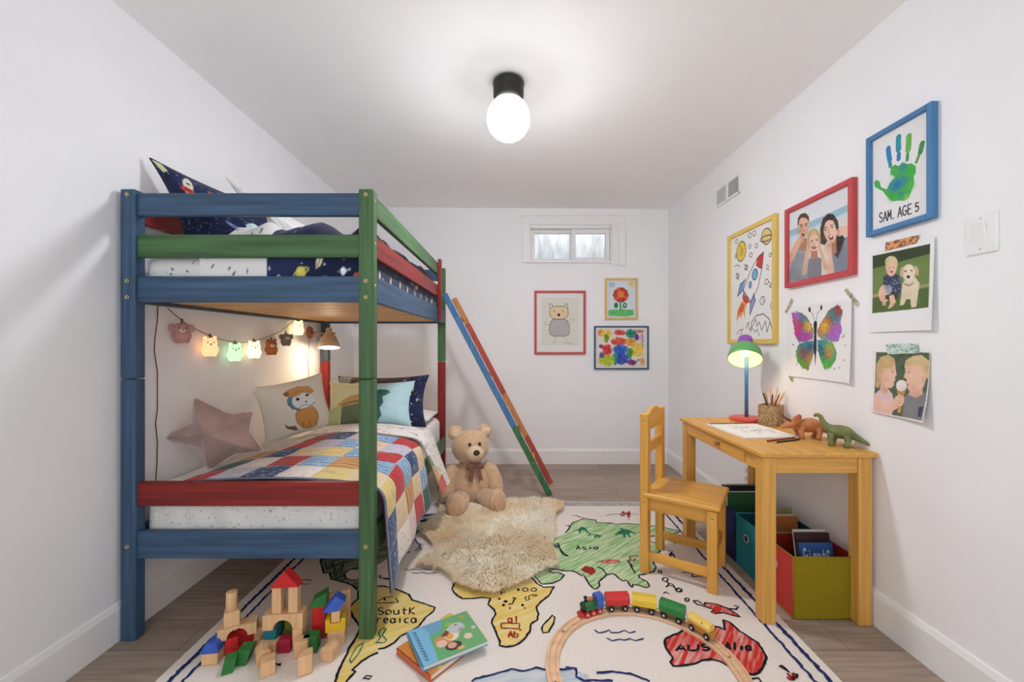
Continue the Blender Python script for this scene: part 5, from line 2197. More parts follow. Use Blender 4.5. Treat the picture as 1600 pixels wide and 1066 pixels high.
b.lathe([(.036, .094), (.037, .098), (.037, .138), (.034, .147), (.026, .151), (0, .152)], 32, SM)
b.build('shade_cap', pm('purple_enamel', (150, 84, 172), .4, .02, 20), sh)
b = MB()
b.tube([(1.300, 2.290, 1.085), (1.300, 2.290, 1.112), SM @ Vector((0, -.0, .120))], .008, 10)
b.build('shade_joint', pm('blue_joint', (70, 130, 172), .4, .02, 20), lamp)
b = MB()
b.ball(SM @ Vector((0, 0, .050)), (.027, .027, .027), None, 20, 14)
b.build('bulb', glow('lit_desk_bulb', (255, 236, 200), 2.5), lamp)
lamp_light('desk_bulb_light', SM @ Vector((0, 0, .016)), DESK_WATTS, (1, .82, .58), lamp, .03)

# pencil pot
cup_c = Vector((1.352, 2.155, DT))
cup = thing('pencil_pot', cup_c, 'square mottled brown pencil pot on the desk beside the lamp', 'pencil pot', rz=R(38))
def cork():
    m, nt, p = new_mat('mottled_brown_board')
    n_ = nt.nodes
    tc = n_.new('ShaderNodeTexCoord')
    vo = n_.new('ShaderNodeTexVoronoi')
    vo.inputs['Scale'].default_value = 160
    nt.links.new(tc.outputs['Object'], vo.inputs['Vector'])
    rp = n_.new('ShaderNodeValToRGB')
    rp.color_ramp.elements[0].color = (*lin((70, 52, 36)), 1)
    rp.color_ramp.elements[1].color = (*lin((196, 160, 112)), 1)
    rp.color_ramp.elements[0].position = .15
    rp.color_ramp.elements[1].position = .7
    nt.links.new(vo.outputs['Distance'], rp.inputs['Fac'])
    nt.links.new(rp.outputs['Color'], p.inputs['Base Color'])
    p.inputs['Roughness'].default_value = .6
    return m
q = MB()
hw, hh, t = .0455, .108, .004
q.box(-hw, hw, -hw, hw, 0, .004, bev=.001)
q.box(-hw, hw, -hw, -hw + t, .002, hh, bev=.001)
q.box(-hw, hw, hw - t, hw, .002, hh, bev=.001)
q.box(-hw, -hw + t, -hw + t, hw - t, .002, hh, bev=.001)
q.box(hw - t, hw, -hw + t, hw - t, .002, hh, bev=.001)
q.build('pot', cork(), cup, local=True)

M_PWOOD = pm('sharpened_wood', (226, 190, 142), .7, .05, 40)
PENM = {}
def pencil(label, p0, p1, colr, tipcol, group, rad=.0036):
    """hexagonal pencil from blunt end p0 to point p1"""
    p0, p1 = Vector(p0), Vector(p1)
    o_ = thing('pencil', p0, label, 'pencil', group)
    d = (p1 - p0).normalized()
    L_ = (p1 - p0).length
    for key, cl in ((colr, colr), (tipcol, tipcol)):
        if key not in PENM:
            PENM[key] = pm('pencil_paint_%d' % len(PENM), cl, .4, .04, 30)
    q = MB()
    q.tube([p0, p0 + d * (L_ - .018)], rad, 6)
    q.build('barrel', PENM[colr], o_)
    q = MB()
    q.tube([p0 + d * (L_ - .018), p0 + d * (L_ - .005)], [rad, rad * .35], 8)
    q.build('cone', M_PWOOD, o_)
    q = MB()
    q.tube([p0 + d * (L_ - .0055), p1], [rad * .38, .0002], 8)
    q.build('lead', PENM[tipcol], o_)


# those in the pot: foot inside, point up
pot = [('dark brown pencil leaning far left in the pot', (1191, 609), (54, 36, 32), (40, 40, 40)),
       ('tan pencil second from the left in the pot', (1196, 612), (206, 160, 104), (60, 50, 40)),
       ('tallest tan pencil with a dark tip in the pot', (1204, 605), (214, 170, 116), (40, 44, 60)),
       ('short black pencil in the middle of the pot', (1207.5, 612), (44, 40, 44), (30, 30, 30)),
       ('tall tan pencil right of the middle of the pot', (1216, 605), (222, 174, 110), (50, 46, 60)),
       ('red brown pencil in the pot', (1219, 612), (150, 60, 44), (120, 40, 36)),
       ('light orange pencil leaning far right in the pot', (1227, 611), (222, 168, 90), (150, 90, 40)),
       ('short maroon pencil at the front of the pot', (1212, 622), (112, 50, 48), (90, 40, 40))]
for k, (lb, (px, py), cl, tc_) in enumerate(pot):
    yy = 2.140 + .006 * (k % 4)
    p1 = at(px, py, yy)
    foot = Vector((cup_c.x - (p1.x - cup_c.x) * .28, cup_c.y - (p1.y - cup_c.y) * .5, DT + .006))
    pencil(lb, foot, p1, cl, tc_, 'pencils in the pot')
def dk(px, py, z):
    return fl(px, py, z)
pencil('red pencil lying on the desk by the sketchbook', dk(1199, 689.2, DT + .004), dk(1246, 683.2, DT + .004), (150, 52, 50), (110, 40, 40), 'pencils on the desk')
pencil('black pencil lying on the desk in front of the red one', dk(1248.5, 686.8, DT + .004), dk(1208, 691.6, DT + .004), (44, 36, 44), (30, 30, 34), 'pencils on the desk')

# sketchbook
skb = thing('sketchbook', (1.19, 2.02, DT), 'open white spiral sketchbook with a pencil drawing lying on the desk', 'sketchbook')
A_, B_, C_, D_ = (dk(1107.5, 660.2, DT + .008), dk(1163, 683.6, DT + .008), dk(1248, 682.4, DT + .008), dk(1203, 662, DT + .008))
xv = (C_ - B_).normalized()
yv = Vector((-xv.y, xv.x, 0))
SW, SHt = .262, .325
M = frame_at((B_.x + .001, B_.y, DT), xv, yv, (0, 0, 1))
c = Canvas(260, 320, (240, 238, 232))
rg = random.Random(6)
for k in range(60):
    x, y = rg.uniform(70, 190), rg.uniform(70, 220)
    c.line([(x, y), (x + rg.uniform(-14, 14), y + rg.uniform(-8, 8)), (x + rg.uniform(-14, 14), y + rg.uniform(-8, 8))], 2, rg.choice([(70, 70, 76), (120, 120, 124), (90, 96, 100)]))
c.ell((196, 150), 4, 4, (30, 30, 30))
c.oval((120, 250), 8, 5, 2, (60, 60, 60))
for k in range(16):
    c.line([(196 + rg.uniform(0, 30), 150 + rg.uniform(0, 80)), (206 + rg.uniform(0, 24), 160 + rg.uniform(0, 80))], 1.4, (150, 158, 160))
q = MB()
q.box(0, SW, 0, SHt, 0, .0068, bev=.001, M=M)
q.build('pages', pm('sketch_paper', (236, 233, 224), .8, .02, 100), skb)
q = MB()
q.grid(lambda u_, v: M @ Vector((.002 + u_ * (SW - .004), SHt - .002 - v * (SHt - .004), .0072)), 90, 110, 0, c.sample(90, 110), sm=False)
q.build('drawing', M_MATT, skb)
q = MB()
for k in range(17):
    x = .014 + (SW - .028) * k / 16
    q.tube([M @ Vector((x, SHt - .016 + .013 * math.cos(a_), .004 + .0075 * math.sin(a_))) for a_ in [2 * PI * i / 10 for i in range(11)]], .0021, 5)
q.build('spiral_binding', pm('black_wire', (34, 32, 32), .4), skb)

# ------------------------------------------------------------------ toy dinosaurs
def rings_along(pts, seg=16):
    """pts: list of (x, z, half width, half height); body runs along x"""
    out = []
    n_ = len(pts)
    for i, (x, z, w_, h_) in enumerate(pts):
        a_, c_ = pts[max(i - 1, 0)], pts[min(i + 1, n_ - 1)]
        t_ = Vector((c_[0] - a_[0], 0, c_[1] - a_[1])).normalized()
        up_ = Vector((-t_.z, 0, t_.x))
        out.append([Vector((x, 0, z)) + Vector((0, 1, 0)) * (w_ * math.cos(2 * PI * k / seg)) + up_ * (h_ * math.sin(2 * PI * k / seg)) for k in range(seg)])
    return out


def spline(pts, n_):
    """Catmull-Rom through tuples"""
    out = []
    P = [np.array(p, float) for p in pts]
    P = [P[0]] + P + [P[-1]]
    for i in range(1, len(P) - 2):
        for k in range(n_):
            t_ = k / n_
            a_, b_, c_, d_ = P[i - 1:i + 3]
            out.append(tuple(.5 * ((2 * b_) + (c_ - a_) * t_ + (2 * a_ - 5 * b_ + 4 * c_ - d_) * t_ ** 2 + (3 * b_ - a_ - 3 * c_ + d_) * t_ ** 3)))
    out.append(tuple(P[-2]))
    return out


M_TRI = pm('rust_brown_hide', (176, 102, 58), .6, .16, 26, bump=.5, col2=(206, 146, 92))
M_SAU = pm('olive_green_hide', (92, 104, 56), .55, .16, 30, bump=.4, col2=(134, 136, 84))


def dleg(q, x, y, ztop, r_, fwd_=.0):
    q.tube([Vector((x, y * .8, ztop)), Vector((x + fwd_, y, ztop * .55)), Vector((x + fwd_ * .2, y, .012)), Vector((x + fwd_ * .2 - .002, y, .0005))], [r_ * 1.5, r_ * 1.1, r_ * .9, r_ * 1.15], 12)


# triceratops, head towards -x
tri = thing('toy_triceratops', (1.330, 1.855, DT), 'brown toy triceratops standing on the desk behind the green dinosaur', 'toy dinosaur', rz=R(-16))
def q_tri(q):
    body = spline([(-.058, .060, .010, .012), (-.040, .056, .021, .022), (-.015, .056, .028, .030), (.012, .060, .031, .033), (.038, .056, .025, .027), (.058, .046, .014, .016), (.080, .032, .007, .008), (.104, .022, .002, .002)], 4)
    q.loft(rings_along(body))
q = MB()
q_tri(q)
q.build('body', M_TRI, tri, local=True)
q = MB()
hd_ = spline([(-.046, .066, .018, .020), (-.070, .061, .019, .019), (-.092, .051, .012, .013), (-.108, .042, .004, .006)], 4)
q.loft(rings_along(hd_))
th_ = q.build('head', M_TRI, tri, local=True)
q = MB()
q.prism([(.034 * math.cos(R(a_)) * (1.0 + .05 * (k % 2)), .036 * math.sin(R(a_)) * (1.0 + .05 * (k % 2))) for k, a_ in enumerate(range(-40, 221, 13))], -.003, .003,
        frame_at((-.049, 0, .074), (0, 1, 0), (.55, 0, .83), (-.83, 0, .55)))
q.build('frill', pm('dark_rust_frill', (186, 96, 56), .6, .15, 40, bump=.4), th_, local=True)
q = MB()
for y in (-.012, .012):
    q.tube([Vector((-.072, y, .077)), Vector((-.094, y * 1.6, .092)), Vector((-.112, y * 1.8, .112))], [.0055, .0038, .0005], 8)
q.tube([Vector((-.092, 0, .056)), Vector((-.101, 0, .070))], [.004, .0006], 8)
q.build('horn', pm('dark_horn', (126, 72, 48), .5, .1, 40), th_, local=True)
for (x, y, f_) in ((-.028, -.024, -.006), (-.028, .024, -.010), (.034, -.023, .004), (.034, .023, .008)):
    q = MB()
    dleg(q, x, y, .056, .0105, f_)
    q.build('leg', M_TRI, tri, local=True)

# long-necked dinosaur, head away from the camera, tail towards it
sau = thing('toy_sauropod', (1.362, 1.712, DT), 'green long necked toy dinosaur at the front of the desk', 'toy dinosaur', rz=R(-40))
q = MB()
body = spline([(-.087, .116, .007, .006), (-.078, .122, .0075, .008), (-.066, .118, .0075, .008), (-.058, .100, .0085, .010), (-.046, .080, .012, .014), (-.028, .066, .020, .022), (-.004, .060, .025, .028), (.022, .058, .023, .026), (.044, .048, .014, .016),
               (.068, .034, .009, .010), (.096, .020, .0055, .006), (.124, .014, .003, .003), (.148, .016, .0008, .0008)], 5)
q.loft(rings_along(body, 18))
q.build('body', M_SAU, sau, local=True)
for (x, y, f_) in ((-.026, -.021, -.004), (-.024, .021, .006), (.024, -.021, .004), (.026, .021, -.003)):
    q = MB()
    dleg(q, x, y, .054, .0098, f_)
    q.build('leg', M_SAU, sau, local=True)
q = MB()
for y in (-.0065, .0065):
    q.ball((-.083, y, .122), .0016, None, 8, 6)
q.build('eye', M_EYE, sau, local=True)

# ================================================================== WOODEN BLOCKS
BW_NAT = (222, 178, 132)
BLKM = {}
def blk_mat(cn):
    if cn not in BLKM:
        cl = {'natural': BW_NAT, 'red': (196, 36, 34), 'green': (44, 116, 52), 'blue': (58, 92, 186), 'teal': (26, 112, 122), 'crimson': (164, 30, 56),
              'yellow': (222, 180, 40), 'olive': (116, 120, 44)}[cn]
        BLKM[cn] = wood('block_' + cn, cl, 'z', .55, .06 if cn != 'natural' else .05, .05)
    return BLKM[cn]


GBL = 'wooden building blocks'
BLOCK = []


def block(label, cn, pos, rz, make):
    """make(q) builds in local coordinates with the base at z = 0"""
    x, y, z = pos
    q = MB()
    make(q)
    o_ = q.build('toy_block', blk_mat(cn), None, local=True)
    o_.location = (x, y, z)
    o_.rotation_euler = (0, 0, R(rz))
    tag(o_, label, 'toy block', GBL)
    BLOCK.append(o_)
    return o_


def fb(px, py, z=None):
    """zoomed pixel of a block's foot to the rug"""
    return fl(260 + px / 5.333, 880 + py / 5.333, RUG_T + .0015 if z is None else z)


ZB = RUG_T + .0015
def cuboid(w, d, h):
    return lambda q: q.box(-w / 2, w / 2, -d / 2, d / 2, 0, h, bev=.0018)
def half_round(w, d, r_):
    """flat bottom, rounded top, running along y"""
    return lambda q: q.prism([(w / 2 * math.cos(PI * k / 14), r_ * math.sin(PI * k / 14)) for k in range(15)], -d / 2, d / 2, frame_at((0, 0, 0), (1, 0, 0), (0, 0, 1), (0, -1, 0)), sm=False)
def roof(w, d, h):
    return lambda q: q.prism([(-w / 2, 0), (w / 2, 0), (0, h)], -d / 2, d / 2, frame_at((0, 0, 0), (1, 0, 0), (0, 0, 1), (0, -1, 0)))
def slant(w, d, h, sh):
    return lambda q: q.prism([(-w / 2, 0), (w / 2 - sh, 0), (w / 2, h), (-w / 2 + sh, h)], -d / 2, d / 2, frame_at((0, 0, 0), (1, 0, 0), (0, 0, 1), (0, -1, 0)))
def arch(w, d, h, r_):
    def f(q):
        pts = [(-w / 2, 0), (-r_, 0)] + [(-r_ * math.cos(PI * k / 14), r_ * math.sin(PI * k / 14)) for k in range(1, 14)] + [(r_, 0), (w / 2, 0), (w / 2, h), (-w / 2, h)]
        q.prism(pts, -d / 2, d / 2, frame_at((0, 0, 0), (1, 0, 0), (0, 0, 1), (0, -1, 0)))
    return f
def cyl(r_, h):
    return lambda q: q.lathe([(0, 0), (r_ - .001, 0), (r_, .001), (r_, h - .001), (r_ - .001, h), (0, h)], 24)
def wedge(w, d, h):
    return lambda q: q.prism([(-w / 2, 0), (w / 2, 0), (w / 2, h), (-w / 2 + .2 * w, h * .55)], -d / 2, d / 2, frame_at((0, 0, 0), (1, 0, 0), (0, 0, 1), (0, -1, 0)))


U = .046
def put(px, py, dy=0.0, z=None):
    p = fb(px, py)
    return (p.x, p.y + dy, ZB if z is None else z)


# front row, loose on the rug
block('plain cube lying front and centre of the loose blocks', 'natural', put(800, 968, .030), 32, cuboid(.044, .044, .046))
block('plain tall block at the front right of the block pile', 'natural', put(1120, 955, .030), 24, cuboid(.044, .044, .060))
block('plain block with a rounded top at the far right of the pile', 'natural', put(1335, 832, .026), -12, lambda q: (q.box(-.023, .023, -.022, .022, 0, .030, bev=.0015), q.prism([(.023 * math.cos(PI * k / 12), .030 + .022 * math.sin(PI * k / 12)) for k in range(13)], -.022, .022, frame_at((0, 0, 0), (1, 0, 0), (0, 0, 1), (0, -1, 0)))))
block('plain block standing behind the tall front right one', 'natural', put(1106, 800, .022), 10, cuboid(.044, .040, .056))
block('plain round topped block between the green one and the arches', 'natural', put(766, 878, .026), 38, lambda q: (q.box(-.022, .022, -.022, .022, 0, .040, bev=.0015), q.prism([(.022 * math.cos(PI * k / 12), .040 + .014 * math.sin(PI * k / 12)) for k in range(13)], -.022, .022, frame_at((0, 0, 0), (1, 0, 0), (0, 0, 1), (0, -1, 0)))))
block('small green block at the front left of the pile', 'green', put(487, 936, .022), 28, slant(.044, .036, .046, .010))
block('larger green slanted block behind the small green one', 'green', put(618, 858, .022), 8, slant(.060, .044, .052, .018))
lc = put(345, 858, .026)
block('plain cube at the far left under a blue half round', 'natural', lc, 8, cuboid(.052, .048, .038))
block('blue half round block on the far left cube', 'blue', (lc[0], lc[1], ZB + .0385), 8, half_round(.054, .046, .036))
block('blue block peeking out behind the far left cube', 'blue', put(436, 745, .03), 20, cuboid(.034, .04, .050))
# left arch on its red supports
block('red block under the left foot of the left arch', 'red', put(500, 778, .026), 36, cuboid(.040, .044, .056))
block('long red block under the middle of the left arch', 'red', put(606, 715, .040), 36, cuboid(.058, .040, .056))
block('plain block under the right foot of the left arch', 'natural', put(752, 690, .036), 36, cuboid(.056, .040, .056))
block('pale half disc leaning before the left arch', 'natural', put(745, 722, .012), 20, half_round(.046, .018, .034))
ac = fb(622, 640)
la = block('plain wooden arch bridging the red blocks on the left', 'natural', (ac.x + .022, 1.478, ZB + .0565), 24, arch(.118, .044, .040, .032))
M_ = Matrix.Translation((ac.x + .022, 1.478, ZB + .0965)) @ Matrix.Rotation(R(24), 4, 'Z')
p = M_ @ Vector((-.018, 0, .0005))
block('plain square block on top of the left arch', 'natural', tuple(p), 30, cuboid(.048, .040, .052))
p = M_ @ Vector((-.020, 0, .0530))
block('plain upright cylinder crowning the left arch tower', 'natural', tuple(p), 30, cyl(.0175, .064))
# centre castle
cb = fb(985, 752)
cyy = 1.490
cxx = -.834
block('crimson block low in the gate of the centre castle', 'crimson', (cxx + .012, cyy - .012, ZB), 4, cuboid(.042, .040, .046))
block('small plain arch low on the left of the centre castle', 'natural', (cxx - .043, cyy - .022, ZB), 4, arch(.060, .040, .038, .020))
block('teal block under the left side of the centre arch', 'teal', (cxx - .046, cyy + .004, ZB + .0385), 4, cuboid(.044, .044, .036))
block('plain block under the right side of the centre arch', 'natural', (cxx + .052, cyy + .004, ZB), 6, cuboid(.034, .044, .0745))
block('olive green block seen through the centre arch', 'olive', (cxx + .006, cyy + .052, ZB), 4, cuboid(.050, .040, .078))
block('plain wooden arch of the centre castle carrying two posts', 'natural', (cxx, cyy + .004, ZB + .0750), 6, arch(.138, .044, .054, .034))
for s_, lb in ((-1, 'left plain post under the red roof'), (1, 'right plain post under the red roof')):
    block(lb, 'natural', (cxx + .004 + s_ * .028, cyy + .004 + s_ * .003, ZB + .1295), 6, cuboid(.032, .032, .094))
block('red triangular roof block on top of the centre castle', 'red', (cxx + .004, cyy + .004, ZB + .2240), 6, roof(.102, .040, .058))
# behind and to the right
block('green half disc behind the centre castle on the left', 'green', (cxx - .070, cyy + .075, ZB), 12, lambda q: (q.box(-.022, .022, -.02, .02, 0, .082, bev=.0015), q.prism([(-.022, .082), (.022, .082), (.022, .118), (.004, .112), (-.014, .096)], -.02, .02, frame_at((0, 0, 0), (1, 0, 0), (0, 0, 1), (0, -1, 0)))))
rr0 = (cxx + .100, cyy + .060)
block('red block standing behind the centre castle on the right', 'red', (rr0[0], rr0[1], ZB), 14, cuboid(.046, .044, .118))
block('green wedge on top of the tall red block', 'green', (rr0[0] - .003, rr0[1], ZB + .1185), 14, wedge(.060, .042, .050))
block('green block low between the castle and the right tower', 'green', (cxx + .104, cyy - .012, ZB), 8, cuboid(.050, .044, .056))
block('plain flat board standing behind the right tower', 'natural', (cxx + .150, cyy + .120, ZB), 12, lambda q: q.prism([(-.040, 0), (.040, 0), (.040, .140), (-.040, .125)], -.008, .008, frame_at((0, 0, 0), (1, 0, 0), (0, 0, 1), (0, -1, 0))))
tx, ty = cxx + .178, cyy + .030
block('plain block at the foot of the right tower', 'natural', (tx, ty, ZB), 14, cuboid(.058, .044, .048))
block('yellow notched block in the right tower', 'yellow', (tx - .003, ty, ZB + .0485), 14, lambda q: q.prism([(-.034, 0), (.034, 0), (.034, .046), (.020, .046), (.016, .030), (-.016, .030), (-.020, .046), (-.034, .046)], -.021, .021, frame_at((0, 0, 0), (1, 0, 0), (0, 0, 1), (0, -1, 0))))
block('plain cube in the right tower under the blue roof', 'natural', (tx - .003, ty, ZB + .0800), 14, cuboid(.030, .036, .040))
block('blue tilted roof block on top of the right tower', 'blue', (tx - .008, ty, ZB + .1205), 14, lambda q: q.prism([(-.040, -.000), (.012, .000), (.038, .030), (.006, .056)], -.02, .02, frame_at((0, 0, 0), (1, 0, 0), (0, 0, 1), (0, -1, 0))))

# ================================================================== TOY TRAIN
TCX, TCY, RO, RI = .443, 1.374, .336, .290
TZ = RUG_T + .0016
M_TRACK = wood('beech_track', (224, 184, 146), 'x', .5, .05, .04)
M_GROOVE = pm('dark_groove', (150, 108, 78), .7, .05, 40)
track = thing('train_track', (TCX, TCY, TZ), 'circle of wooden toy train track on the map rug', 'toy track')
NT = 8
def section(a0, a1):
    h, g = .0105, .0032
    rm = (RO + RI) / 2
    prof = [(RI, 0), (RI, h - .0015), (RI + .0015, h), (rm - .0135, h), (rm - .0135, h - g), (rm - .0085, h - g), (rm - .0085, h), (rm + .0085, h), (rm + .0085, h - g), (rm + .0135, h - g), (rm + .0135, h), (RO - .0015, h), (RO, h - .0015), (RO, 0)]
    q = MB()
    rings = []
    n_ = 14
    for k in range(n_ + 1):
        a_ = a0 + (a1 - a0) * k / n_
        rings.append([Vector((TCX + r_ * math.cos(a_), TCY + r_ * math.sin(a_), TZ + z_)) for r_, z_ in prof])
    q.loft([r_[::-1] for r_ in rings], sm=False)
    return q
for k in range(NT):
    a0 = 2 * PI * k / NT + R(11)
    o_ = section(a0 + .0018, a0 + 2 * PI / NT - .0018).build('track_piece', M_TRACK, track)
    # the little joint peg at its end
    q = MB()
    a1 = a0 + 2 * PI / NT
    pr = (RO + RI) / 2
    q.lathe([(0, 0), (.0055, 0), (.0055, .0004), (0, .0004)], 16, Matrix.Translation((TCX + pr * math.cos(a1 - .022), TCY + pr * math.sin(a1 - .022), TZ + .0104)))
    q.build('joint_peg', M_GROOVE, o_)

M_WHEEL = pm('black_wheel', (34, 30, 32), .4, .04, 30)
M_REDW = pm('red_wheel', (196, 34, 40), .4, .04, 30)
M_HUB = pm('white_hub', (236, 232, 224), .4, .02, 30)
M_CHASS = wood('dark_wagon_base', (112, 78, 54), 'x', .6, .08, .05)
M_MAG = pm('steel_coupler', (150, 148, 146), .3, .04, 30, metal=.8)
RT = (RO + RI) / 2
ZR = TZ + .0106
def on_track(deg):
    a_ = R(deg)
    return (TCX + RT * math.cos(a_), TCY + RT * math.sin(a_), ZR), deg - 90


def wheels(par, xs, mat_, r_=.0125, hub=True, yw_=.0155):
    for x in xs:
        for s_ in (-1, 1):
            q = MB()
            Mx = frame_at((x, s_ * yw_, r_), (1, 0, 0), (0, 0, 1), (0, s_, 0)) if s_ < 0 else frame_at((x, s_ * yw_, r_), (-1, 0, 0), (0, 0, 1), (0, s_, 0))
            q.lathe([(0, 0), (r_, 0), (r_, .004), (r_ * .85, .0055), (0, .0055)], 20, Mx)
            w_ = q.build('wheel', mat_, par, local=True)
            if hub:
                q = MB()
                q.lathe([(0, .0050), (.0042, .0050), (.0035, .0072), (0, .0076)], 12, Mx)
                q.build('wheel_hub', M_HUB, w_, local=True)


def wagon(deg, colr, label, cn):
    loc, rz = on_track(deg)
    o_ = thing('toy_train_wagon', loc, label, 'toy train wagon', 'wagons of the toy train', rz=R(rz))
    q = MB()
    q.box(-.045, .045, -.0150, .0150, .010, .026, bev=.002)
    q.build('wagon_base', M_CHASS, o_, local=True)
    mcol = wood('wagon_' + cn, colr, 'x', .4, .05, .03)
    q = MB()
    q.prism([(-.0205, .027), (.0205, .027), (.0215, .052), (.013, .066), (-.013, .066), (-.0215, .052)], -.0475, .0475, frame_at((0, 0, 0), (0, 1, 0), (0, 0, 1), (1, 0, 0)))
    q.build('wagon_body', mcol, o_, local=True)
    wheels(o_, (-.028, .028), M_WHEEL)
    q = MB()
    for s_ in (-1, 1):
        q.tube([Vector((s_ * .044, 0, .018)), Vector((s_ * .0515, 0, .018))], .0035, 8)
    q.build('coupler', M_MAG, o_, local=True)
    return o_


wagon(93.5, (206, 44, 44), 'red wooden wagon coupled right behind the locomotive', 'red')
wagon(73.5, (226, 188, 56), 'yellow wooden wagon in the middle of the train', 'yellow')
wagon(53.5, (46, 128, 58), 'dark green wooden wagon behind the yellow one', 'green')
# last wagon: long low tan car with a pale yellow load and green trim
loc, rz = on_track(32.5)
lw_ = thing('toy_train_wagon', loc, 'last tan and pale yellow wagon at the tail of the train', 'toy train wagon', 'wagons of the toy train', rz=R(rz))
q = MB()
q.box(-.050, .050, -.0165, .0165, .010, .032, bev=.002)
q.build('wagon_base', wood('tan_wagon_base', (186, 132, 66), 'x', .5, .06, .04), lw_, local=True)
q = MB()
q.prism([(-.0175, .033), (.0175, .033), (.0185, .044), (.010, .057), (-.010, .057), (-.0185, .044)], -.047, .040, frame_at((0, 0, 0), (0, 1, 0), (0, 0, 1), (1, 0, 0)))
q.build('wagon_body', wood('pale_yellow_wagon', (232, 198, 104), 'x', .45, .04, .03), lw_, local=True)
q = MB()
q.prism([(-.0165, .033), (.0165, .033), (.0165, .046), (.009, .054), (-.009, .054), (-.0165, .046)], -.0495, -.0472, frame_at((0, 0, 0), (0, 1, 0), (0, 0, 1), (1, 0, 0)))
q.prism([(-.006, 0), (.006, 0), (0, .010)], .0, .0015, frame_at((.010, -.0150, .046), (1, 0, 0), (0, .4, 1), (0, -1, .4)))
q.build('green_trim', pm('green_trim_paint', (104, 156, 70), .5), lw_, local=True)
wheels(lw_, (-.030, .030), M_WHEEL)

# locomotive, smokebox towards the left of the picture
loc, rz = on_track(114)
eng = thing('toy_locomotive', loc, 'green and blue wooden toy locomotive with red wheels leading the train', 'toy locomotive', rz=R(rz))
M_EG = wood('locomotive_green', (46, 106, 54), 'x', .4, .05, .03)
q = MB()
q.box(-.046, .046, -.014, .014, .010, .024, bev=.002)
q.build('chassis', pm('black_chassis', (48, 40, 42), .5), eng, local=True)
q = MB()      # local +x points back along the train, so the boiler sits at -x
q.tube([Vector((-.040, 0, .040)), Vector((.014, 0, .040))], .0165, 20)
q.box(-.036, .014, -.0165, .0165, .024, .040, bev=.001)
q.build('boiler', M_EG, eng, local=True)
q = MB()
q.tube([Vector((-.048, 0, .040)), Vector((-.0395, 0, .040))], [.0150, .0172], 20)
q.build('smokebox', pm('dark_green_smokebox', (40, 62, 44), .4), eng, local=True)
q = MB()
q.lathe([(0, .052), (.0055, .052), (.0050, .066), (.0085, .069), (.0085, .074), (0, .075)], 16, Matrix.Translation((-.030, 0, 0)))
q.build('chimney', pm('black_chimney', (32, 34, 36), .4), eng, local=True)
q = MB()
q.ball((-.006, 0, .060), (.010, .010, .009), None, 16, 10)
q.build('dome', pm('copper_dome', (196, 110, 58), .35, metal=.3), eng, local=True)
q = MB()
q.prism([(-.0195, .024), (.0195, .024), (.0195, .062), (.012, .074), (-.012, .074), (-.0195, .062)], .0145, .046, frame_at((0, 0, 0), (0, 1, 0), (0, 0, 1), (1, 0, 0)))
q.build('cab', wood('locomotive_blue', (58, 92, 176), 'x', .4, .04, .03), eng, local=True)
q = MB()
q.prism([(-.016, 0), (.016, 0), (.012, .010), (-.012, .010)], 0, .016, frame_at((-.046, 0, .008), (0, 1, 0), (0, 0, 1), (-1, 0, 0)))
q.build('cowcatcher', M_REDW, eng, local=True)
wheels(eng, (-.032, -.004, .026), M_REDW, .0125)
q = MB()
q.tube([Vector((.045, 0, .018)), Vector((.0520, 0, .018))], .0035, 8)
q.build('coupler', M_MAG, eng, local=True)

# ================================================================== PICTURES
M_GLZ = M_MATT


def wall_canvas(y0, y1, z0, z1, w, h, bgc, ox, oy, sc, X=XR - .012):
    """canvas for a picture on the right wall between depths y0 (near) and y1 (far); drawn in crop coordinates"""
    def T_(p):
        q = side(ox + p[0] / sc, oy + p[1] / sc, X)
        return ((y1 - q.y) / (y1 - y0) * w, (z1 - q.z) / (z1 - z0) * h)
    return Canvas(w, h, bgc, T_)


def sheet_R(b_, y0, y1, z0, z1, X, cols, nu, nv, curl=None):
    def P(u_, v):
        x = X
        if curl:
            x -= curl(u_, v)
        return Vector((x, y1 + (y0 - y1) * u_, z1 + (z0 - z1) * v))
    b_.grid(P, nu, nv, 0, cols, sm=bool(curl))


def framed_R(name, y0, y1, z0, z1, fw, colr, cn, canvas, label, nu=150, nv=170, d=.024):
    o_ = thing(name, (XR, (y0 + y1) / 2, z0), label, 'framed picture')
    my, mz = wood(cn + '_frame_y', colr, 'y', .5, .05, .05), wood(cn + '_frame_z', colr, 'z', .5, .05, .05)
    xa, xb = XR - d, XR - .0005
    b = MB()
    b.box(xa, xb, y0, y0 + fw, z0, z1, bev=.002)
    b.box(xa, xb, y1 - fw, y1, z0, z1, bev=.002)
    b.box(xa, xb, y0 + fw, y1 - fw, z0, z0 + fw, 1, bev=.002)
    b.box(xa, xb, y0 + fw, y1 - fw, z1 - fw, z1, 1, bev=.002)
    b.build('frame', [mz, my], o_)
    b = MB()
    sheet_R(b, y0 + fw * .8, y1 - fw * .8, z0 + fw * .8, z1 - fw * .8, XR - .012, canvas.sample(nu, nv), nu, nv)
    b.build('picture', M_GLZ, o_)
    return o_


INK = (38, 40, 48)
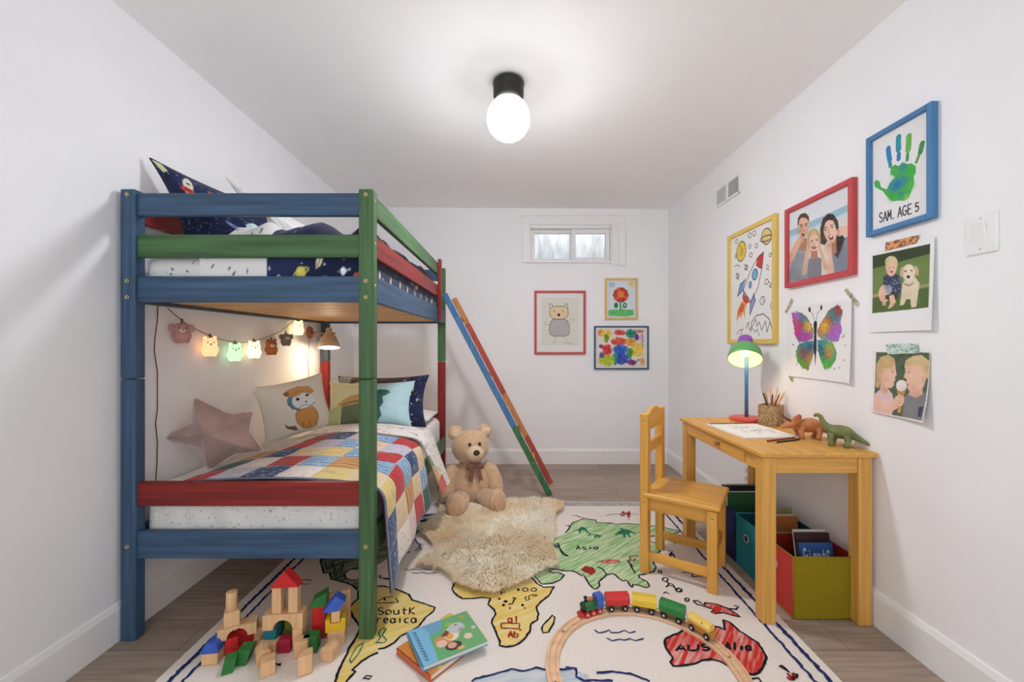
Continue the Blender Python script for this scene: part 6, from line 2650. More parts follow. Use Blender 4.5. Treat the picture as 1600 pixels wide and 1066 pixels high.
# ---- rocket drawing
Y0_, Y1_, Z0_, Z1_, FW = 2.213, 2.706, 1.113, 1.820, .026
i8 = FW * .8
c = wall_canvas(Y0_ + i8, Y1_ - i8, Z0_ + i8, Z1_ - i8, 340, 500, (236, 234, 232), 1110, 240, 3.44)
SKIN = (222, 178, 150)
c.ell((166, 526), 24, 54, (232, 200, 80), .12)
c.oval((166, 526), 24, 54, 4, INK, .12)
for k in range(6):
    c.oval((160 + (k * 7) % 16, 500 + k * 9), 4, 7, 2, (150, 120, 60))
c.ell((302, 445), 26, 44, (226, 200, 130), .1)
c.oval((302, 445), 26, 44, 4, INK, .1)
c.oval((301, 456), 36, 14, 4, INK, -.35)
c.poly([(264, 545), (286, 530), (284, 575), (276, 618), (262, 612), (246, 600), (250, 565)], (206, 60, 60), 1, .15)
c.poly([(190, 676), (160, 704), (146, 768), (176, 730)], (110, 150, 206), 1, .15)
c.poly([(232, 752), (242, 790), (212, 868), (212, 800)], (150, 150, 206), 1, .15)
c.poly([(176, 750), (172, 780), (186, 810), (212, 800), (206, 790)], (196, 62, 60), 1, .1)
c.poly([(172, 790), (146, 840), (140, 905), (160, 870), (166, 890), (176, 850), (186, 890), (188, 830), (198, 815)], (226, 160, 70), 1, .2)
c.poly([(168, 800), (150, 850), (148, 880), (164, 850), (172, 860), (184, 815)], (214, 90, 60), 1, .3)
c.ell((239, 650), 14, 30, (120, 180, 214), .15)
c.oval((239, 650), 14, 30, 4, INK, .15)
c.ell((214, 706), 7, 18, (120, 170, 200), .1)
c.oval((214, 706), 7, 18, 3.5, INK, .1)
c.line([(286, 530), (250, 565), (216, 632), (176, 735), (218, 798), (256, 720), (276, 620), (286, 530)], 4, INK)
c.line([(246, 600), (262, 612), (278, 618)], 4, INK)
c.line([(190, 676), (160, 704), (146, 768), (178, 732)], 4, INK)
c.line([(232, 752), (242, 790), (212, 868), (214, 800)], 4, INK)
c.line([(172, 730), (184, 760), (216, 795)], 6, (120, 124, 130))
c.line([(216, 960), (222, 905), (246, 872), (284, 862), (316, 890), (330, 940), (334, 985)], 4, INK)
c.line([(190, 940), (204, 905), (206, 940), (216, 950), (244, 890), (250, 930), (262, 905), (276, 950), (296, 900), (304, 960), (320, 905)], 3.4, INK)
c.line([(142, 970), (156, 950), (174, 945), (162, 975)], 3, INK)
c.line([(226, 940), (240, 960), (252, 945), (262, 980)], 3, INK)
for (x, y, r_) in ((140, 472, 6), (212, 440, 8), (236, 430, 8), (218, 545, 7), (248, 496, 7), (192, 612, 8), (146, 658, 8), (280, 790, 13), (322, 545, 6), (136, 552, 5), (212, 500, 6), (302, 690, 9)):
    c.oval((x, y), r_, r_ * 1.7, 3, INK, .2)
for (x, y) in ((308, 606), (192, 606), (146, 655), (322, 700)):
    c.line([(x - 8, y - 10), (x + 6, y + 4), (x - 6, y + 14), (x + 8, y + 22)], 3.4, (120, 120, 60) if x == 308 else INK)
c.line([(130, 605), (146, 600), (158, 608)], 3, INK)
c.line([(280, 775), (288, 800)], 3, INK)
c.line([(328, 800), (322, 820), (328, 835)], 3, INK)
framed_R('framed_drawing', Y0_, Y1_, Z0_, Z1_, FW, (226, 194, 104), 'yellow', c, 'tall yellow framed childs drawing of a rocket on the right wall', 170, 250)

# ---- family photograph
Y0_, Y1_, Z0_, Z1_, FW = 1.706, 2.134, 1.401, 1.808, .024
i8 = FW * .8
c = wall_canvas(Y0_ + i8, Y1_ - i8, Z0_ + i8, Z1_ - i8, 400, 380, (216, 222, 228), 1225, 270, 5.758)
c.poly([(0, 560), (0, 350), (600, 70), (620, 90), (620, 290)], (222, 226, 230))
c.poly([(0, 545), (600, 275), (620, 268), (620, 345), (0, 640)], (150, 188, 202), 1, .15)
c.poly([(0, 600), (620, 330), (620, 370), (0, 660)], (196, 216, 220))
c.poly([(0, 660), (620, 365), (620, 1000), (0, 1000)], (218, 214, 208))
for k in range(14):
    c.line([(20 + k * 42, 640 - k * 20), (70 + k * 42, 612 - k * 20)], 2, (232, 236, 236))
SK1, SK2, SKD = (220, 176, 150), (232, 192, 168), (180, 128, 104)
# father
c.poly([(38, 990), (62, 800), (108, 690), (150, 672), (218, 690), (226, 960), (130, 968)], (140, 146, 152), 1, .12)
c.poly([(128, 590), (205, 590), (205, 690), (170, 712), (135, 690)], SKD)
c.ell((176, 482), 50, 100, SK1, .04)
c.poly([(122, 480), (124, 410), (150, 372), (190, 362), (222, 388), (228, 450), (218, 430), (200, 408), (160, 402), (140, 420), (130, 470)], (74, 58, 50))
c.blob((150, 520), 18, SKD, .5)
c.line([(146, 470), (168, 466)], 4, (70, 50, 44))
c.line([(188, 462), (210, 456)], 4, (70, 50, 44))
c.ell((157, 484), 8, 6, (66, 52, 48))
c.ell((199, 474), 8, 6, (66, 52, 48))
c.line([(178, 476), (174, 520), (186, 524)], 3, SKD)
c.ell((170, 566), 14, 20, (96, 40, 40))
c.poly([(24, 870), (24, 780), (104, 620), (150, 560), (178, 570), (182, 610), (150, 640), (96, 760)], SK1)
c.line([(150, 570), (166, 590)], 4, SKD)
c.poly([(118, 690), (150, 706), (170, 714), (206, 690), (212, 706), (170, 730), (112, 708)], (164, 168, 172))
# mother
c.poly([(330, 640), (326, 500), (350, 410), (400, 366), (446, 376), (484, 430), (496, 520), (548, 590), (536, 690), (484, 780), (440, 730), (400, 660)], (56, 42, 40), 1, .1)
c.poly([(418, 740), (440, 720), (484, 770), (548, 585), (592, 566), (596, 890), (452, 915)], (128, 138, 150), 1, .25)
c.poly([(395, 600), (470, 600), (476, 720), (440, 740), (410, 700)], SKD)
c.ell((414, 522), 58, 112, SK2, -.16)
c.poly([(352, 520), (352, 440), (390, 396), (440, 400), (470, 450), (444, 430), (400, 425), (372, 450)], (56, 42, 40))
c.line([(362, 500), (384, 492)], 4, (80, 56, 48))
c.line([(420, 474), (444, 462)], 4, (80, 56, 48))
c.ell((374, 516), 9, 6, (60, 46, 44))
c.ell((432, 488), 9, 6, (60, 46, 44))
c.line([(402, 494), (398, 540), (412, 542)], 3, SKD)
c.ell((422, 582), 22, 24, (150, 50, 54), -.5)
c.ell((422, 576), 16, 7, (236, 226, 220), -.5)
c.poly([(596, 480), (520, 478), (480, 510), (466, 540), (490, 575), (530, 560), (596, 545)], SK2)
c.line([(486, 516), (506, 530)], 3, SKD)
c.line([(482, 534), (500, 548)], 3, SKD)
c.poly([(372, 640), (392, 610), (430, 640), (428, 720), (456, 905), (386, 928), (392, 740), (360, 690)], SK2)
c.line([(392, 650), (412, 660)], 3, SKD)
# child
c.ell((268, 600), 62, 100, (196, 168, 120), .05)
c.poly([(212, 600), (216, 700), (236, 720), (232, 600)], (196, 168, 120))
c.poly([(204, 968), (226, 770), (250, 750), (300, 748), (336, 780), (338, 932)], (156, 156, 162))
for k in range(14):
    y = 775 + k * 14
    c.line([(214, y + 14), (270, y + 4), (336, y - 4)], 3.4, (92, 92, 104))
c.poly([(244, 700), (300, 700), (304, 760), (270, 775), (240, 760)], SKD)
c.ell((271, 622), 48, 84, SK2, .03)
c.poly([(226, 590), (240, 540), (276, 522), (310, 546), (320, 600), (300, 566), (260, 560)], (206, 178, 130))
c.line([(240, 612), (258, 608)], 4, (110, 80, 66))
c.line([(286, 602), (304, 598)], 4, (110, 80, 66))
c.ell((250, 622), 7, 4, (80, 64, 56))
c.ell((295, 612), 7, 4, (80, 64, 56))
c.line([(272, 616), (268, 644), (278, 646)], 3, SKD)
c.ell((270, 672), 22, 14, (140, 48, 50))
c.poly([(158, 890), (166, 860), (196, 700), (224, 670), (246, 700), (228, 730), (206, 900), (168, 930)], SK1)
c.poly([(296, 660), (318, 640), (344, 690), (392, 850), (384, 890), (356, 870), (322, 720)], SK1)
c.line([(228, 690), (250, 694)], 4, SK2)
c.line([(300, 672), (288, 680)], 4, SK2)
for (x, y, r_, cl, a_) in ((134, 520, 24, SKD, .55), (205, 540, 20, SKD, .5), (180, 440, 22, (240, 206, 184), .5), (176, 600, 26, (150, 104, 84), .5), (60, 760, 26, SKD, .5), (80, 900, 44, (110, 116, 124), .6), (180, 850, 40, (164, 170, 176), .5), (120, 960, 40, (96, 102, 110), .5),
                         (372, 580, 26, SKD, .45), (450, 540, 22, (244, 210, 190), .5), (440, 450, 20, (244, 210, 190), .5), (420, 650, 26, (150, 100, 84), .6), (520, 800, 60, (104, 112, 126), .5), (560, 640, 30, (152, 160, 170), .5), (560, 520, 26, (244, 208, 188), .4), (410, 860, 24, SKD, .45),
                         (350, 480, 14, (96, 70, 62), .5), (500, 650, 26, (36, 28, 28), .6), (240, 660, 20, SKD, .4), (296, 640, 20, (246, 212, 194), .5), (270, 560, 18, (228, 204, 160), .6), (215, 640, 16, (150, 122, 82), .5), (326, 620, 14, (160, 130, 88), .5), (175, 880, 20, SKD, .4), (372, 840, 20, SKD, .4), (270, 900, 46, (130, 130, 138), .35)):
    c.blob((x, y), r_ * .9, cl, a_ * .55)
for k in range(60):
    y = 700 + k * 4.6
    c.line([(440, y + 60), (590, y - 20)], 1, (100, 110, 124) if k % 2 else (160, 168, 178), .25)
for (x0_, y0_, x1_, y1_) in ((140, 372, 136, 430), (170, 364, 160, 396), (200, 366, 214, 398), (350, 420, 338, 600), (370, 400, 345, 640), (470, 420, 500, 620), (240, 530, 220, 640), (300, 530, 326, 640)):
    c.line([(x0_, y0_), (x1_, y1_)], 3, (110, 86, 70), .5)
c.line([(408, 572), (436, 560)], 3, (244, 236, 230))
c.line([(258, 668), (282, 664)], 3, (240, 230, 224))
c.blur(2)
c.grain(.04)
framed_R('framed_photo', Y0_, Y1_, Z0_, Z1_, FW, (196, 74, 78), 'red', c, 'red framed family photo of three people at the beach on the right wall', 200, 190)

# ---- hand print
Y0_, Y1_, Z0_, Z1_, FW = 1.381, 1.641, 1.537, 1.932, .020
i8 = FW * .8
c = wall_canvas(Y0_ + i8, Y1_ - i8, Z0_ + i8, Z1_ - i8, 360, 560, (232, 230, 229), 1340, 140, 4.1)
PG, PB, PT_, PL = (62, 170, 70), (36, 120, 180), (44, 140, 156), (96, 176, 80)
for (pts, w_, cl) in (([(196, 378), (200, 420), (206, 450)], 31, PB), ([(206, 460), (210, 490)], 23, PT_), ([(262, 305), (261, 350), (262, 385)], 33, PT_), ([(264, 415), (263, 445)], 25, PB),
                      ([(328, 300), (327, 345), (324, 385)], 33, PL), ([(320, 415), (318, 450)], 19, (70, 140, 80)), ([(414, 345), (402, 400)], 29, (60, 140, 72)), ([(392, 425), (376, 465)], 17, (80, 150, 80))):
    c.line(pts, w_, cl)
    c.line(pts, w_ * .45, tuple(min(255, v + 16) for v in cl), .5)
palm = [(212, 500), (240, 480), (262, 490), (290, 466), (318, 478), (345, 472), (372, 490), (374, 530), (360, 560), (362, 600), (350, 640), (330, 690), (300, 712), (262, 712), (220, 716), (190, 690), (160, 650), (110, 625), (104, 595), (122, 578),
        (142, 590), (150, 625), (186, 640), (205, 600), (240, 560), (210, 540)]
c.poly(palm, PG, 1, .12)
for (x, y, r_, cl) in ((290, 500, 26, PB), (262, 600, 40, (30, 108, 190)), (236, 620, 34, (30, 108, 190)), (300, 580, 22, PB), (330, 520, 22, (50, 176, 60)), (230, 530, 22, (70, 180, 70)), (340, 620, 24, (80, 184, 70)), (220, 690, 22, (60, 170, 60)), (280, 670, 26, (40, 140, 120)), (310, 690, 18, (150, 200, 100))):
    c.blob((x, y), r_, cl, .75)
c.rng = np.random.RandomState(8)
for k in range(90):
    x, y = c.rng.uniform(190, 370), c.rng.uniform(480, 700)
    q = c.tp([(x, y)])[0]
    if 0 <= int(q[1]) < c.h and 0 <= int(q[0]) < c.w and c.a[int(q[1]), int(q[0])].max() < .8:
        c.blob((x, y), 3, (130, 200, 130), .5)
c.text('SAM.', (138, 853), (248, 822), (0, -60), 7, INK, .8)
c.text('AGE', (258, 818), (352, 792), (0, -62), 7, INK, .8)
c.text('5', (368, 784), (396, 776), (0, -54), 7, INK, .9)
framed_R('framed_handprint', Y0_, Y1_, Z0_, Z1_, FW, (72, 124, 172), 'blue', c, 'blue framed green and blue hand print lettered SAM. AGE 5', 180, 280)


def tape(name, par, pts, cv, X, nu=40, nv=14):
    """strip of patterned tape given by four corners on the right wall: far top, near top, near bottom, far bottom"""
    A, B, C_, D = [side(px, py, X) for px, py in pts]
    b = MB()
    b.grid(lambda u_, v: (A.lerp(B, u_)).lerp(D.lerp(C_, u_), v), nu, nv, 0, cv.sample(nu, nv), sm=False)
    return b.build(name, M_MATT, par)


# ---- photo of boy and dog, white instant print
o_ = thing('instant_photo', (XR, 1.515, 1.158), 'white bordered photo of a boy and a pale dog under the blue frame', 'photo print')
py0, py1, pz0, pz1 = 1.387, 1.644, 1.158, 1.478
W_, H_ = 400, 500
c = wall_canvas(py0, py1, pz0, pz1, W_, H_, (238, 238, 238), 1210, 360, 3.437, XR - .003)
c.poly([(528, 138), (843, 72), (843, 414), (528, 446)], (104, 128, 66), 1, .2)
c.poly([(528, 138), (843, 72), (843, 125), (528, 208)], (46, 58, 40), 1, .4)
c.poly([(528, 206), (843, 125), (843, 165), (528, 236)], (108, 132, 70), 1, .2)
c.poly([(528, 345), (843, 285), (843, 300), (528, 362)], (168, 158, 110), 1, .3)
c.poly([(528, 365), (843, 305), (843, 414), (528, 446)], (76, 100, 50), 1, .5)
c.poly([(586, 250), (612, 232), (640, 228), (668, 240), (682, 262), (682, 335), (640, 345), (588, 325)], (58, 66, 90))
for k in range(60):
    x, y = c.rng.uniform(590, 678), c.rng.uniform(245, 330)
    c.line([(x, y), (x + 5, y + 3)], 2, (190, 196, 206))
c.ell((592, 340), 31, 48, SK2)
c.poly([(596, 350), (650, 335), (676, 345), (660, 372), (630, 372), (600, 372)], (70, 62, 60))
c.poly([(618, 352), (642, 345), (656, 385), (636, 410), (612, 424), (624, 392)], SK2)
c.poly([(582, 372), (600, 372), (600, 404), (584, 402)], SK1)
c.ell((614, 318), 20, 24, (150, 160, 176))
c.ell((628, 206), 28, 40, SK2)
c.ell((629, 172), 34, 34, (214, 196, 150))
c.poly([(596, 180), (600, 220), (608, 190), (650, 186), (658, 216), (664, 180)], (206, 184, 136))
c.ell((629, 206), 24, 28, SK2)
c.ell((620, 200), 3.4, 3, (60, 44, 40))
c.ell((640, 197), 3.4, 3, (60, 44, 40))
c.ell((631, 223), 9, 5, (170, 66, 66))
c.poly([(690, 290), (700, 270), (760, 250), (786, 285), (778, 350), (770, 410), (742, 416), (736, 370), (712, 370), (700, 400), (676, 404), (684, 350)], (226, 210, 184))
c.ell((724, 228), 36, 46, (232, 218, 194))
c.ell((688, 222), 11, 27, (206, 180, 142), .2)
c.ell((768, 218), 11, 27, (206, 180, 142), -.2)
c.ell((722, 250), 15, 18, (236, 224, 206))
c.ell((722, 250), 9, 9, (34, 30, 32))
c.ell((706, 220), 4.4, 5, (36, 30, 30))
c.ell((740, 216), 4.4, 5, (36, 30, 30))
c.line([(702, 288), (724, 298), (750, 284)], 5, (110, 60, 44))
c.line([(736, 372), (738, 404)], 3, (190, 172, 146))
for (x, y, r_, cl, a_) in ((608, 220, 12, SKD, .5), (640, 190, 12, (246, 216, 198), .5), (640, 160, 16, (230, 216, 176), .6), (604, 168, 10, (176, 150, 104), .6), (600, 290, 20, (40, 48, 72), .5), (585, 360, 16, SKD, .5), (600, 325, 14, (244, 212, 194), .4), (700, 250, 14, (206, 186, 154), .6), (735, 200, 16, (244, 232, 212), .6), (690, 350, 20, (204, 186, 154), .6), (760, 300, 22, (242, 230, 208), .5), (725, 345, 16, (196, 176, 144), .5), (722, 238, 7, (246, 238, 224), .6), (770, 380, 16, (200, 180, 148), .5), (640, 400, 14, SKD, .4)):
    c.blob((x, y), r_ * 1.2, cl, a_ * .55)
for k in range(220):
    x, y = c.rng.uniform(530, 842), c.rng.uniform(300, 440)
    q = c.tp([(x, y)])[0]
    xi, yi = int(min(max(q[0], 0), c.w - 1)), int(min(max(q[1], 0), c.h - 1))
    if c.a[yi, xi, 1] > c.a[yi, xi, 0] + .04 and c.a[yi, xi, 1] > c.a[yi, xi, 2] + .08:
        c.line([(x, y), (x + c.rng.uniform(-3, 3), y - 7)], 1.6, [(120, 146, 76), (60, 84, 42), (150, 166, 96)][k % 3], .7)
c.ell((722, 250), 9, 9, (34, 30, 32))
c.blur(2)
c.grain(.05)
b = MB()
sheet_R(b, py0, py1, pz0, pz1, XR - .0035, c.sample(160, 200), 160, 200, lambda u_, v: .012 * u_ ** 4 * (.3 + .7 * v) + .004 * v ** 3)
b.build('print', M_MATT, o_)
cv = Canvas(120, 40, (226, 160, 112))
for k in range(60):
    cv.ell((cv.rng.uniform(0, 120), cv.rng.uniform(0, 40)), 3.4, 3.4, (110, 62, 48))
tape('tape', o_, [(1384, 379), (1435, 367), (1433, 380), (1382, 393)], cv, XR - .0055)

# ---- photo of two children with an ice cream
o_ = thing('photo_print', (XR, 1.518, .842), 'photo of two blond children sharing an ice cream taped lowest on the right wall', 'photo print')
py0, py1, pz0, pz1 = 1.406, 1.631, .840, 1.083
c = wall_canvas(py0, py1, pz0, pz1, 400, 430, (236, 234, 230), 1210, 360, 3.437, XR - .004)
c.poly([(546, 655), (832, 658), (826, 1022), (536, 975)], (54, 72, 46), 1, .5)
for k in range(30):
    c.blob((c.rng.uniform(545, 830), c.rng.uniform(655, 800)), c.rng.uniform(8, 22), c.rng.randint(30, 120, 3) * np.array([.7, 1, .6]), .5)
HB1, HB2 = (206, 176, 126), (216, 190, 140)
c.poly([(536, 975), (540, 880), (570, 855), (612, 850), (636, 880), (648, 920), (640, 996)], (232, 200, 206), 1, .15)
c.poly([(570, 800), (615, 815), (612, 866), (590, 880), (568, 860)], SK1)
c.poly([(545, 840), (548, 720), (570, 680), (610, 668), (644, 690), (650, 722), (620, 745), (590, 760), (575, 800), (560, 850)], HB1, 1, .1)
c.poly([(592, 735), (628, 728), (648, 722), (652, 752), (657, 778), (648, 788), (650, 806), (642, 816), (644, 832), (628, 848), (600, 846), (576, 800), (580, 760)], SK2)
c.poly([(560, 720), (600, 690), (648, 715), (640, 735), (590, 745), (574, 790)], HB1)
c.ell((572, 784), 11, 18, SK1)
c.ell((634, 760), 4.4, 3.2, (70, 56, 50))
c.line([(624, 748), (642, 746)], 3, (170, 130, 90))
c.line([(636, 818), (646, 816)], 3, (190, 110, 110))
c.poly([(548, 975), (540, 900), (560, 890), (590, 930), (640, 920), (656, 890), (690, 890), (700, 930), (670, 955), (620, 985)], SK2)
c.poly([(700, 1002), (700, 900), (726, 872), (790, 890), (826, 868), (826, 1024)], (132, 132, 136), 1, .12)
c.poly([(792, 950), (818, 946), (816, 1004), (794, 998)], (50, 56, 76))
c.poly([(732, 850), (800, 840), (808, 880), (770, 900), (726, 884)], SK1)
c.poly([(702, 735), (740, 718), (800, 720), (824, 780), (806, 846), (760, 872), (728, 862), (716, 846), (718, 826), (708, 816), (712, 800), (694, 790), (703, 765)], SK2)
c.poly([(696, 742), (704, 700), (740, 676), (790, 670), (830, 700), (834, 800), (815, 790), (800, 745), (760, 722), (722, 728)], HB2, 1, .1)
c.ell((806, 800), 13, 20, SK1)
c.ell((722, 762), 4.6, 3.4, (70, 56, 50))
c.line([(712, 748), (734, 744)], 3, (176, 140, 96))
c.line([(712, 828), (722, 832)], 3.4, (120, 50, 50))
c.poly([(658, 842), (714, 842), (694, 905), (690, 980), (670, 980), (668, 900)], (206, 156, 92), 1, .2)
c.ell((684, 834), 30, 30, (238, 226, 222))
c.poly([(650, 900), (672, 882), (702, 892), (704, 925), (690, 945), (664, 945), (650, 930)], SK2)
for k in range(3):
    c.line([(668, 900 + 14 * k), (700, 896 + 14 * k)], 2.4, SKD)
for (x, y, r_, cl, a_) in ((596, 800, 18, SKD, .45), (630, 770, 16, (246, 214, 196), .5), (638, 800, 10, (232, 168, 150), .4), (600, 700, 22, (224, 198, 150), .6), (560, 800, 16, (156, 124, 80), .6), (575, 720, 14, (168, 138, 92), .5), (600, 860, 18, SKD, .5), (600, 930, 26, (244, 220, 224), .5), (560, 960, 20, (206, 170, 180), .5), (660, 940, 16, SKD, .4),
                         (750, 850, 22, SKD, .5), (730, 780, 18, (246, 216, 198), .5), (780, 800, 18, (238, 196, 174), .5), (760, 690, 24, (232, 212, 166), .6), (820, 740, 16, (170, 140, 92), .6), (720, 715, 12, (178, 148, 100), .5), (770, 885, 18, (190, 140, 114), .5), (740, 960, 30, (150, 150, 154), .5), (800, 980, 30, (104, 104, 110), .5), (690, 850, 12, (214, 190, 186), .5), (676, 824, 12, (250, 242, 240), .6)):
    c.blob((x, y), r_ * 1.2, cl, a_ * .55)
for k in range(14):
    c.line([(560 + k * 6, 672 + (k % 3) * 5), (552 + k * 5, 740 + (k * 11) % 60)], 2, (170, 138, 90) if k % 2 else (230, 206, 160), .5)
    c.line([(712 + k * 8, 684 + (k * 5) % 8), (704 + k * 9, 722)], 2, (184, 156, 106) if k % 2 else (236, 216, 172), .5)
c.line([(668, 862), (700, 895)], 2, (150, 104, 54))
c.line([(700, 862), (672, 895)], 2, (150, 104, 54))
c.blur(2)
c.grain(.05)
b = MB()
sheet_R(b, py0, py1, pz0, pz1, XR - .0035, c.sample(180, 190), 180, 190, lambda u_, v: .020 * (u_ ** 3) * v ** 2 + .006 * v ** 3)
b.build('print', M_MATT, o_)
cv = Canvas(120, 40, (206, 222, 212))
for k in range(70):
    x, y = cv.rng.uniform(0, 120), cv.rng.uniform(0, 40)
    cv.line([(x, y), (x + 6, y + cv.rng.uniform(-5, 5))], 2.4, (76, 146, 116))
tape('tape', o_, [(1383.5, 538), (1433, 537), (1434, 552), (1387, 554)], cv, XR - .0065)

# ---- butterfly painting held with tape
o_ = thing('butterfly_painting', (XR, 1.933, .945), 'white paper with a rainbow butterfly painting taped to the right wall', 'painting')
py0, py1, pz0, pz1 = 1.7235, 2.143, .945, 1.302
c = wall_canvas(py0, py1, pz0, pz1, 520, 440, (238, 236, 235), 1225, 440, 6.267, XR - .003)
def wing(pts, cols_, n_, spread, seed):
    rg_ = random.Random(seed)
    c.poly(pts, cols_[0][2], .9, .25)
    P = np.array(pts, float)
    base_ = c.a.copy()
    for q in cols_ + cols_[:4]:
        c.blob((q[0], q[1]), 38, q[2], .95)
    cp = P.mean(0)
    tp_ = c.tp(pts)
    yy_, xx_ = np.mgrid[0:c.h, 0:c.w]
    ins = inside_poly(tp_, xx_ + .5, yy_ + .5)
    c.a[~ins] = base_[~ins]
    for k in range(n_):
        x, y = rg_.uniform(P[:, 0].min() - spread, P[:, 0].max() + spread), rg_.uniform(P[:, 1].min() - spread, P[:, 1].max() + spread)
        if not inside_poly((P - P.mean(0)) * (1 + spread / 200) + P.mean(0), np.array([x]), np.array([y]))[0]:
            continue
        w_ = [math.exp(-(((x - q[0]) ** 2 + (y - q[1]) ** 2) / (2 * 55 ** 2))) + 1e-6 for q in cols_]
        t_ = rg_.uniform(0, sum(w_))
        for q, ww in zip(cols_, w_):
            t_ -= ww
            if t_ <= 0:
                break
        cl = tuple(max(0, min(255, v * .92 + rg_.uniform(-34, 20))) for v in q[2])
        c.ell((x, y), rg_.uniform(2, 5), rg_.uniform(3, 7), cl, rg_.uniform(0, 3), .8)
MAG, PUR, TEA, YLW, RDD, GRE, ORG = (206, 62, 150), (190, 100, 196), (48, 150, 160), (226, 196, 60), (206, 56, 50), (84, 176, 60), (220, 130, 60)
wing([(290, 480), (262, 420), (220, 350), (150, 300), (80, 310), (90, 400), (110, 520), (140, 590), (210, 590), (280, 560)],
     [(180, 340, TEA), (245, 440, YLW), (130, 500, MAG), (110, 330, PUR), (200, 540, (196, 60, 160)), (160, 420, RDD), (250, 550, (180, 80, 180)), (100, 420, (226, 80, 120))], 900, 14, 1)
wing([(330, 480), (370, 400), (440, 290), (530, 226), (585, 290), (560, 390), (575, 480), (540, 580), (480, 590), (400, 570), (335, 540)],
     [(500, 320, TEA), (400, 430, YLW), (480, 520, PUR), (540, 270, (176, 60, 60)), (440, 390, RDD), (530, 450, (196, 100, 190)), (370, 470, ORG), (560, 520, (180, 120, 200))], 1050, 14, 2)
wing([(288, 580), (220, 590), (150, 610), (120, 680), (130, 770), (180, 840), (240, 870), (270, 780), (300, 680)],
     [(200, 620, TEA), (160, 780, GRE), (240, 640, (40, 130, 150)), (190, 700, (150, 60, 110)), (150, 680, (120, 160, 70)), (250, 750, ORG), (220, 830, (120, 150, 60))], 800, 12, 3)
wing([(330, 580), (400, 570), (480, 600), (520, 680), (520, 760), (470, 840), (410, 860), (370, 780), (335, 680)],
     [(370, 620, (50, 150, 170)), (450, 660, (150, 200, 60)), (440, 710, ORG), (410, 810, (70, 190, 50)), (510, 740, (60, 170, 170)), (480, 800, GRE), (380, 700, (40, 110, 130))], 900, 14, 4)
c.line([(290, 490), (262, 420), (220, 350), (150, 305)], 3, (60, 40, 60))
c.line([(330, 500), (370, 400), (440, 300), (530, 230)], 3, (90, 40, 60))
for k in range(12):
    c.line([(330 + k * 3, 620), (360 + k * 7, 720 + (k * 13) % 50)], 2, (30, 80, 110), .6)
    c.line([(280 - k * 3, 620), (250 - k * 6, 700 + (k * 17) % 60)], 2, (90, 50, 90), .6)
for k in range(60):
    x = c.rng.uniform(110, 540)
    c.ell((x, 850 + c.rng.uniform(-40, 30) if 340 < x < 440 else c.rng.uniform(330, 850)), 3, 3, [YLW, MAG, GRE, TEA][k % 4], a=.8 if 340 < x < 440 else 0)
c.poly([(300, 385), (322, 390), (324, 430), (318, 500), (322, 640), (316, 740), (309, 835), (303, 740), (292, 640), (296, 500), (288, 420)], (44, 36, 38))
c.line([(300, 385), (285, 330), (254, 280)], 3, (44, 36, 38))
c.line([(315, 385), (330, 310), (366, 262)], 3, (44, 36, 38))
c.ell((250, 275), 12, 24, (34, 30, 34))
c.ell((366, 255), 10, 26, (34, 30, 34))
for (x, y) in ((506, 855), (556, 845), (600, 770), (618, 626), (594, 540), (130, 810), (90, 620)):
    c.ell((x, y), 6, 7, (70, 76, 80))
c.line([(580, 555), (600, 520), (606, 540)], 3, (120, 130, 130))
b = MB()
sheet_R(b, py0, py1, pz0, pz1, XR - .003, c.sample(230, 200), 230, 200, lambda u_, v: .014 * u_ ** 5 * (.5 + .5 * v) + .004 * v ** 4)
b.build('paper', M_MATT, o_)
def tp_can(seed):
    cv_ = Canvas(40, 90, (214, 208, 180))
    rg_ = random.Random(seed)
    for k in range(26):
        cv_.oval((rg_.uniform(4, 36), rg_.uniform(4, 86)), 5, 5, 2.2, (120, 118, 84))
    return cv_
def zb(x, y):
    return (1225 + x / 6.267, 440 + y / 6.267)
tape('tape', o_, [zb(590, 90), zb(612, 66), zb(738, 220), zb(712, 250)], tp_can(1), XR - .0045, 10, 24)
tape('tape', o_, [zb(70, 165), zb(92, 178), zb(26, 312), zb(4, 300)], tp_can(2), XR - .0045, 10, 24)
tape('tape', o_, [zb(14, 858), zb(36, 845), zb(92, 965), zb(70, 990)], tp_can(3), XR - .0045, 10, 24)


# ------------------------------------------------------------------ back wall pictures
def back_canvas(w, h, bgc, box, ox=820, oy=430, sc=7.105):
    x0, y0, x1, y1 = box
    return Canvas(w, h, bgc, lambda p: ((p[0] - x0) / (x1 - x0) * w, (p[1] - y0) / (y1 - y0) * h))


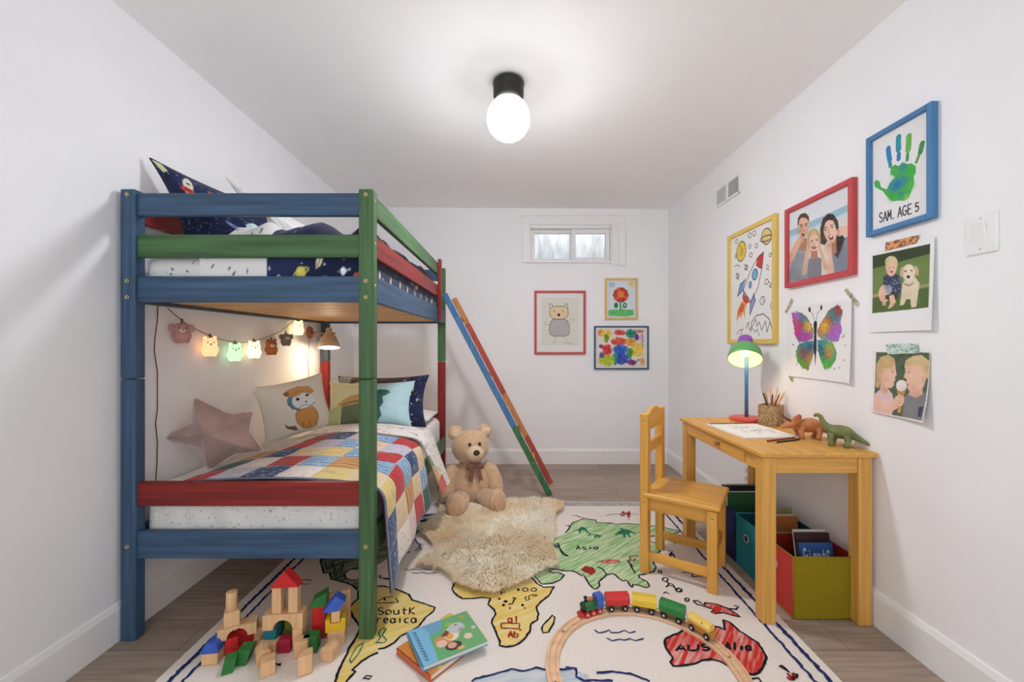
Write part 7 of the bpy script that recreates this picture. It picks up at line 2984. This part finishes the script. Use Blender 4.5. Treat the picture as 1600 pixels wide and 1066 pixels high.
def framed_B(name, box, fw, colr, cn, canvas, inner, label, mat_board=None, nu=120, nv=150):
    """box and inner in crop coordinates of the back wall"""
    def pt(x, y):
        return at(820 + x / 7.105, 430 + y / 7.105, YB)
    A, B_ = pt(box[0], box[1]), pt(box[2], box[3])
    x0, x1, z0, z1 = A.x, B_.x, B_.z, A.z
    o_ = thing(name, ((x0 + x1) / 2, YB, z0), label, 'framed picture')
    mx_, mz = wood(cn + '_frame_x', colr, 'x', .5, .05, .04), wood(cn + '_thin_frame_z', colr, 'z', .5, .05, .04)
    b = MB()
    ya, yb_ = YB - .020, YB - .0005
    b.box(x0, x0 + fw, ya, yb_, z0, z1, 1, bev=.0015)
    b.box(x1 - fw, x1, ya, yb_, z0, z1, 1, bev=.0015)
    b.box(x0 + fw, x1 - fw, ya, yb_, z0, z0 + fw, 0, bev=.0015)
    b.box(x0 + fw, x1 - fw, ya, yb_, z1 - fw, z1, 0, bev=.0015)
    b.build('frame', [mx_, mz], o_)
    b = MB()
    b.box(x0 + fw * .8, x1 - fw * .8, YB - .010, YB - .002, z0 + fw * .8, z1 - fw * .8, bev=0)
    b.build('mount', pm(cn + '_mount_card', mat_board or (236, 234, 230), .9, .01, 40), o_)
    A, B_ = pt(inner[0], inner[1]), pt(inner[2], inner[3])
    b = MB()
    b.grid(lambda u_, v: Vector((A.x + (B_.x - A.x) * u_, YB - .0108, A.z + (B_.z - A.z) * v)), nu, nv, 0, canvas.sample(nu, nv), sm=False)
    b.build('picture', M_MATT, o_)
    return o_


inn = (184, 252, 600, 785)
c = back_canvas(330, 420, (222, 220, 208), inn)
c.poly([(275, 400), (290, 360), (340, 346), (420, 346), (470, 362), (480, 400), (478, 450), (450, 482), (375, 498), (310, 484), (278, 450)], (230, 204, 164))
c.line([(275, 400), (290, 360), (340, 346), (420, 346), (470, 362), (480, 400), (478, 450), (450, 482), (375, 498), (310, 484), (278, 450)], 4, INK, closed=True)
for pts in ([(280, 362), (272, 330), (286, 318), (302, 332), (312, 352)], [(442, 350), (450, 325), (464, 318), (474, 332), (472, 362)]):
    c.poly(pts, (236, 232, 222))
    c.line(pts, 4.5, INK)
c.ell((326, 404), 7, 8, (110, 96, 60))
c.ell((420, 404), 7, 8, (110, 96, 60))
c.ell((376, 443), 16, 17, (50, 32, 28))
bod = [(300, 500), (330, 492), (430, 490), (470, 504), (490, 560), (496, 610), (486, 660), (440, 678), (320, 676), (282, 660), (270, 610), (280, 550)]
c.poly(bod, (176, 174, 172), 1, .5)
rg = random.Random(3)
for k in range(260):
    x, y = rg.uniform(285, 485), rg.uniform(505, 668)
    c.line([(x, y), (x + rg.uniform(-6, 6), y + rg.uniform(-6, 6))], 1.6, rg.choice([(120, 118, 118), (206, 204, 200), (146, 144, 142)]))
c.line(bod, 4, INK, closed=True)
for pts in ([(276, 525), (228, 522), (222, 540), (240, 548), (274, 546)], [(492, 502), (545, 484), (552, 496), (530, 512), (502, 524)], [(316, 684), (314, 748), (324, 754), (336, 746), (340, 684)], [(438, 684), (440, 750), (452, 756), (464, 748), (466, 684)]):
    c.poly(pts, (238, 234, 226))
    c.line(pts, 3, (120, 110, 96), closed=True)
c.line([(478, 764), (490, 742), (498, 768), (510, 752), (520, 766), (538, 758)], 2, (110, 106, 96))
c.line([(370, 768), (386, 764), (410, 768)], 1.4, (170, 166, 154))
framed_B('framed_bear_drawing', (105, 175, 674, 880), .022, (196, 84, 84), 'coral', c, inn, 'red framed drawing of a small bear on the back wall', (232, 232, 228), 150, 190)

inn = (918, 66, 1224, 468)
c = back_canvas(250, 330, (214, 222, 228), inn)
rg = random.Random(4)
for k in range(40):
    c.line([(930 + rg.uniform(0, 60), 80 + rg.uniform(0, 60)), (940 + rg.uniform(0, 60), 84 + rg.uniform(0, 60))], 3, (150, 190, 214), .8)
for k in range(30):
    a_ = rg.uniform(0, 6.3)
    c.line([(1172, 100), (1172 + 42 * math.cos(a_), 100 + 42 * math.sin(a_))], 3, (232, 206, 92), .8)
c.ell((1172, 98), 18, 18, (226, 200, 90))
for k in range(10):
    a_ = 2 * PI * k / 10
    c.ell((1062 + 58 * math.cos(a_), 222 + 58 * math.sin(a_)), 30, 28, [(206, 60, 46), (222, 100, 60), (190, 44, 40)][k % 3], 0, 1, .2)
    c.oval((1062 + 58 * math.cos(a_), 222 + 58 * math.sin(a_)), 28, 24, 4, (150, 40, 40))
c.ell((1062, 214), 40, 42, (226, 120, 56), 0, 1, .2)
c.line([(1058, 290), (1058, 390)], 14, (34, 130, 84))
for x in (1010, 1108):
    c.ell((x, 338), 24, 32, (36, 124, 84))
c.ell((1108, 336), 10, 13, (190, 210, 206))
c.line([(1086, 330), (1084, 370), (1058, 388)], 5, (36, 124, 84))
c.poly([(922, 392), (960, 384), (1060, 380), (1200, 386), (1208, 450), (1100, 462), (930, 452)], (92, 190, 96), 1, .3)
for k in range(70):
    x, y = rg.uniform(926, 1200), rg.uniform(392, 452)
    c.line([(x, y), (x + rg.uniform(-14, 14), y + rg.uniform(-12, 12))], 3, rg.choice([(52, 160, 80), (120, 206, 120), (34, 124, 70)]))
framed_B('framed_flower_drawing', (888, 36, 1250, 494), .020, (214, 186, 124), 'pale_yellow', c, inn, 'small yellow framed drawing of a red flower on the back wall', None, 110, 150)

inn = (800, 598, 1340, 1020)
c = back_canvas(400, 320, (226, 218, 210), inn)
rg = random.Random(9)
def scrib(cx_, cy_, rx, ry, cl, n_=26, w_=6):
    c.ell((cx_, cy_), rx * .85, ry * .85, cl, rg.uniform(-.4, .4), .8, .3)
    for k in range(n_):
        a_, b_ = rg.uniform(0, 6.3), rg.uniform(0, 6.3)
        v = rg.uniform(-30, 34)
        cl2_ = tuple(max(0, min(255, q + v)) for q in cl)
        c.line([(cx_ + rx * math.cos(a_), cy_ + ry * math.sin(a_)), (cx_ + rx * .4 * rg.uniform(-1, 1), cy_ + ry * .4 * rg.uniform(-1, 1)), (cx_ + rx * math.cos(b_), cy_ + ry * math.sin(b_))], rg.uniform(.5, 1) * w_, cl2_, .9)
for (x, y, rx, ry, cl, n_) in ((845, 640, 32, 36, (214, 130, 70), 10), (905, 660, 48, 50, (226, 200, 80), 20), (902, 705, 24, 40, (120, 140, 50), 14), (1055, 638, 56, 26, (206, 70, 60), 14), (1178, 650, 52, 42, (36, 128, 110), 26),
                              (1242, 694, 20, 32, (96, 50, 130), 14), (1270, 626, 40, 14, (196, 120, 80), 6), (1298, 700, 18, 48, (206, 150, 190), 8), (1040, 735, 72, 38, (216, 78, 50), 28), (1165, 745, 50, 40, (220, 150, 60), 16),
                              (1245, 835, 62, 70, (232, 196, 70), 28), (915, 830, 44, 52, (206, 40, 50), 26), (845, 790, 24, 18, (140, 40, 90), 5), (1060, 830, 72, 50, (40, 90, 190), 34), (1165, 870, 30, 50, (70, 160, 60), 18),
                              (1075, 925, 66, 58, (46, 70, 176), 34), (1000, 930, 30, 56, (40, 130, 130), 18), (905, 945, 80, 56, (170, 186, 40), 36), (850, 890, 26, 28, (70, 60, 120), 6), (1180, 970, 48, 28, (130, 50, 120), 14), (1300, 960, 22, 40, (214, 150, 90), 12)):
    scrib(x, y, rx * 1.22, ry * 1.22, cl, n_)
for pts in ([(1160, 930), (1230, 960), (1245, 945)], [(1240, 950), (1262, 932), (1270, 944), (1250, 960)], [(1290, 760), (1310, 775), (1300, 800)], [(830, 770), (860, 780), (856, 820)]):
    c.line(pts, 5, (60, 60, 90))
framed_B('framed_finger_painting', (768, 566, 1370, 1047), .014, (58, 84, 108), 'slate_blue', c, inn, 'blue framed splashy multicoloured finger painting low on the back wall', None, 180, 150)
